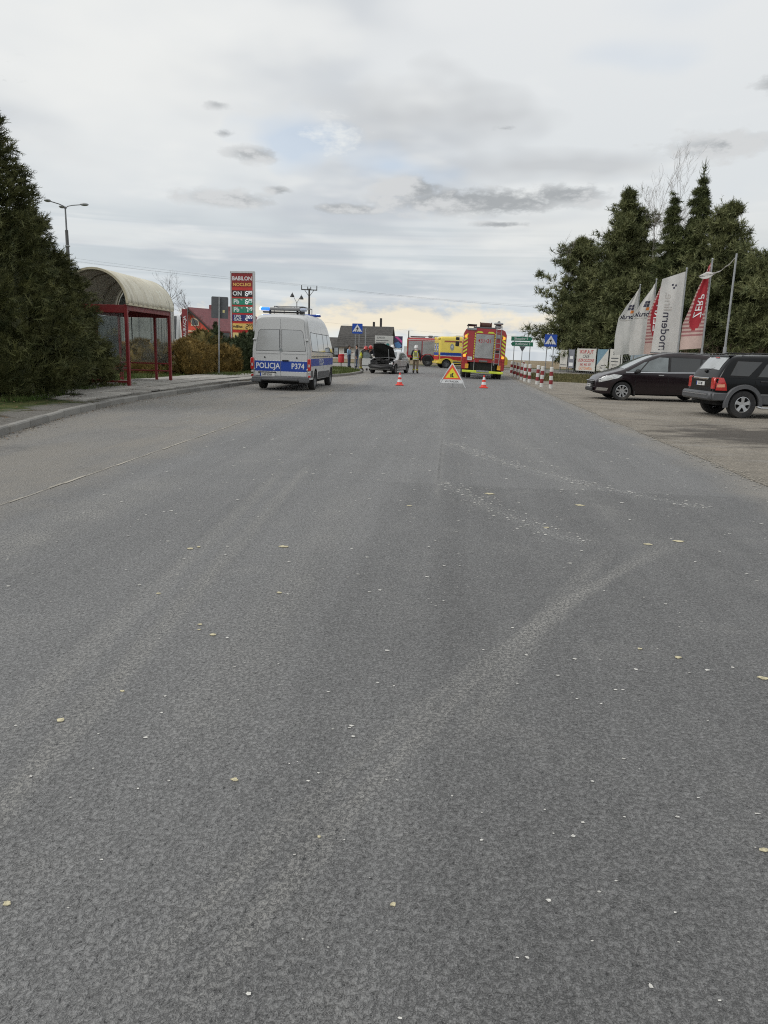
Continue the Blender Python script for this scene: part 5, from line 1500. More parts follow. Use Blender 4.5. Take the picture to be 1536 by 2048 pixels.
    ch = Vector(pose.get('chest', J['chest'])) * k; pv = Vector(pose.get('pelvis', J['pelvis'])) * k
    ax = (ch - pv).normalized(); q = Vector((0, 0, 1)).rotation_difference(ax).to_matrix()
    def band(z0, z1, ry, rx, m, nm, par):
        mb = MB(); n = 20
        for z in (z0, z1):
            for i in range(n):
                a = 2 * PI * i / n
                mb.v.append(tuple(q @ Vector((rx * k * math.cos(a), ry * k * math.sin(a), z * k)) + pv))
        for i in range(n): mb.f.append((i, (i + 1) % n, n + (i + 1) % n, n + i))
        mb.mi = [0] * n
        return mb.build(nm, m, par, 60)
    if vest:
        prof = [(-.12, .205, .155), (.06, .195, .150), (.24, .215, .160), (.40, .215, .150), (.47, .15, .11)]
        mb = MB(); n = 22
        for z, ry, rx in prof:
            for i in range(n):
                a = 2 * PI * i / n; mb.v.append(tuple(q @ Vector((rx * k * math.cos(a) + .01, ry * k * math.sin(a), z * k)) + pv))
        for r_ in range(len(prof) - 1):
            for i in range(n): mb.f.append((r_ * n + i, r_ * n + (i + 1) % n, r_ * n + n + (i + 1) % n, r_ * n + n + i))
        mb.mi = [0] * len(mb.f)
        vo = mb.build('vest', vest, t, 60)
        band(.02, .07, .203, .156, M_REFL, 'reflective_band', vo); band(-.10, -.05, .210, .160, M_REFL, 'reflective_band', vo)
        MB().box(q @ Vector((-.155, 0, .25)) * 1.0 + pv, (.02, .17, .24), q, b=.006).build('back_panel', mat('vest_panel', (.22, .21, .10), .8, 0, .1, 12), vo)
        for sd in (1, -1): MB().box(q @ Vector((-.158, sd * .125, .25)) + pv, (.012, .035, .34), q, b=.004).build('reflective_strap', M_REFL, vo)
    for s in ('L', 'R'):
        a_ = Vector(V[idx['an' + s]]); kn_ = Vector(V[idx['kn' + s]])
        if jacket is M_NAVY and trousers is M_SAND:
            dd = (kn_ - a_).normalized(); p0 = a_ + dd * .14
            MB().cyl(p0, p0 + dd * .05, .084 * k, .086 * k, 12).build('trouser_band', M_HIVIS, t, 60)
    return t
P_STAND = {'elL': (-.06, .29, 1.16), 'wrL': (.16, .22, 1.04), 'elR': (-.02, -.29, 1.15), 'wrR': (.05, -.30, .91), 'anL': (.04, .13, .09), 'toL': (.2, .17, .05), 'anR': (-.06, -.12, .09), 'toR': (.09, -.16, .05), 'knR': (-.01, -.11, .51), 'knL': (.06, .12, .51),
           'chin': (.06, .0, 1.57), 'brow': (.07, .01, 1.655), 'crown': (.06, .01, 1.735)}
person('firefighter in white helmet and yellow vest standing with back turned on the road', (-2.25, 50.6, 0), R(84), M_NAVY, M_SAND, P_STAND, 1.84, M_HELW, M_HIVIS, gloves=M_NAVY)
P_BEND = {'waist': (.05, 0, 1.09), 'chest': (.17, 0, 1.29), 'neck': (.26, 0, 1.42), 'chin': (.31, 0, 1.47), 'brow': (.35, 0, 1.55), 'crown': (.36, 0, 1.63), 'shL': (.18, .19, 1.36), 'shR': (.18, -.19, 1.36), 'elL': (.32, .26, 1.13), 'elR': (.33, -.25, 1.13), 'wrL': (.52, .17, 1.05), 'wrR': (.53, -.16, 1.03)}
person('left one of two red-helmeted firefighters bending behind the crashed car', (-6.15, 52.7, 0), R(-25), M_NAVY, M_SAND, P_BEND, 1.76, M_HELR, M_HIVIS, gloves=M_NAVY, group='firefighters behind the wreck')
person('right one of two red-helmeted firefighters leaning over the crashed car', (-5.72, 53.3, 0), R(-60), M_NAVY, M_SAND, P_BEND, 1.84, M_HELR, None, gloves=M_NAVY, group='firefighters behind the wreck')
person('firefighter in white helmet standing behind the roof of the crashed car', (-4.05, 53.0, 0), R(-20), M_NAVY, M_SAND, {}, 1.80, M_HELW, None, gloves=M_NAVY, group='firefighters behind the wreck')
M_SKYB = limb_mat('light_blue_shirt', (.22, .36, .50)); M_JEAN = limb_mat('jeans', (.05, .07, .12)); M_HAIR = limb_mat('dark_hair', (.03, .022, .018)); M_BRN = limb_mat('brown_jacket', (.12, .05, .04))
P_TALK = {'elL': (.0, .28, 1.15), 'wrL': (.2, .14, 1.2), 'elR': (.0, -.28, 1.15), 'wrR': (.2, -.12, 1.16)}
person('bystander in a light blue top standing left of the crossing sign posts', (-8.05, 60.5, 0), R(-20), M_SKYB, M_JEAN, P_TALK, 1.72, None, None, M_HAIR)
person('bystander in a dark jacket standing behind the crossing sign posts', (-7.35, 60.0, 0), R(190), M_NAVY, M_JEAN, {}, 1.78, None, None, M_HAIR)
# ---------------------------------------------------------------- bus shelter
def bus_shelter():
    red = mat('shelter_red', (.20, .022, .024), .45, 0, .12, 3, .15, 40, dirt=.12)
    t = thing('bus_shelter', 'red-framed bus shelter with ribbed cream barrel roof beside the dark hedge', 'bus shelter', (-11.05, 25.05, .19), R(2.5))
    # local: x towards the road (front at +.95), y along the road, length 4.1
    hx, hy, H = .92, 2.03, 2.50
    def post(x, y, s=.10, z1=H): return MB().box((x, y, z1 / 2), (s, s, z1), b=.01).build('post', red, t)
    for y in (-hy, hy):
        for x in (hx, -hx): post(x, y)
    post(hx - .52, hy, .09); post(-hx, 0, .09); post(-hx + .5, -hy, .09)
    beams = [((0, -hy, H - .14), (2 * hx, .08, .24)), ((0, hy, H - .14), (2 * hx, .08, .24)), ((hx, 0, H - .10), (.08, 2 * hy, .16)), ((-hx, 0, H - .14), (.08, 2 * hy, .24))]
    for c_, d_ in beams: MB().box(c_, d_, b=.01).build('beam', red, t)
    for z in (.36, .62):
        MB().box((0, hy, z), (2 * hx, .05, .05), b=.008).build('rail', red, t)
        MB().box((-hx, 0, z), (.05, 2 * hy, .05), b=.008).build('rail', red, t)
    MB().box((0, -hy, .14), (2 * hx, .06, .07), b=.008).build('rail', red, t)
    MB().box((0, -hy, .62), (2 * hx, .06, .05), b=.008).build('rail', red, t)
    MB().box((-.35, -hy, .40), (1.0, .03, .36), b=.008).build('lower_panel', red, t)
    # glass panes, slightly dusty
    gm, q = newmat('shelter_glass')
    tr = q.n('ShaderNodeBsdfTransparent'); tr.inputs[0].default_value = (.86, .89, .88, 1)
    gl = q.n('ShaderNodeBsdfGlossy'); gl.inputs['Roughness'].default_value = .05; gl.inputs[0].default_value = (.9, .92, .92, 1)
    df = q.n('ShaderNodeBsdfDiffuse'); df.inputs[0].default_value = (.45, .46, .45, 1)
    fr = q.n('ShaderNodeFresnel'); fr.inputs[0].default_value = 1.45
    m1 = q.n('ShaderNodeMixShader'); q.put(m1.inputs[0], fr.outputs[0]); gm.node_tree.links.new(tr.outputs[0], m1.inputs[1]); gm.node_tree.links.new(gl.outputs[0], m1.inputs[2])
    m2 = q.n('ShaderNodeMixShader'); q.put(m2.inputs[0], q.lin(q.noise(q.obj, 2.2, 5, .65), .35, .75, .05, .26)); gm.node_tree.links.new(m1.outputs[0], m2.inputs[1]); gm.node_tree.links.new(df.outputs[0], m2.inputs[2])
    gm.node_tree.links.new(m2.outputs[0], q.out.inputs[0])
    z0, z1 = .66, H - .27
    for c_, d_ in [((hx - .28, hy, (z0 + z1) / 2), (.42, .008, z1 - z0)), ((-.25, hy, (z0 + z1) / 2), (1.22, .008, z1 - z0)), ((-hx, 1.0, (z0 + z1) / 2), (.008, 1.86, z1 - z0)), ((-hx, -1.0, (z0 + z1) / 2), (.008, 1.86, z1 - z0)),
                   ((.22, -hy, (z0 + z1) / 2), (1.2, .008, z1 - z0)), ((-.67, -hy, (z0 + z1) / 2), (.36, .008, z1 - z0))]:
        MB().box(c_, d_).build('glass_pane', gm, t)
    bn = MB().box((-.58, 0, .45), (.36, 3.2, .05), b=.01).build('bench_seat', mat('bench_wood', (.12, .035, .03), .6, 0, .2, 3), t)
    for y in (-1.3, 1.3): MB().box((-.58, y, .22), (.06, .06, .44), b=.01).build('bench_leg', red, bn)
    # barrel roof: ribbed translucent-looking cream sheet with dirt streaks
    rm, q = newmat('roof_cream')
    x, y, z = q.sep(q.obj)
    base = q.mix(q.ss(q.noise(q.obj, 1.3, 4, .6), .35, .7), (.64, .60, .48), (.74, .71, .59))
    streak = q.noise(q.vm('MULTIPLY', q.obj, (1.2, 14., 1.2)), 1.0, 5, .7)
    f = q.m('MULTIPLY', q.ss(streak, .50, .72), q.lin(z, 2.5, 3.3, .85, .35))
    q.put(q.bsdf.inputs['Base Color'], q.mix(f, base, (.14, .125, .085))); q.bsdf.inputs['Roughness'].default_value = .5
    rf = MB(); NA, NL = 22, 90; Rr = 1.02; L2 = hy + .16
    for j in range(NL + 1):
        yy = -L2 + 2 * L2 * j / NL
        ph = (yy + L2) / .44 % 1
        rib = .05 if (ph < .13 or ph > .87) else (.0 if .2 < ph < .8 else .02)
        for i in range(NA + 1):
            a = PI * i / NA
            rf.v.append(((Rr + rib) * math.cos(a), yy, H + .02 + (Rr + rib) * .98 * math.sin(a)))
    n = NA + 1
    for j in range(NL):
        for i in range(NA): rf.f.append((j * n + i, j * n + i + 1, (j + 1) * n + i + 1, (j + 1) * n + i))
    rf.mi = [0] * len(rf.f)
    ro = rf.build('barrel_roof', rm, t, 50)
    sm_ = ro.modifiers.new('thick', 'SOLIDIFY'); sm_.thickness = .012
    cream = mat('cream_trim', (.55, .50, .36), .5, 0, .1, 4, dirt=.2)
    for sd in (1, -1):
        MB().box((sd * Rr, 0, H + .005), (.07, 2 * L2 + .02, .07), b=.01).build('eave_trim', cream, ro)
        ar = MB()
        for i in range(NA + 1):
            a = PI * i / NA
            for r_ in (Rr - .02, Rr + .045):
                for dy in (0, .05): ar.v.append((r_ * math.cos(a), sd * (L2 - .01) + sd * dy, H + .02 + r_ * .98 * math.sin(a)))
        for i in range(NA):
            for k, kk in ((0, 1), (1, 3), (3, 2), (2, 0)): ar.f.append((i * 4 + k, i * 4 + kk, i * 4 + 4 + kk, i * 4 + 4 + k))
        ar.mi = [0] * len(ar.f)
        ar.build('end_arch', cream, ro, 50)
    gab = MB().flat([(.92 * math.cos(PI * i / 14), .90 * math.sin(PI * i / 14)) for i in range(15)], (0, hy, H), (1, 0, 0), Z_).build('end_pane', mat('gable_grey', (.40, .44, .44), .4, 0, .1, 3), ro, fix=False)
    for y in (-hy, -.9, .9): 
        MB().tube([(Rr * .97 * math.cos(PI * i / 12), y, H + .02 + Rr * .95 * math.sin(PI * i / 12)) for i in range(13)], .022, 5).build('roof_hoop', cream, ro)
    MB().tube([(hx, -hy, H - .3), (hx, -hy + .35, H - .12)], .02, 5).build('brace', red, t)
    return t
bus_shelter()

# ---------------------------------------------------------------- signs and street furniture
M_SIGNB = mat('sign_blue', (.012, .07, .40), .4, 0, .06, 6); M_SIGNG = mat('sign_green', (.008, .14, .075), .4, 0, .08, 6); M_SIGNBACK = mat('sign_back_grey', (.105, .11, .118), .5, .3, .1, 6)
def round_rect(w_, h, r, n=4):
    o = []
    for cx, cy, a0 in ((w_ / 2 - r, h / 2 - r, 0), (-w_ / 2 + r, h / 2 - r, 90), (-w_ / 2 + r, -h / 2 + r, 180), (w_ / 2 - r, -h / 2 + r, 270)):
        for k in range(n + 1):
            a = R(a0 + 90 * k / n); o.append((cx + r * math.cos(a), cy + r * math.sin(a)))
    return o
def pole(parent, x, y, z1, r=.03, z0=0., m=None, name='post'): return MB().cyl((x, y, z0), (x, y, z1), r, n=10).build(name, m or M_GALV, parent, 50)
X_ = (1, 0, 0)
def crossing_sign(label, loc, rz, w_, h, zc, dx, base_h=0.):
    t = thing('crossing_sign', label, 'road sign', loc, rz)
    for s in (-1, 1): pole(t, s * dx, .03, zc + h * .3)
    b = MB().prism(round_rect(w_, h, .04), (0, 0, zc), X_, Z_, (0, -.02, 0)).build('sign_panel', M_SIGNB, t)
    k = w_ * .46
    tr = MB().flat([(-k, -h * .30), (k, -h * .30), (0, h * .42)], (0, -.0225, zc), X_, Z_).build('white_triangle', M_PRINTW, b, fix=False)
    mn = MB(); o = (0, -.025, zc - h * .06); s = w_ * .9
    mn.flat([(.02 * s + .055 * s * math.cos(a * PI / 5), .20 * s + .055 * s * math.sin(a * PI / 5)) for a in range(10)], o, X_, Z_)
    for pl in ([(-.05, .13), (.05, .14), (.05, -.03), (-.05, -.03)], [(-.045, .0), (.0, -.03), (-.10, -.24), (-.155, -.24)], [(.0, .0), (.05, -.02), (.13, -.24), (.08, -.24)], [(-.05, .13), (-.03, .07), (-.14, -.01), (-.17, .03)], [(.04, .13), (.05, .06), (.15, .0), (.17, .04)]):
        mn.flat([(a * s, c * s) for a, c in pl], o, X_, Z_)
    mn.build('walker_figure', M_INK, tr, fix=False)
    for kx_ in (-.3, -.1, .1, .3): MB().flat(rect(kx_ * w_ * .9 - .03 * w_, kx_ * w_ * .9 + .03 * w_, -h * .30, -h * .26), (0, -.0235, zc), X_, Z_).build('zebra_bar', M_INK, tr, fix=False)
    return t
crossing_sign('blue pedestrian crossing sign on two posts beside the crashed car', (-6.28, 51.2, .1), R(0), .70, .66, 2.73, .13)
cr = crossing_sign('blue pedestrian crossing sign on two posts by the striped bollards', (6.55, 51.0, 0), R(0), .80, .78, 2.40, .215)
for s in (-.2, .1): MB().ball((s, 0, 2.82), .05, 8, 6).build('warning_lamp', M_LAMPW, cr)
def arrow_sign(t, zc, h, x0, x1, right, txt):
    p = [(x0, -h / 2), (x1, -h / 2), (x1 + .13, 0), (x1, h / 2), (x0, h / 2)] if right else [(x0, h / 2), (x1, h / 2), (x1, -h / 2), (x0, -h / 2), (x0 - .13, 0)]
    b = MB().prism(p, (0, 0, zc), X_, Z_, (0, -.02, 0)).build('arrow_panel', M_SIGNG, t)
    cx = (x0 + x1) / 2
    MB().text(txt, h * .72, (cx, -.0235, zc + .005), X_, Z_, .008, .96).build('lettering', M_PRINTW, b, fix=False)
    bd = MB(); w_ = .015; hh = h / 2 - .025
    bd.flat(rect(x0 + .02, x1 - .02, hh, hh + w_), (0, -.023, zc), X_, Z_); bd.flat(rect(x0 + .02, x1 - .02, -hh - w_, -hh), (0, -.023, zc), X_, Z_)
    bd.build('border_line', M_PRINTW, b, fix=False)
ds = thing('direction_sign', 'green direction signs reading Skoczów 9 and Kończyce 3 on two posts', 'road sign', (5.27, 57.3, 0))
pole(ds, -.55, .03, 2.72); pole(ds, .62, .03, 2.72)
arrow_sign(ds, 2.57, .33, -.80, .64, True, 'Skoczów 9'); arrow_sign(ds, 2.19, .33, -.68, .82, False, 'Kończyce 3')
yl_ = thing('yield_sign', 'grey back of a give-way sign behind the green direction signs', 'road sign', (5.95, 64., 0))
pole(yl_, 0, 0, 2.2, .03); MB().prism([(-.42, 2.35), (.42, 2.35), (0, 1.62)], (0, -.03, 0), X_, Z_, (0, -.015, 0)).build('sign_panel', M_SIGNBACK, yl_)
sb = thing('road_sign', 'grey back of a rectangular road sign on a post by the brown shrubs', 'road sign', (-10.66, 34.4, .17), R(-3), ry=R(1.6))
pole(sb, 0, 0, 3.5, .036)
pn = MB().prism(round_rect(.80, .96, .05), (0, .05, 3.02), X_, Z_, (0, .012, 0)).build('sign_panel', M_SIGNBACK, sb)
MB().box((0, .045, 3.02), (.05, .02, .92)).build('sign_channel', M_GALV, pn)
st_ = MB().flat(rect(.14, .24, -.22, -.10), (0, .0475, 3.02), X_, Z_).build('sticker', mat('sticker_yellow', (.62, .55, .25), .6, 0, .1, 20), pn, fix=False)
# the same little mast with camera-like crown seen over the bonnet
lp = thing('steel_mast', 'thin grey mast standing behind the crashed car', 'mast', (-8.4, 75.2, 0)); pole(lp, 0, 0, 3.45, .05); MB().box((0, 0, 3.45), (.16, .16, .06), b=.01).build('mast_cap', M_GALV, lp)

bin_ = thing('litter_bin', 'red litter bin on a post on the grass beyond the police van', 'litter bin', (-8.75, 61.0, .03))
pole(bin_, 0, .0, .45, .035, m=M_BLACK)
MB().lathe([(.001, .32), (.20, .32), (.24, .36), (.25, 1.0), (.235, 1.02), (.215, 1.0), (.2, .5), (.001, .45)], (0, 0, 0), 'Z', 18).build('bin_body', mat('bin_red', (.52, .03, .035), .45, 0, .1, 5), bin_, 40)
MB().lathe([(.252, .86), (.262, .88), (.262, .93), (.252, .95)], (0, 0, 0), 'Z', 18).build('bin_band', MATS['bin_red'], bin_, 40)

# accident warning tripod
def tripod_sign():
    t = thing('warning_triangle', 'folding accident warning triangle reading WYPADEK standing on the road', 'warning sign', (.13, 33.05, 0), R(2))
    tilt = R(9); up_ = Vector((0, math.sin(tilt), math.cos(tilt))); fw = Vector((0, -math.cos(tilt), math.sin(tilt)))
    o = Vector((0, -.12, 0))
    orange = mat('orange_film', (.80, .10, .03), .4, 0, .08, 8, emit=None); fy = mat('yellow_film', (.78, .68, .03), .4, 0, .06, 8)
    apex, bot = 1.02, .34
    def hw_(z): return .06 + (apex - z) * .46 / (apex - bot) * .95
    p1 = MB().prism([(-.52, .20), (.52, .20), (hw_(.34) - .01, .34), (-hw_(.34) + .01, .34)], o, X_, up_, fw * .006).build('text_panel', M_PRINTW, t)
    MB().text('WYPADEK', .115, o + up_ * .268 + fw * .009, X_, up_, .004, 1.1).build('lettering', M_INK, p1, fix=False)
    p2 = MB().prism([(-.455, .345), (.455, .345), (.03, apex + .04), (-.03, apex + .04)], o, X_, up_, fw * .006).build('triangle_panel', M_PRINTW, t)
    MB().flat([(-.41, .365), (.41, .365), (0, apex)], o + fw * .008, X_, up_).build('orange_border', orange, p2, fix=False)
    MB().flat([(-.285, .43), (.285, .43), (0, .86)], o + fw * .010, X_, up_).build('yellow_field', fy, p2, fix=False)
    ic = MB()
    for pl in ([(-.075, .47), (-.03, .47), (-.03, .60), (-.075, .60)], [(-.02, .47), (.075, .47), (.06, .50), (.03, .52), (.04, .60), (.075, .62), (.0, .64), (-.02, .62)], [(-.09, .455), (.09, .455), (.09, .465), (-.09, .465)]): ic.flat(pl, o + fw * .012, X_, up_)
    ic.build('crash_symbol', M_INK, p2, fix=False)
    for sx in (-1, 1):
        MB().tube([o + up_ * 1.04 + Vector((sx * .02, .01, 0)), Vector((sx * .60, -.13, 0.012))], .014, 6).build('leg', M_PRINTW if sx == 1 else M_GALV, t)
    MB().tube([o + up_ * 1.0 + Vector((0, .03, 0)), Vector((.08, .42, .012))], .014, 6).build('leg', M_GALV, t)
    return t
tripod_sign()
M_CONE = mat('cone_orange', (.72, .045, .025), .5, 0, .08, 8); 
def cone(label, loc):
    t = thing('traffic_cone', label, 'traffic cone', loc, U(0, .5), 'traffic cones on the road')
    MB().box((0, 0, .025), (.36, .36, .05), b=.02).build('base', M_CONE, t, 40)
    MB().lathe([(.145, .05), (.125, .07), (.108, .15)], (0, 0, 0), 'Z', 18).build('body', M_CONE, t, 40)
    for z0, z1, m, nm in ((.15, .27, M_PRINTW, 'white_band'), (.27, .36, M_CONE, 'body'), (.36, .47, M_PRINTW, 'white_band'), (.47, .56, M_CONE, 'body')):
        r_ = lambda z: .108 - (z - .15) * .19
        pr = [(r_(z0), z0), (r_(z1), z1)]
        if z1 > .5: pr += [(.001, z1)]
        MB().lathe(pr, (0, 0, 0), 'Z', 18).build(nm, m, t, 40)
    return t
cone('orange and white traffic cone in front of the crashed car', (-2.17, 33.5, 0)); cone('orange and white traffic cone in front of the red fire engine', (1.55, 33.7, 0))

M_BRED = mat('bollard_red', (.24, .026, .03), .55, 0, .12, 6, dirt=.2); M_BWHT = mat('bollard_white', (.62, .62, .59), .6, 0, .08, 6, dirt=.25)
BOL = [(4.70, 35.4, 'nearest'), (4.42, 36.6, 'second nearest'), (4.52, 39.4, 'third nearest')]
def bollard(label, x, y, ph=0, lean=0.):
    t = thing('bollard', label, 'bollard', (x, y, 0), 0, 'striped bollards along the right road edge', ry=lean)
    N = 5; h = .96 / N
    for k in range(N):
        pr = [(.085, k * h + .001), (.085, (k + 1) * h - .001)]
        if k == N - 1: pr += [(.07, (k + 1) * h + .012), (.001, (k + 1) * h + .02)]
        MB().lathe(pr, (0, 0, 0), 'Z', 14).build('red_band' if (k + ph) % 2 else 'white_band', M_BRED if (k + ph) % 2 else M_BWHT, t, 40)
    return t
for x, y, nm in BOL: bollard('red and white striped bollard, %s of the three standing closest to the camera' % nm, x, y, 0, U(-.02, .03))
for i, (x, y) in enumerate([(4.36, 41.7), (4.24, 43.0), (4.22, 45.1), (4.22, 47.4), (4.24, 50.0), (4.25, 52.6)]):
    bollard('red and white striped bollard, %s of the row receding beside the fire engine' % ('first', 'second', 'third', 'fourth', 'fifth', 'farthest')[i], x, y, 0, U(-.02, .03))
bo = thing('marker_post', 'small white and red marker post by the field road', 'marker post', (6.2, 64.5, 0)); 
MB().box((0, 0, .45), (.12, .12, .9), b=.02).build('post', M_BWHT, bo); MB().box((0, 0, .7), (.124, .124, .2), b=.01).build('red_band', M_BRED, bo)

# ---------------------------------------------------------------- fuel price totem
def totem():
    t = thing('price_totem', 'tall red fuel price sign topped with the words BABILON NOCLEGI', 'price sign', (-15.2, 55., .1), R(-6))
    W_, H = 1.62, 6.5; z0 = .6
    redp = mat('totem_red', (.50, .035, .028), .4, 0, .06, 4); fr = mat('totem_frame', (.55, .56, .56), .4, .4, .06, 6)
    bk = MB().box((0, .12, (z0 + H) / 2), (W_, .22, H - z0), b=.01).build('cabinet', redp, t)
    for s in (-1, 1): MB().box((s * (W_ / 2 + .05), .12, H / 2 + .04), (.11, .30, H + .08), b=.02).build('frame_post', fr, t)
    MB().box((0, .12, H + .05), (W_ + .18, .30, .16), b=.02).build('frame_top', fr, t)
    y = .005
    def panel(z, h, m, nm='price_row'): return MB().prism(rect(-W_ / 2 + .05, W_ / 2 - .03, z - h / 2, z + h / 2), (0, y, 0), X_, Z_, (0, -.012, 0)).build(nm, m, t)
    yel = mat('print_yellow', (.78, .50, .12), .5, 0, .06, 8)
    tp = MB().prism(rect(-W_ / 2, W_ / 2, 5.52, 6.48), (0, y, 0), X_, Z_, (0, -.008, 0)).build('title_panel', mat('totem_dark_red', (.24, .015, .015), .4, 0, .1, 4), t)
    MB().text('BABILON', .38, (0, y - .011, 6.10), X_, Z_, .022, .96).build('lettering', M_PRINTW, tp, fix=False)
    MB().text('NOCLEGI', .31, (0, y - .011, 5.68), X_, Z_, .018, 1.06).build('lettering', yel, tp, fix=False)
    blk = mat('row_black', (.02, .015, .015), .4); grn = mat('row_green', (.02, .24, .15), .4); nav = mat('row_navy', (.03, .04, .17), .4); yrow = mat('row_yellow', (.75, .50, .14), .4)
    rows = [(5.06, .44, blk, 'ON', '6', '89'), (4.50, .44, grn, 'Pb', '6', '29'), (3.93, .44, grn, 'Pb', '7', '19'), (3.35, .46, nav, 'LPG', '2', '89'), (2.74, .44, yrow, 'AdBlue', '2', '99')]
    glow = mat('led_white', (.7, .72, .72), .4, 0, .05, 8, emit=(.9, .95, 1.), estr=.35)
    for i, (z, h, m, a, d1, d2) in enumerate(rows):
        p = panel(z, h, m)
        ink = M_PRINTW if i < 4 else M_INK
        if a == 'LPG':
            MB().text('LPG', .25, (-.37, y - .016, z + .10), X_, Z_, .03, 1.15).build('lettering', ink, p, fix=False); MB().text('GAZ', .25, (-.37, y - .016, z - .12), X_, Z_, .03, 1.15).build('lettering', ink, p, fix=False)
        else:
            MB().text(a, .42 if i < 3 else .24, (-.37 if i in (0, 4) else -.45, y - .016, z - .01), X_, Z_, .03, 1.05).build('lettering', ink, p, fix=False)
            if i in (1, 2): MB().text('95' if i == 1 else '98', .14, (-.05, y - .016, z + .12), X_, Z_, .012).build('lettering', ink, p, fix=False)
        MB().flat(rect(.20, .212, z - h / 2 + .02, z + h / 2 - .02), (0, y - .015, 0), X_, Z_).build('divider', fr, p, fix=False)
        for s_, x_, hh, zz_ in ((d1, .26, .30, -.15), (d2[0], .47, .20, -.03), (d2[1], .63, .20, -.03)):
            l = MB(); led(l, s_, (x_, y - .017, z + zz_), X_, Z_, hh, .06)
            l.build('price_digit', glow if i < 4 else M_INK, p, fix=False)
    for k in range(2):
        p = panel(1.95, .7, mat('row_cream', (.72, .58, .26), .4)) if k == 0 else None
        if p: 
            MB().flat([(-.62, 2.05), (-.52, 2.18), (-.38, 1.86), (-.26, 1.82), (-.30, 1.74), (-.46, 1.78)], (0, y - .016, 0), X_, Z_).build('handset_symbol', M_INK, p, fix=False)
            MB().flat(rect(-.06, -.03, 1.62, 2.28), (0, y - .016, 0), X_, Z_).build('divider', redp, p, fix=False)
    MB().box((0, .12, .3), (1.3, .3, .6), b=.02).build('plinth', M_CONC, t)
    return t
totem()

# ---------------------------------------------------------------- street lamps, masts, wires
def street_lamp():
    t = thing('street_lamp', 'tall concrete street lamp with three arms behind the dark hedge', 'street lamp', (-28.15, 55., 0), R(8))
    MB().cyl((0, 0, 0), (0, 0, 9.3), .16, .11, 10).build('mast', mat('mast_concrete', (.12, .12, .12), .8), t, 50)
    MB().cyl((0, 0, 9.3), (0, 0, 10.9), .065, .055, 8).build('mast_top', M_STEEL, t, 50)
    MB().box((0, 0, 8.2), (.3, .3, .1), b=.02).build('mast_collar', M_GALV, t)
    for a in (-4, 118, 235):
        ca, sa = math.cos(R(a)), math.sin(R(a))
        ar = MB().tube([(0, 0, 10.7), (ca * .15, sa * .15, 10.92), (ca * .5, sa * .5, 11.0), (ca * 1.15, sa * 1.15, 11.06)], .035, 6).build('arm', M_STEEL, t)
        MB().ball((ca * 1.4, sa * 1.4, 11.08), .25, 12, 8, (.55 + .7 * abs(ca), .55 + .7 * abs(sa), .42)).build('lamp_head', M_GALV, ar, 50)
    return t
street_lamp()
def twin_lamp():
    t = thing('street_lamp', 'small twin-headed lamp post rising behind the police van', 'street lamp', (-18.3, 90., 0), R(0))
    MB().cyl((0, 0, 0), (0, 0, 6.6), .07, .05, 8).build('mast', M_STEEL, t, 50)
    for s in (-1, 1):
        ar = MB().tube([(0, 0, 6.5), (s * .28, 0, 7.0), (s * .5, 0, 7.45 + .1 * -s), (s * .52, 0, 7.6 - .1 * s)], .028, 6).build('arm', M_STEEL, t)
        MB().lathe([(.03, 7.5 - .12 * s), (.14, 7.35 - .12 * s), (.27, 7.08 - .12 * s), (.24, 7.05 - .12 * s), (.001, 7.1 - .12 * s)], (s * .55, 0, 0), 'Z', 12).build('lamp_head', M_BLACK, ar, 50)
    return t
twin_lamp()
def utility_pole():
    t = thing('utility_pole', 'dark utility pole with a crossarm and insulators behind the van', 'utility pole', (-18.7, 100., 0), R(20))
    dk = mat('pole_dark', (.05, .048, .045), .85, 0, .2, 6)
    MB().cyl((0, 0, 0), (0, 0, 8.9), .16, .11, 8).build('mast', dk, t, 50)
    MB().box((0, 0, 8.75), (2.1, .12, .12), b=.01).build('crossarm', dk, t)
    for x in (-1., -.2, .2, 1.): MB().cyl((x, 0, 8.8), (x, 0, 9.3 if abs(x) > .5 else 9.15), .06, .05, 8).build('insulator', dk, t)
    for s in (-1, 1): MB().tube([(s * .6, 0, 8.7), (0, 0, 7.9)], .035, 5).build('brace', dk, t)
utility_pole()
M_WIRE = mat('wire', (.16, .165, .17), .6)
def wire(label, pts, sag, group='overhead wires'):
    P = []
    for (a, b) in zip(pts, pts[1:]):
        a, b = Vector(a), Vector(b)
        for k in range(14):
            u_ = k / 14; p = a.lerp(b, u_); p.z -= sag * 4 * u_ * (1 - u_); P.append(p)
    P.append(Vector(pts[-1]))
    tag(MB().tube(P, .007, 4).build('overhead_wire', M_WIRE), label, 'wire', group)
for i, (dx_, z) in enumerate(((-.94, 9.3), (-.19, 9.15), (.94, 9.3))):
    wire('overhead power wire strung from the dark utility pole, %s of three' % ('left', 'middle', 'right')[i], [(-75, 62 - 6 * i, 13.5), (-18.7 + dx_, 100 + .35 * dx_, z), (45, 118 + 4 * i, 8.6), (110, 130, 9.)], 1.0)
wire('low overhead wire passing above the grey roof', [(-60, 95, 8.8), (-2, 106, 3.9), (40, 118, 5.2)], .5)

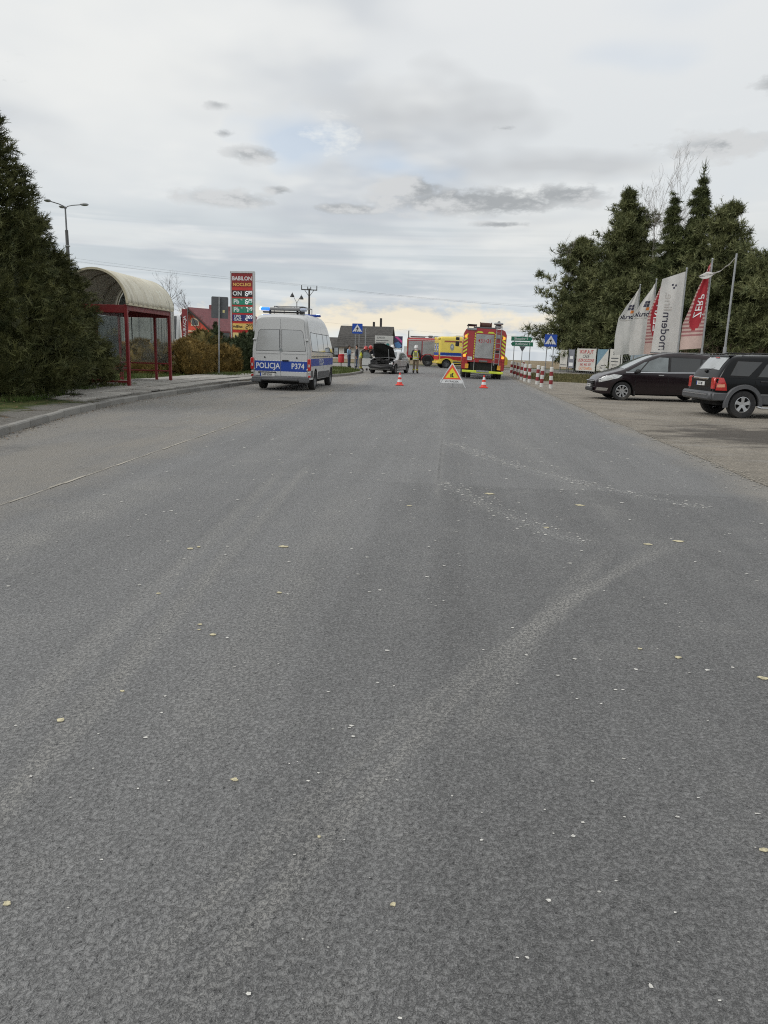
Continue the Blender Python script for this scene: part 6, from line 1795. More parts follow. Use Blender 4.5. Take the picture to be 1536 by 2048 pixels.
# ---------------------------------------------------------------- houses
def gable_house(name, label, loc, rz, L, W_, eave, ridge, wall, roof, over=.4):
    """ridge along local x"""
    t = thing(name, label, 'house', loc, rz)
    wl = MB(); 
    wl.prism([(-W_ / 2, 0), (W_ / 2, 0), (W_ / 2, eave), (0, ridge - .12), (-W_ / 2, eave)], (-L / 2, 0, 0), Y_, Z_, (L, 0, 0)).build('wall', wall, t)
    sl = (ridge - eave) / (W_ / 2); th = .14
    rf = MB()
    for s in (-1, 1):
        e_ = W_ / 2 + over
        rf.prism([(0, ridge), (s * e_, ridge - sl * e_), (s * e_, ridge - sl * e_ - th), (0, ridge - th)], (-L / 2 - over, 0, 0), Y_, Z_, (L + 2 * over, 0, 0))
    return t, rf.build('roof', roof, t)
M_ROOFG = mat('roof_grey', (.075, .072, .068), .85, 0, .25, 3, .5, 12); M_WALLW = mat('render_white', (.55, .53, .49), .9, 0, .1, 1.5, .2, 30, dirt=.25)
t, rf = gable_house('cottage', 'low whitish cottage with a dark grey roof behind the crashed car', (-12.4, 113., -.25), R(-4), 7.3, 6., 2.25, 4.95, M_WALLW, M_ROOFG, .35)
for z in np.arange(.25, 3.1, .3): MB().box((0, -3.32 + z * 1.11 + .02 - .02, 2.12 + z * .905 - .0), (7.9, .03, .03)).build('tile_course', M_ROOFG, rf)
for x in (2.0, .95): MB().box((x, .25, 5.15 if x < 1.5 else 5.4), (.3, .3, .9 if x < 1.5 else 1.5), b=.02).build('chimney', mat('chimney_dark', (.05, .048, .047), .8), rf)
for x in (-2.3, 1.6):
    w_ = MB().box((x, -3.01, 1.25), (1.15, .06, 1.0), b=.01).build('window', M_WHITE, t); MB().box((x, -3.05, 1.25), (.98, .03, .84)).build('pane', M_GLASS, w_)
    for k in range(4): MB().box((x - .36 + k * .24, -3.08, 1.25), (.025, .02, .9)).build('window_bar', M_BLACK, w_)
MB().box((3.0, -3.02, .95), (.9, .06, 1.9), b=.01).build('door', M_DGREY, t)
sh, rf = gable_house('shed', 'small dark shed left of the white cottage', (-18.6, 116., -.2), R(-4), 3.2, 4., 1.9, 3.2, mat('shed_wall', (.11, .105, .095), .9, 0, .2, 2), M_ROOFG)
MB().box((.3, -2.02, .8), (.8, .06, 1.6), b=.01).build('door', M_BLACK, sh)

def red_house():
    wall = mat('house_red', (.62, .085, .05), .8, 0, .1, 1.2, .2, 20); roof = mat('roof_maroon', (.16, .045, .05), .6, 0, .2, 2, .4, 10)
    t = thing('guest_house', 'bright red guest house with a maroon roof behind the shrubs', 'house', (-38.2, 125.3, 0), R(60))
    # gable end (local -x ... +x = ridge direction away from us)
    L, W_, ev, rg = 12., 9.4, 4.0, 7.0
    MB().prism([(-W_ / 2, 0), (W_ / 2, 0), (W_ / 2, ev), (0, rg - .15), (-W_ / 2, ev)], (-L / 2, 0, 0), Y_, Z_, (L, 0, 0)).build('wall', wall, t)
    rf = MB(); sl = (rg - ev) / (W_ / 2)
    for s in (-1, 1):
        e_ = W_ / 2 + .9
        rf.prism([(0, rg + .05), (s * e_, rg + .05 - sl * e_), (s * e_, rg - .2 - sl * e_), (0, rg - .2)], (-L / 2 - 1.0, 0, 0), Y_, Z_, (L + 2., 0, 0))
    ro = rf.build('roof', roof, t)
    dk = mat('fascia_dark', (.02, .018, .018), .7)
    for s in (-1, 1): MB().prism([(0, rg - .18), (s * (W_ / 2 + .9), rg - .18 - sl * (W_ / 2 + .9)), (s * (W_ / 2 + .9), rg - .5 - sl * (W_ / 2 + .9)), (0, rg - .55)], (-L / 2 - 1.02, 0, 0), Y_, Z_, (.3, 0, 0)).build('bargeboard', dk, ro)
    for x, y in ((-1.5, .4), (2.5, .2)): MB().box((x, y, rg + .25), (1.0, .7, .9), b=.02).build('chimney', roof, ro)
    xf = -L / 2
    cream = mat('house_cream', (.62, .52, .38), .7)
    w_ = MB().prism([(-.9, 4.2), (.9, 4.2), (.9, 5.1), (-.2, 5.5), (-.9, 5.3)], (xf - .001, -.4, 0), (0, -1, 0), Z_, (-.08, 0, 0)).build('window', cream, t); MB().prism([(-.7, 4.3), (.7, 4.3), (.7, 4.98), (-.2, 5.3), (-.7, 5.15)], (xf - .081, -.4, 0), (0, -1, 0), Z_, (-.02, 0, 0)).build('pane', M_GLASS, w_)
    bd = MB().box((xf - .05, -.2, 2.75), (.08, 3.2, 1.5), b=.01).build('sign_board', cream, t)
    for z in (2.35, 3.15): MB().box((xf - .10, -.2, z), (.03, 3.1, .26)).build('red_stripe', wall, bd)
    MB().cyl((xf - .1, -.2, 2.75), (xf - .14, -.2, 2.75), .5, n=16).build('round_emblem', M_BLACK, bd)
    for y in (3.2, 4.0, -2.9, -3.9): 
        w_ = MB().box((xf - .03, y, 2.8), (.08, .62, 1.3), b=.01).build('window', cream, t); MB().box((xf - .08, y, 2.8), (.03, .48, 1.1)).build('pane', M_GLASS, w_)
    MB().box((xf - .7, 0, 1.6), (1.4, 8.4, .18), b=.02).build('balcony', roof, t)
    for y in np.arange(-4.1, 4.2, .41): MB().box((xf - 1.35, y, 2.05), (.05, .05, .85)).build('baluster', dk, t)
    MB().box((xf - 1.35, 0, 2.5), (.07, 8.4, .07)).build('handrail', dk, t)
    for x in (-3.5, -.5, 2.5):
        w_ = MB().box((x, -W_ / 2 - .03, 2.7), (1.6, .08, 1.3), b=.01).build('window', cream, t); MB().box((x, -W_ / 2 - .08, 2.7), (1.4, .03, 1.1)).build('pane', M_GLASS, w_)
    return t
red_house()

# ---------------------------------------------------------------- lorry trailer, coach, banner mast
def trailer():
    hd = math.atan2(12., -3.5)
    t = thing('semi_trailer', 'white box trailer parked behind the bus shelter seen from its rear', 'trailer', (-18.3, 44.6, .1), hd)
    wh = mat('trailer_white', (.50, .50, .475), .5, 0, .06, 2, dirt=.2); L, W_ = 12.6, 2.5; xr = -6.1
    MB().box((xr + L / 2, 0, 2.45), (L, W_, 3.0), b=.02).build('box_body', wh, t)
    dk = mat('trailer_dark', (.06, .06, .062), .6)
    for s in (1, -1):
        d = MB().box((xr - .03, s * .61, 2.42), (.05, 1.18, 2.78), b=.01).build('rear_door', wh, t)
        for y in (.35, .95): MB().cyl((xr - .07, s * y, 1.05), (xr - .07, s * y, 3.75), .018, n=6).build('lock_bar', M_GALV, d)
        MB().box((xr - .07, s * .35, 1.35), (.02, .5, .2)).build('marker_plate', mat('trailer_orange', (.55, .24, .06), .5, 0, .1, 8), d)
        MB().box((xr - .05, s * 1.23, 2.45), (.08, .06, 3.0), b=.01).build('corner_post', M_GALV, t)
        for k in range(7): MB().box((xr + .9 + k * 1.75, s * 1.256, 2.4), (.12, .02, 2.85)).build('side_pillar', dk if k % 2 else M_GALV, t)
        for x in (xr + 2.0, xr + 3.3, xr + 4.6):
            wheel(t, x, s * 1.05, .48, .34, s, 'steel', M_STEEL, .56)
        MB().box((xr - .03, s * .9, .72), (.08, .45, .16), b=.02).build('tail_lamp', M_LAMPR, t)
    MB().box((xr + L / 2, 0, 3.97), (L + .06, W_ + .04, .12), b=.01).build('roof_rim', dk, t)
    MB().box((xr - .045, 0, 2.45), (.02, .05, 2.9)).build('door_seam', M_RUB, t)
    MB().box((xr + L / 2, 0, .82), (L - .2, 1.2, .2)).build('chassis', M_RUB, t)
    MB().box((xr - .01, 0, .45), (.1, 2.3, .12), b=.02).build('underrun_bar', M_GALV, t)
    for s in (1, -1): MB().cyl((xr + 9.5, s * .8, 0), (xr + 9.5, s * .8, .8), .06, n=8).build('landing_leg', M_STEEL, t)
trailer()
def coach():
    t = thing('coach', 'white coach with a dark windscreen parked behind the lorry trailer', 'coach', (-24.7, 65., 0), R(-70))
    b = Body([(-5.5, 3.5), (-5.3, 3.75), (-4, 3.8), (4.6, 3.8), (5.1, 3.7), (5.4, 3.3), (5.55, 2.4), (5.65, 1.3), (5.7, .7)], [(-5.5, .4), (5.7, .4)], [(-5.5, 1.15), (-5.2, 1.25), (4.8, 1.25), (5.4, 1.15), (5.7, .95)], 1.3, .03, [(-3., .55, .5), (3.6, .55, .5)], .2, .05, .03)
    link('body', b.mesh('body', paint('coach_white', (.62, .63, .63))), t); arch_liner(t, b)
    for s in (1, -1):
        for k in range(6): b.side(rect(-5. + k * 1.6, -3.5 + k * 1.6, 1.9, 3.1), .006, s).build('side_window', M_GLASS, t, 40)
        for x in (-3., 3.6): wheel(t, x, s * 1.08, .5, .3, s, 'steel', M_STEEL, .56)
        MB().box((5.5, s * .8, .9), (.2, .4, .2), b=.05).build('headlamp', M_LAMPW, t)
        MB().box((5.75, s * 1.35, 2.6), (.12, .2, .5), b=.04).build('wing_mirror', M_BLACK, t)
    b.over(5.16, 5.60, -.96, .96).build('windscreen', M_GLASS, t, 40)
coach()
rp = thing('banner_mast', 'narrow red upright banner with white lettering beside the coach', 'banner', (-19.7, 55.5, 0))
MB().box((0, 0, 2.0), (.42, .06, 4.0), b=.01).build('banner_board', mat('banner_red', (.22, .03, .035), .6), rp)
MB().text('RESTAURACJA', .30, (0, -.034, 2.35), Z_, (-1, 0, 0), .01, 1.2).build('lettering', M_PRINTW, rp, fix=False)
for s in (-1, 1): MB().cyl((s * .2, .05, 0), (s * .2, .05, 4.05), .03, n=6).build('post', M_GALV, rp)

# billboards near the cottage
def billboard(label, x0, x1, z0, z1, y, m, name='billboard'):
    t = thing(name, label, 'billboard', ((x0 + x1) / 2, y, 0)); w_ = x1 - x0
    p = MB().box((0, 0, (z0 + z1) / 2), (w_, .06, z1 - z0), b=.01).build('panel', m, t)
    for s in (-1, 1): MB().cyl((s * w_ * .38, .06, 0), (s * w_ * .38, .06, z1), .04, n=8).build('post', M_GALV, t)
    return t, p, w_
bbw = mat('poster_white', (.55, .55, .53), .6, 0, .05, 3)
t, p, w_ = billboard('white advertising board with grey lettering in front of the cottage', -8.42, -6.38, 1.6, 2.95, 85, bbw)
MB().text('ELPIDUX', .26, (-.35, -.034, 2.72), X_, Z_, .008, .9).build('lettering', M_DGREY, p, fix=False)
for z, a, b_ in ((2.42, -.9, .5), (2.18, -.9, .2), (1.95, -.9, .1)): MB().flat(rect(a, b_, z - .035, z + .035), (0, -.034, 0), X_, Z_).build('printed_line', M_SIGNBACK, p, fix=False)
MB().flat([(.42 + .2 * math.cos(k * PI / 8), 1.95 + .2 * math.sin(k * PI / 8)) for k in range(16)], (0, -.034, 0), X_, Z_).build('printed_disc', mat('poster_teal', (.05, .22, .22), .6), p, fix=False)
t, p, w_ = billboard('pink and dark blue advertising board right of the white one', -6.28, -5.35, 1.5, 2.95, 85.3, mat('poster_navy', (.06, .05, .12), .6))
MB().flat([(-.44, 2.88), (-.1, 2.9), (.42, 2.45), (.42, 2.2)], (0, -.034, 0), X_, Z_).build('pink_swoosh', mat('poster_pink', (.62, .08, .30), .6), p, fix=False)
MB().flat([(-.44, 2.2), (0, 2.35), (.4, 1.9), (.1, 1.6), (-.3, 1.75)], (0, -.034, 0), X_, Z_).build('blue_shape', mat('poster_blue', (.10, .25, .5), .6), p, fix=False)
MB().flat(rect(-.44, .42, 1.52, 1.66), (0, -.034, 0), X_, Z_).build('printed_line', M_PRINTW, p, fix=False)
t, p, w_ = billboard('small white notice box right of the advertising boards', -5.15, -4.75, .9, 1.9, 84.5, M_WHITE, 'notice_box')
# low rail fence across the grass in front of the cottage
fn = thing('rail_fence', 'low pale rail fence across the grass behind the litter bin', 'fence', (-11., 79.5, 0))
for k in range(6): MB().box((-5 + k * 2.2, 0, .5), (.08, .08, 1.0), b=.01).build('post', M_WHITE, fn)
for z in (.45, .9): MB().box((.5, -.05, z), (11.2, .05, .09), b=.01).build('rail', M_WHITE, fn)
# ---------------------------------------------------------------- flags on the right
def cloth(t, px, zt, zb, wf, topdrop, botdrop, mats, pick, seed, wave=.16, tilt=0., nu=18, nv=46):
    """flag hanging from a pole; wf(v) is its width, v runs 0 at the bottom to 1 at the top"""
    r_ = random.Random(seed); p1, p2, p3 = r_.uniform(0, 6), r_.uniform(0, 6), r_.uniform(0, 6)
    def pos(u, v, off=0.):
        x = -.05 - u * wf(v)
        s = max(0., (v - .72) / .28)
        z = zb + (zt - zb) * v - topdrop * u * s - botdrop * u * (1 - v)
        fold = math.sin(5.5 * u + 2.6 * v + p1) * .55 + math.sin(11 * u - 4 * v + p2) * .3 + math.sin(3 * u + 9 * v + p3) * .28
        return Vector((x, wave * fold * min(1., u * 2.2) + tilt * u - off, z))
    mb = MB()
    for j in range(nv + 1):
        for i in range(nu + 1): mb.v.append(tuple(pos(i / nu, j / nv)))
    for j in range(nv):
        for i in range(nu):
            mb.f.append((j * (nu + 1) + i, j * (nu + 1) + i + 1, (j + 1) * (nu + 1) + i + 1, (j + 1) * (nu + 1) + i))
            mb.mi.append(pick((i + .5) / nu, (j + .5) / nv))
    return mb.build('cloth', mats, t, 80), pos
def clothmat(name, col):
    m, q = newmat(name)
    q.put(q.bsdf.inputs['Base Color'], q.mix(q.ss(q.noise(q.obj, 2.5, 5, .6), .35, .7), tuple(c * .9 for c in col), col)); q.bsdf.inputs['Roughness'].default_value = .8
    tl = q.n('ShaderNodeBsdfTranslucent'); tl.inputs[0].default_value = (*col, 1)
    mx = q.n('ShaderNodeMixShader'); mx.inputs[0].default_value = .42
    m.node_tree.links.new(q.bsdf.outputs[0], mx.inputs[1]); m.node_tree.links.new(tl.outputs[0], mx.inputs[2]); m.node_tree.links.new(mx.outputs[0], q.out.inputs[0])
    return m
M_FW = clothmat('flag_white', (.78, .77, .74)); M_FR = clothmat('flag_red', (.50, .045, .06)); M_FP = clothmat('flag_pink', (.74, .56, .50)); M_FS = clothmat('flag_rose', (.48, .22, .22))
def flag(label, y, zt, zb, wf, topdrop, botdrop, mats, pick, seed, **kw):
    t = thing('flag', label, 'flag', (12.42, y, 0), 0, 'flags on poles beside the parking lot')
    MB().cyl((0, 0, 0), (0, 0, zt + .12), .055, .04, 10).build('pole', M_GALV, t, 50)
    MB().ball((0, 0, zt + .15), .06, 8, 6).build('finial', M_GALV, t, 50)
    c_, pos = cloth(t, 0, zt, zb, wf, topdrop, botdrop, mats, pick, seed, **kw)
    return t, c_, pos
def onto(mb, pos, txt, size, u0, v0, W_, H_, mode, bold=.012, off=.012):
    """print seen through from the back, so mirrored: 'up' runs up the flag, 'flat' runs away from the pole"""
    g_, f_ = text_geo(txt, size, bold)
    if mode == 'up': vs = [pos(u0 - b_ / W_, v0 + a / H_, off) for a, b_ in g_]
    else: vs = [pos(u0 + a / W_, v0 + b_ / H_, off) for a, b_ in g_]
    return mb.add([tuple(v) for v in vs], f_)
def quad_on(mb, pos, u0, u1, v0, v1, off=.010, n=4):
    vs = []; 
    for i in range(n + 1):
        for j in range(n + 1): vs.append(tuple(pos(u0 + (u1 - u0) * i / n, v0 + (v1 - v0) * j / n, off)))
    return mb.add(vs, [(i * (n + 1) + j, (i + 1) * (n + 1) + j, (i + 1) * (n + 1) + j + 1, i * (n + 1) + j + 1) for i in range(n) for j in range(n)])
M_FO = mat('print_orange', (.70, .22, .05), .7); M_FN = mat('print_navy', (.035, .035, .06), .7); M_FG = mat('print_grey', (.30, .28, .25), .7)
def sail(v): return max(.10, min(1.15, 1.15 - max(0, v - .55) * 2.3)) * (1 + .05 * math.sin(7 * v))
for i, (y, lab, zt) in enumerate(((53., 'far white flag with mirrored black print, leftmost of the flags', 6.05), (49., 'near white flag with blue squares and mirrored print, second from left', 6.05))):
    t, c_, pos = flag(lab, y, zt, 1.72, lambda v: sail(v) * (1.0 if i else 1.05), .35, .12, [M_FW], lambda u, v: 0, 3 + i)
    W_ = 1.0; H_ = 4.3
    onto(MB(), pos, 'bruk', .42, .55, .56, W_, H_, 'flat', .02).build('lettering', M_FN, c_, fix=False)
    quad_on(MB(), pos, .22, .92, .505, .510).build('printed_line', M_FG, c_, fix=False)
    for a, b_ in ((.30, .680), (.52, .680), (.30, .725), (.52, .725)):
        quad_on(MB(), pos, a, a + .19, b_ - .02, b_ + .02).build('printed_square', M_FN, c_, fix=False)
    quad_on(MB(), pos, .24, .46, .612, .655).build('printed_square', M_FO, c_, fix=False)
def brickpick(u, v):
    e = ((u - .45) / .42) ** 2 + ((v - .62) / .40) ** 2
    if e < 1: return 0
    if v < .14: return 1
    return 2 if int(v * 46) % 2 else 1
for i, (y, lab, zt, zb, wf) in enumerate(((46., 'red and pink flag with mirrored white capital letters between two white flags', 5.9, 1.78, lambda v: max(.2, 1.0 - max(0, v - .5) * 1.1)), (39., 'twisted red and pink flag beside the bare pole', 6.1, 2.05, lambda v: max(.12, 1.0 - max(0, v - .3) * 1.25)))):
    t, c_, pos = flag(lab, y, zt, zb, wf, .3, .1, [M_FR, M_FP, M_FS], brickpick, 11 + i, wave=.13)
    onto(MB(), pos, 'ŻERPLAST' if False else ('ŻERPPHU' if i == 0 else 'ŻERP'), .62 if i == 0 else .5, .45, .62 if i == 0 else .50, .95, zt - zb, 'up', .01).build('lettering', M_PRINTW, c_, fix=False)
t, c_, pos = flag('tall white flag reading modern line with a small square logo', 43., 6.08, 1.80, lambda v: 1.36 - .18 * v, .42, .05, [M_FW], lambda u, v: 0, 21, wave=.10)
onto(MB(), pos, 'modern', .64, .60, .27, 1.3, 4.28, 'up', .006).build('lettering', M_FN, c_, fix=False)
onto(MB(), pos, 'line.', .64, .60, .64, 1.3, 4.28, 'up', -.004).build('lettering', mat('print_light_grey', (.45, .43, .40), .7), c_, fix=False)
for a, b_ in ((.33, .845), (.40, .815), (.46, .86)): quad_on(MB(), pos, a, a + .07, b_ - .014, b_ + .014).build('printed_square', M_FN, c_, fix=False)
t = thing('flagpole', 'bare flagpole whose torn flag stretches twisted to the next pole', 'flagpole', (12.30, 35.5, 0), 0)
MB().cyl((0, 0, 0), (0, 0, 6.1), .055, .04, 10).build('pole', M_GALV, t, 50)
MB().cyl((0, 0, 0), (0, 0, 2.1), .075, .075, 10).build('pole_sleeve', M_GALV, t, 50)
tw = MB(); rt_ = random.Random(2)          # rope-like twist that opens into a flapping rag at the next pole
N_ = 40
for k in range(N_ + 1):
    u_ = k / N_
    c_ = Vector((.02 - .12 * u_, 3.55 * u_, 5.95 - .50 * math.sin(PI * u_ * .62) + .02 * math.sin(23 * u_)))
    hw_ = .017 if u_ < .66 else .017 + .17 * math.sin(min(1., (u_ - .66) / .34) * PI * .93)
    a = 9 * u_ if u_ < .6 else 5.4 + .5 * (u_ - .6)
    for m_ in range(5):
        s_ = (m_ - 2) / 2
        off = .05 * math.sin(4 * s_ + 11 * u_) * (1 if u_ > .66 else .2)
        tw.v.append((c_.x - (.9 * max(0, u_ - .66)) + off + hw_ * s_ * math.cos(a) * .5, c_.y + off, c_.z + hw_ * s_ * (abs(math.sin(a)) + .2)))
for k in range(N_):
    for m_ in range(4): tw.f.append((k * 5 + m_, k * 5 + 5 + m_, k * 5 + 6 + m_, k * 5 + 1 + m_)); tw.mi.append(0)
tc_ = tw.build('twisted_cloth', M_FW, t, 60)
tc_.modifiers.new('thick', 'SOLIDIFY').thickness = .02

# ---------------------------------------------------------------- wire fence with banners on the right
fx = lambda s: (9.75 + s * .435, 68.4 - s * .90)       # along the fence line, s in metres
fn = thing('wire_fence', 'wire mesh fence with thin posts under the conifers on the right', 'fence', (0, 0, 0))
fdir = Vector((.435, -.90, 0)); fnrm = Vector((-.90, -.435, 0))
for k in range(15):
    x, y = fx(k * 2.1)
    big = (k == 4)
    MB().cyl((x, y, -.05), (x, y, 2.0 if not big else 2.25), .03 if not big else .07, n=8).build('post', M_GALV if not big else M_BWHT, fn, 50)
for z in (.5, 1.2, 1.9):
    a, b_ = fx(0), fx(29.4); MB().tube([(*a, z), (*b_, z)], .008, 4).build('tension_wire', M_GALV, fn)
ms = MB()
for k in range(98):
    x, y = fx(k * .3)
    for s in (-1, 1):
        x2, y2 = fx(k * .3 + s * 1.9)
        if -.1 < k * .3 + s * 1.9 < 29.5: ms.tube([(x, y, .0), (x2, y2, 1.9)], .004, 3)
m_ = ms.build('wire_mesh', M_GALV, fn, fix=False); m_['kind'] = 'stuff'
def banner(label, s0, s1, z0, z1, col, texts, zf=None):
    t = thing('banner', label, 'banner', (0, 0, 0), 0, 'advertising banners along the fence')
    a, b_ = Vector((*fx(s0), 0)) + fnrm * .12, Vector((*fx(s1), 0)) + fnrm * .12
    u = (b_ - a).normalized(); L = (b_ - a).length
    p = MB().prism(rect(0, L, z0, z1), a, u, Z_, fnrm * .02).build('panel', col, t)
    for e in (0.04, L - .04): MB().cyl(a + u * e + fnrm * -.04 + Vector((0, 0, -.03)), a + u * e + fnrm * -.04 + Vector((0, 0, z1 + .1)), .035, n=6).build('post', M_DGREY, t)
    for tx, cx, z, sz, m, bo_ in texts:
        if tx is None: MB().flat([(q_[0] * L, q_[1]) for q_ in cx], a + fnrm * .024, u, Z_).build('printed_shape', m, p, fix=False)
        else: MB().text(tx, sz, a + u * (cx * L) + fnrm * .026 + Vector((0, 0, z)), u, Z_, bo_).build('lettering', m, p, fix=False)
bw = mat('banner_white', (.55, .54, .50), .7, 0, .08, 3); bg_ = mat('banner_grey', (.20, .21, .24), .7, 0, .08, 3)
banner('plain white leaning banner at the left end of the fence', .15, 1.25, .45, 1.9, bw, [(None, [(.1, .6), (.9, .6), (.9, .66), (.1, .66)], 0, 0, M_SIGNBACK, 0)])
banner('grey banner with white blocks, second from the left on the fence', 1.4, 2.25, .4, 1.95, bg_, [(None, [(.15, .55), (.85, .55), (.85, .85), (.15, .85)], 0, 0, M_PRINTW, 0), (None, [(.25, 1.15), (.8, 1.15), (.8, 1.4), (.25, 1.4)], 0, 0, M_PRINTW, 0)])
banner('large white banner with rows of red lettering on the fence', 2.6, 5.25, .22, 2.05, bw, [('SKUP AUT', .5, 1.78, .42, M_PRINTR, .012), ('CAŁE', .5, 1.40, .38, M_SIGNBACK, .01), ('USZKODZONE', .5, 1.08, .34, M_PRINTR, .012), ('665 460 307', .5, .74, .30, M_PRINTR, .004), ('GOTÓWKA', .5, .42, .34, M_FO, .01)])
banner('blue and white banner split by a diagonal on the fence', 5.45, 6.85, .28, 2.02, bw, [(None, [(0, .75), (0, 2.02), (.98, 2.02)], 0, 0, mat('banner_steel_blue', (.16, .27, .34), .7), 0), (None, [(.3, .5), (.9, .5), (.9, .56), (.3, .56)], 0, 0, M_SIGNBACK, 0), (None, [(.4, .7), (.9, .7), (.9, .76), (.4, .76)], 0, 0, M_SIGNBACK, 0)])
banner('narrow white banner with grey lines at the right end of the row', 7.05, 8.35, .2, 2.05, bw, [('Stal', .5, 1.72, .36, M_SIGNBACK, .012), (None, [(.15, 1.3), (.85, 1.3), (.85, 1.38), (.15, 1.38)], 0, 0, M_SIGNBACK, 0), (None, [(.15, 1.05), (.85, 1.05), (.85, 1.12), (.15, 1.12)], 0, 0, M_SIGNBACK, 0), (None, [(.25, .8), (.75, .8), (.75, .86), (.25, .86)], 0, 0, M_SIGNBACK, 0), (None, [(.2, .42), (.8, .42), (.8, .6), (.2, .6)], 0, 0, M_SIGNBACK, 0)])
nb = thing('marker_block', 'small white concrete block at the foot of the fence', 'block', (11.6, 58.0, -.02)); MB().box((0, 0, .3), (.36, .36, .62), b=.03).build('block', M_BWHT, nb)
ns = thing('notice_board', 'pale blue notice board standing right of the fence banners', 'notice board', (12.9, 55.2, 0))
MB().box((.6, 0, 1.35), (1.5, .06, .7), b=.01).build('panel', mat('notice_blue', (.42, .50, .56), .6), ns)
for s in (0, 1.2): MB().cyl((s, .06, 0), (s, .06, 1.7), .04, n=8).build('post', M_GALV, ns)

# ---------------------------------------------------------------- plants
def leafmat(name, a, b, rough=.7, scale=1.2):
    m, q = newmat(name)
    n1 = q.noise(q.obj, scale, 3, .6); n2 = q.noise(q.obj, scale * 14, 2, .7)
    q.put(q.bsdf.inputs['Base Color'], q.mix(q.ss(q.m('ADD', q.m('MULTIPLY', n1, .5), q.m('MULTIPLY', n2, .5)), .36, .64), a, b))
    q.bsdf.inputs['Roughness'].default_value = rough; q.bsdf.inputs['Specular IOR Level'].default_value = .3
    return m
M_BARK = mat('bark', (.07, .055, .042), .9, 0, .25, 5, .6, 25)
M_BARKB = mat('birch_bark', (.24, .22, .20), .9, 0, .3, 4)
M_THUJA = leafmat('thuja_leaf', (.034, .046, .017), (.135, .138, .048), scale=2.2); M_BROWNT = leafmat('bronze_thuja_leaf', (.10, .075, .022), (.29, .19, .052), scale=2.); M_OLIVE = leafmat('olive_leaf', (.07, .065, .018), (.20, .15, .045))
M_DKS = leafmat('dark_shrub_leaf', (.020, .034, .012), (.055, .070, .026)); M_PINE = leafmat('pine_needles', (.070, .088, .036), (.21, .22, .095), scale=.5); M_SPRU = leafmat('spruce_needles', (.050, .068, .027), (.15, .168, .066), scale=.5); M_TWIG = leafmat('brown_twigs', (.06, .04, .028), (.15, .105, .07))
def norm(a): return a / np.maximum(np.linalg.norm(a, axis=-1, keepdims=True), 1e-9)
def sprays(P, D, S, K=5, wid=.22, spread=.55, flat=None):
    """fans of narrow triangles: each spray is a shaft with K side leaflets"""
    P, D, S = np.asarray(P), norm(np.asarray(D)), np.asarray(S)
    N = len(P)
    rnd = norm(rng.normal(size=(N, 3))) if flat is None else flat
    side_ = norm(np.cross(D, rnd)); V = []
    tip = P + D * S[:, None]
    w0 = side_ * (S * wid * .35)[:, None]
    V.append(np.stack([P - w0, P + w0, tip], 1))
    for k in range(K):
        t = .12 + .75 * (k + .5) / K; sg = 1 if k % 2 else -1
        b0 = P + D * (S * t)[:, None]
        L = S * (.55 * (1 - t * .55)) * rng.uniform(.7, 1.25, N)
        dirk = norm(D * .75 + side_ * sg * spread * rng.uniform(.7, 1.4, (N, 1)) + rng.normal(0, .12, (N, 3)))
        w_ = norm(np.cross(dirk, np.cross(D, side_))) * (L * wid * .42)[:, None]
        V.append(np.stack([b0 - w_, b0 + w_, b0 + dirk * L[:, None]], 1))
    A = np.concatenate(V, 0)
    return A.reshape(-1, 3)
def crown_obj(name, V, m, parent):
    V = np.asarray(V); T = np.arange(len(V)).reshape(-1, 3)
    return link(name, np_mesh(name, V, T, m), parent)
def core(prof, m, parent, seed, lum=.12, name='inner_foliage'):
    """lumpy closed mass of the same foliage that fills a dense crown"""
    r_ = np.random.default_rng(seed); mb = MB(); n = 18
    for r0_, z in prof:
        for k in range(n):
            a = 2 * PI * k / n; rr4 = r0_ * (1 + lum * math.sin(3 * a + z * 2.1) + lum * r_.uniform(-1, 1))
            mb.v.append((rr4 * math.cos(a), rr4 * math.sin(a), z))
    L = len(prof)
    for i in range(L - 1):
        for k in range(n): mb.f.append((i * n + k, i * n + (k + 1) % n, (i + 1) * n + (k + 1) % n, (i + 1) * n + k))
    mb.f += [tuple(range(n)), tuple((L - 1) * n + k for k in range(n))]; mb.mi = [0] * len(mb.f)
    return mb.build(name, m, parent, 60)
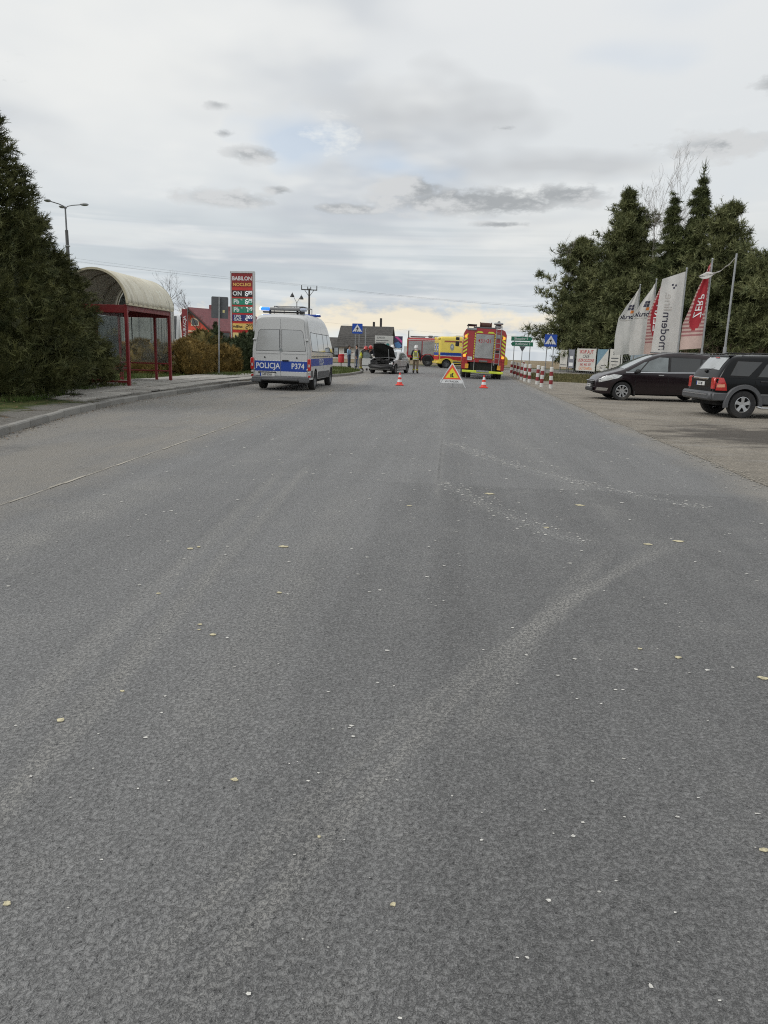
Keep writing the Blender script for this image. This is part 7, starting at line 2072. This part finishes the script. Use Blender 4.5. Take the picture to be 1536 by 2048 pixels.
def thuja(label, loc, H, Rm, boughs, per, m, size, seed, cat='tree', name='thuja_tree', shape=None, upz=.9, group=None, view=None, corek=.70):
    global rng
    rng = np.random.default_rng(seed)
    t = thing(name, label, cat, loc, 0, group)
    shape = shape or (lambda s: (min(1., (s / .12 + .55)) if s < .12 else 1.) * (1 - max(0, s - .12) / .88) ** .62)
    MB().cyl((0, 0, -.1), (0, 0, H * .6), Rm * .10, Rm * .03, 8).build('trunk', M_BARK, t, 50)
    Ps, Ds, Ss = [], [], []
    for _ in range(boughs):
        s = rng.uniform(.02, .985) ** 1.0
        a = rng.uniform(0, 2 * PI)
        if view is not None and rng.random() < .45: a = view + rng.normal(0, .9)
        rad = Rm * shape(s) * (1 + .13 * math.sin(2.7 * a + 9 * s) + rng.uniform(-.10, .12))
        o = np.array([math.cos(a), math.sin(a), 0.])
        tip = o * rad + np.array([0, 0, s * H + .18 * rad])
        L = rng.uniform(.5, 1.0) * min(.9, .36 * Rm + .25) * (1.0 if s < .85 else .7)
        d = norm(o * 1. + np.array([0, 0, upz * rng.uniform(.4, 1.5)]) + rng.normal(0, .18, 3))
        k = per
        u_ = rng.uniform(0, 1, k)
        base = tip - d * L
        sag = np.zeros((k, 3)); sag[:, 2] = -.25 * L * u_ ** 2
        pts = base + d * (u_ * L)[:, None] + sag + rng.normal(0, .075 * L + .02, (k, 3)) * (1.15 - u_)[:, None]
        dd = norm(d + rng.normal(0, .48, (k, 3)) + np.array([0, 0, -.35]) * u_[:, None])
        Ps.append(pts); Ds.append(dd); Ss.append(size * rng.uniform(.6, 1.35, k) * (1.1 - .4 * u_))
    V = sprays(np.concatenate(Ps), np.concatenate(Ds), np.concatenate(Ss), 5, .20, .6)
    V[:, 2] = np.maximum(V[:, 2], .01)
    cr_ = crown_obj('crown', V, m, t)
    pf = [(Rm * corek * shape(s), s * H) for s in (.015, .08, .16, .28, .4, .52, .64, .76, .86, .93)]
    core(pf, m, cr_, seed)
    return t
# dark hedge trees at the left edge
thuja('tall dark thuja tree cut off by the left edge of the picture', (-11.35, 17.6, .18), 7.7, 2.3, 950, 30, M_THUJA, .25, 1, view=-.9, corek=.5, shape=lambda s: (.80 + s * 1.6 if s < .12 else 1.) * (1 - max(0, s - .12) / .88) ** .72)
thuja('dark thuja tree standing between the tallest one and the bus shelter', (-11.75, 20.6, .18), 5.0, 1.85, 760, 28, M_THUJA, .22, 2, view=-.9, corek=.5)
thuja('broad dark thuja tree touching the roof of the bus shelter', (-11.75, 21.6, .18), 3.8, 1.72, 680, 28, M_THUJA, .21, 3, view=-.9, corek=.5, shape=lambda s: (.82 + s * 1.5 if s < .12 else 1.) * (1 - max(0, s - .12) / .88) ** .42)
rnd_ = lambda s: math.sqrt(max(.0, 1 - (2 * s * .93 - .80) ** 2))
for lab, x, y, H, Rm, m, sd in (('bronze thuja shrub right behind the bus shelter', -13.3, 32.2, 1.55, 1.15, M_BROWNT, 5), ('large bronze thuja shrub left of the road sign post', -11.75, 33.4, 1.62, 1.1, M_BROWNT, 6), ('low bronze thuja shrub right behind the road sign post', -10.9, 36.2, 1.42, .8, M_BROWNT, 8),
                               ('olive shrub rising behind the bronze shrubs', -12.9, 38.6, 2.15, 1.0, M_OLIVE, 9), ('dark green rounded shrub between sign post and police van', -11.1, 38.9, 1.75, 1.15, M_DKS, 10), ('tall dark shrub at the foot of the price sign', -11.0, 41.6, 2.25, 1.05, M_DKS, 12), ('dark green shrub partly hidden by the police van', -9.8, 40.6, 1.7, 1.1, M_DKS, 13), ('dark shrub behind the red house side of the hedge', -13.6, 42.5, 2.2, 1.1, M_DKS, 14)):
    thuja(lab, (x, y, .17), H, Rm, 230, 20, m, .20, sd, 'shrub', 'shrub', rnd_, 1.9, 'shrubs along the verge', corek=.5)
thuja('slim dark conifer standing in front of the red guest house', (-19.4, 62., 0), 3.4, .7, 130, 12, M_DKS, .22, 16, 'tree', 'conifer')

def pine(label, loc, H, z0, Rm, nb, m, seed, crownfn, tuft=.34, lean=(0, 0), core_k=.0, name='pine_tree', droop=0.1, candles=True):
    global rng
    rng = np.random.default_rng(seed)
    t = thing(name, label, 'tree', loc, 0, 'conifers on the right')
    lx, ly = lean
    ax = lambda z: np.array([lx * (z / H) ** 1.5, ly * (z / H) ** 1.5, z])
    tr = MB(); tr.tube([tuple(ax(H * k / 8)) for k in range(9)], [max(.03, .02 * H * (1 - k / 8.6)) for k in range(9)], 8)
    Ps, Ds, Ss = [], [], []
    for _ in range(nb):
        s = rng.uniform(0, 1); z = z0 + (H - z0) * s
        if not candles: z = round(z / .62) * .62 + rng.normal(0, .06); s = min(1., max(0., (z - z0) / (H - z0)))
        a = rng.uniform(0, 2 * PI); L = Rm * crownfn(s) * rng.uniform(.45, 1.2) * (1 + .22 * math.sin(3 * a + 1.7 * z + seed) + .16 * math.sin(5 * a - 2.3 * z))
        if L < .08: continue
        o = np.array([math.cos(a), math.sin(a), 0.]); p0 = ax(z)
        rise = (.55 * s + .05) if droop < .3 else -.15
        end = p0 + o * L + np.array([0, 0, L * rise - droop * L])
        mid_ = (p0 + end) / 2 + np.array([0, 0, -.06 * L])
        tr.tube([tuple(p0), tuple(mid_), tuple(end)], [.035 + .004 * L, .022, .01], 4)
        nt = int(6 + L * 6.0)
        for _k in range(nt):
            u_ = rng.uniform(.22, 1.02) ** .75
            c_ = (1 - u_) ** 2 * p0 + 2 * u_ * (1 - u_) * mid_ + u_ ** 2 * end + rng.normal(0, .08 + .07 * L * (1 - u_ * .4), 3) * np.array([1, 1, .6])
            k = 11
            d = norm(rng.normal(0, 1, (k, 3)) + o * .5 + np.array([0, 0, .75 if candles else -.1]))
            Ps.append(np.repeat(c_[None], k, 0)); Ds.append(d); Ss.append(tuft * rng.uniform(.6, 1.2, k))
    if candles:                    # upright leader shoots
        for _ in range(10):
            a = rng.uniform(0, 2 * PI); r_ = rng.uniform(0, Rm * .35); b0 = ax(H) + np.array([math.cos(a) * r_, math.sin(a) * r_, -rng.uniform(.2, 1.6)])
            k = 26; u_ = rng.uniform(0, 1, k); Lc = rng.uniform(.7, 1.2)
            Ps.append(b0 + np.c_[u_ * .1 * math.cos(a), u_ * .1 * math.sin(a), u_ * Lc]); Ds.append(norm(rng.normal(0, .6, (k, 3)) + np.array([0, 0, 1.])));  Ss.append(np.full(k, .2))
    tr.build('trunk', M_BARK, t, 60)
    V = sprays(np.concatenate(Ps), np.concatenate(Ds), np.concatenate(Ss), 2, .19, .55)
    cr_ = crown_obj('crown', V, m, t)
    if core_k:
        pf = []
        for i in range(10):
            s = .02 + .9 * i / 9; pf.append((Rm * core_k * max(.12, crownfn(s)), z0 + (H - z0) * s))
        core(pf, m, cr_, seed, .22)
    return t
egg = lambda s: max(.1, math.sin(PI * min(1, (s * .86 + .14))) ** .7)
cone_ = lambda s: max(.04, (1 - s) ** .8)
pine('bushy pine at the left end of the tree group, boughs reaching over the field', (11.9, 73.0, 0), 11.6, .8, 3.5, 270, M_PINE, 31, egg, .48, (-.4, 0), .16)
pine('broad pine with upright shoots, left of the pointed spruces', (14.5, 68.8, 0), 14.9, 1.0, 3.8, 330, M_PINE, 32, lambda s: max(.12, (1 - s ** 2.6)) * .95, .48, (0, 0), .22)
pine('dark narrow spruce in the middle of the tree group', (16.2, 61.0, 0), 13.4, .5, 2.7, 360, M_SPRU, 33, cone_, .36, (0, 0), .2, 'spruce_tree', .35, False)
pine('tallest spruce with a bare pointed leader', (17.9, 60.5, 0), 14.2, .5, 3.0, 400, M_SPRU, 34, lambda s: max(.05, (1 - s) ** .65), .40, (0, 0), .2, 'spruce_tree', .30, False)
pine('pine with a rounded top right of the tallest spruce', (18.7, 57.5, 0), 12.0, 1.5, 2.5, 230, M_PINE, 35, egg, .48, (.4, 0), .15)
pine('low dark pine filling the gap behind the flags', (16.8, 64.5, 0), 9.2, .4, 3.0, 280, M_PINE, 36, egg, .48, (0, 0), .3)
pine('dark pine at the right edge of the picture behind the bare pole', (21.6, 53.2, 0), 9.3, .4, 3.2, 290, M_PINE, 37, egg, .48, (.3, 0), .3)
pine('dark conifer at the far right edge behind the black off-road car', (24.8, 49.5, 0), 8.4, .3, 3.2, 250, M_PINE, 38, egg, .48, (0, 0), .3)
pine('pine filling the middle of the group behind the white flags', (13.6, 64.9, 0), 7.4, .3, 2.4, 230, M_PINE, 51, egg, .48, (0, 0), .3)
pine('dark pine between the round-topped pine and the right edge', (20.6, 57., 0), 8.4, .3, 2.9, 240, M_SPRU, 52, egg, .48, (0, 0), .3)
pine('low pine behind the fence banners at the left end', (12.6, 69.6, 0), 6.6, .3, 2.5, 200, M_PINE, 53, egg, .48, (0, 0), .3)
pine('pine crown filling the gap behind the narrow dark spruce', (16.2, 71.0, 0), 13.2, .8, 3.3, 260, M_PINE, 54, lambda s: max(.12, (1 - s ** 2.2)), .5, (0, 0), .25)
ldr = bpy.data.objects.get('spruce_tree.001')
top_ = MB(); rr5 = random.Random(8); top_.tube([(0, 0, 13.2), (.05, 0, 14.6), (.12, 0, 16.0)], [.05, .03, .008], 5)
for k in range(7):
    z = 14.0 + k * .22
    for j in range(4):
        a = j * PI / 2 + k; L = .55 - k * .05; top_.tube([(.05, 0, z), (.05 + L * math.cos(a) * .7, L * math.sin(a) * .7, z + .18), (.05 + L * math.cos(a), L * math.sin(a), z + .42)], [.02, .014, .006], 4)
top_.build('leader', M_SPRU, ldr)
V = sprays(*[np.array(q_) for q_ in zip(*[((.05 + .4 * rr5.uniform(-1, 1) * (15.6 - z) / 2, .4 * rr5.uniform(-1, 1) * (15.6 - z) / 2, z), (rr5.uniform(-1, 1), rr5.uniform(-1, 1), .8), .22) for z in [rr5.uniform(13.4, 15.2) for _ in range(160)]])], 2, .3)
crown_obj('leader_needles', V, M_SPRU, ldr)

def bare(label, loc, H, seed, m, spread=.5, depth=5, name='bare_tree', r0_=.09, cat='tree', stems=1, group=None):
    t = thing(name, label, cat, loc, 0, group); rb = random.Random(seed); mb = MB(); tw_ = MB()
    def grow(p, d, L, r, lv):
        pts = [p]; q_ = p.copy(); dd = d.copy()
        for k in range(3):
            dd = (dd + Vector((rb.gauss(0, .10), rb.gauss(0, .10), rb.gauss(.03, .06)))).normalized(); q_ = q_ + dd * L / 3; pts.append(q_.copy())
        (mb if lv > 2 else tw_).tube(pts, [r, r * .85, r * .7, r * .5], 5 if lv > 2 else 3)
        if lv == 0: return
        for _ in range(rb.choice((2, 3, 3)) if lv > 1 else 3):
            k = rb.choice((1, 2, 3, 3)); nd = (dd + Vector((rb.gauss(0, spread), rb.gauss(0, spread), rb.gauss(.12, .25)))).normalized()
            grow(pts[k], nd, L * rb.uniform(.55, .8), max(.006, r * .55), lv - 1)
    for s_ in range(stems):
        d0 = Vector((rb.gauss(0, .05 if stems == 1 else .35), rb.gauss(0, .05 if stems == 1 else .35), 1)).normalized()
        grow(Vector((rb.uniform(-.2, .2) * (stems > 1), rb.uniform(-.2, .2) * (stems > 1), 0)), d0, H * .36, r0_, depth)
    mb.build('trunk', m, t, 60); tw_.build('crown', m, t, fix=False)
    return t
bare('bare birch rising between the broad pine and the tallest spruce', (17.4, 67., 0), 16.8, 3, M_BARKB, .30, 7, 'birch_tree', .12)
bare('bare birch showing thin twigs left of the broad pine', (13.2, 74., 0), 15.5, 4, M_BARKB, .33, 7, 'birch_tree', .10)
for i, (x, y, H, lab) in enumerate(((-34., 84., 9.4, 'bare tree behind the lorry trailer, taller of two'), (-33., 98., 8.2, 'bare tree behind the roof of the red guest house'))): bare(lab, (x, y, 0), H, 21 + i, M_BARK, .42, 6, 'bare_tree', .14)
for i, (x, y, H, lab) in enumerate(((11.7, 68.6, 3.6, 'leafless brown bush under the left pine'), (13.4, 65.4, 3.2, 'leafless brown bush behind the fence banners'), (15.8, 60., 3.4, 'leafless brown bush left of the twisted red flag'), (17.4, 55., 3.6, 'leafless brown bush between red flag and bare pole'), (19.8, 51., 3., 'leafless brown bush behind the roof of the black off-road car'))):
    bare(lab, (x, y, 0), H, 41 + i, M_TWIG, .5, 4, 'bush', .03, 'bush', 7, 'leafless bushes under the conifers')
# hedge mass far left behind shelter and distant tree line
thuja('dark evergreen hedge bush behind the street lamp', (-24., 50., 0), 2.6, 1.7, 150, 14, M_DKS, .26, 61, 'shrub', 'shrub', rnd_)
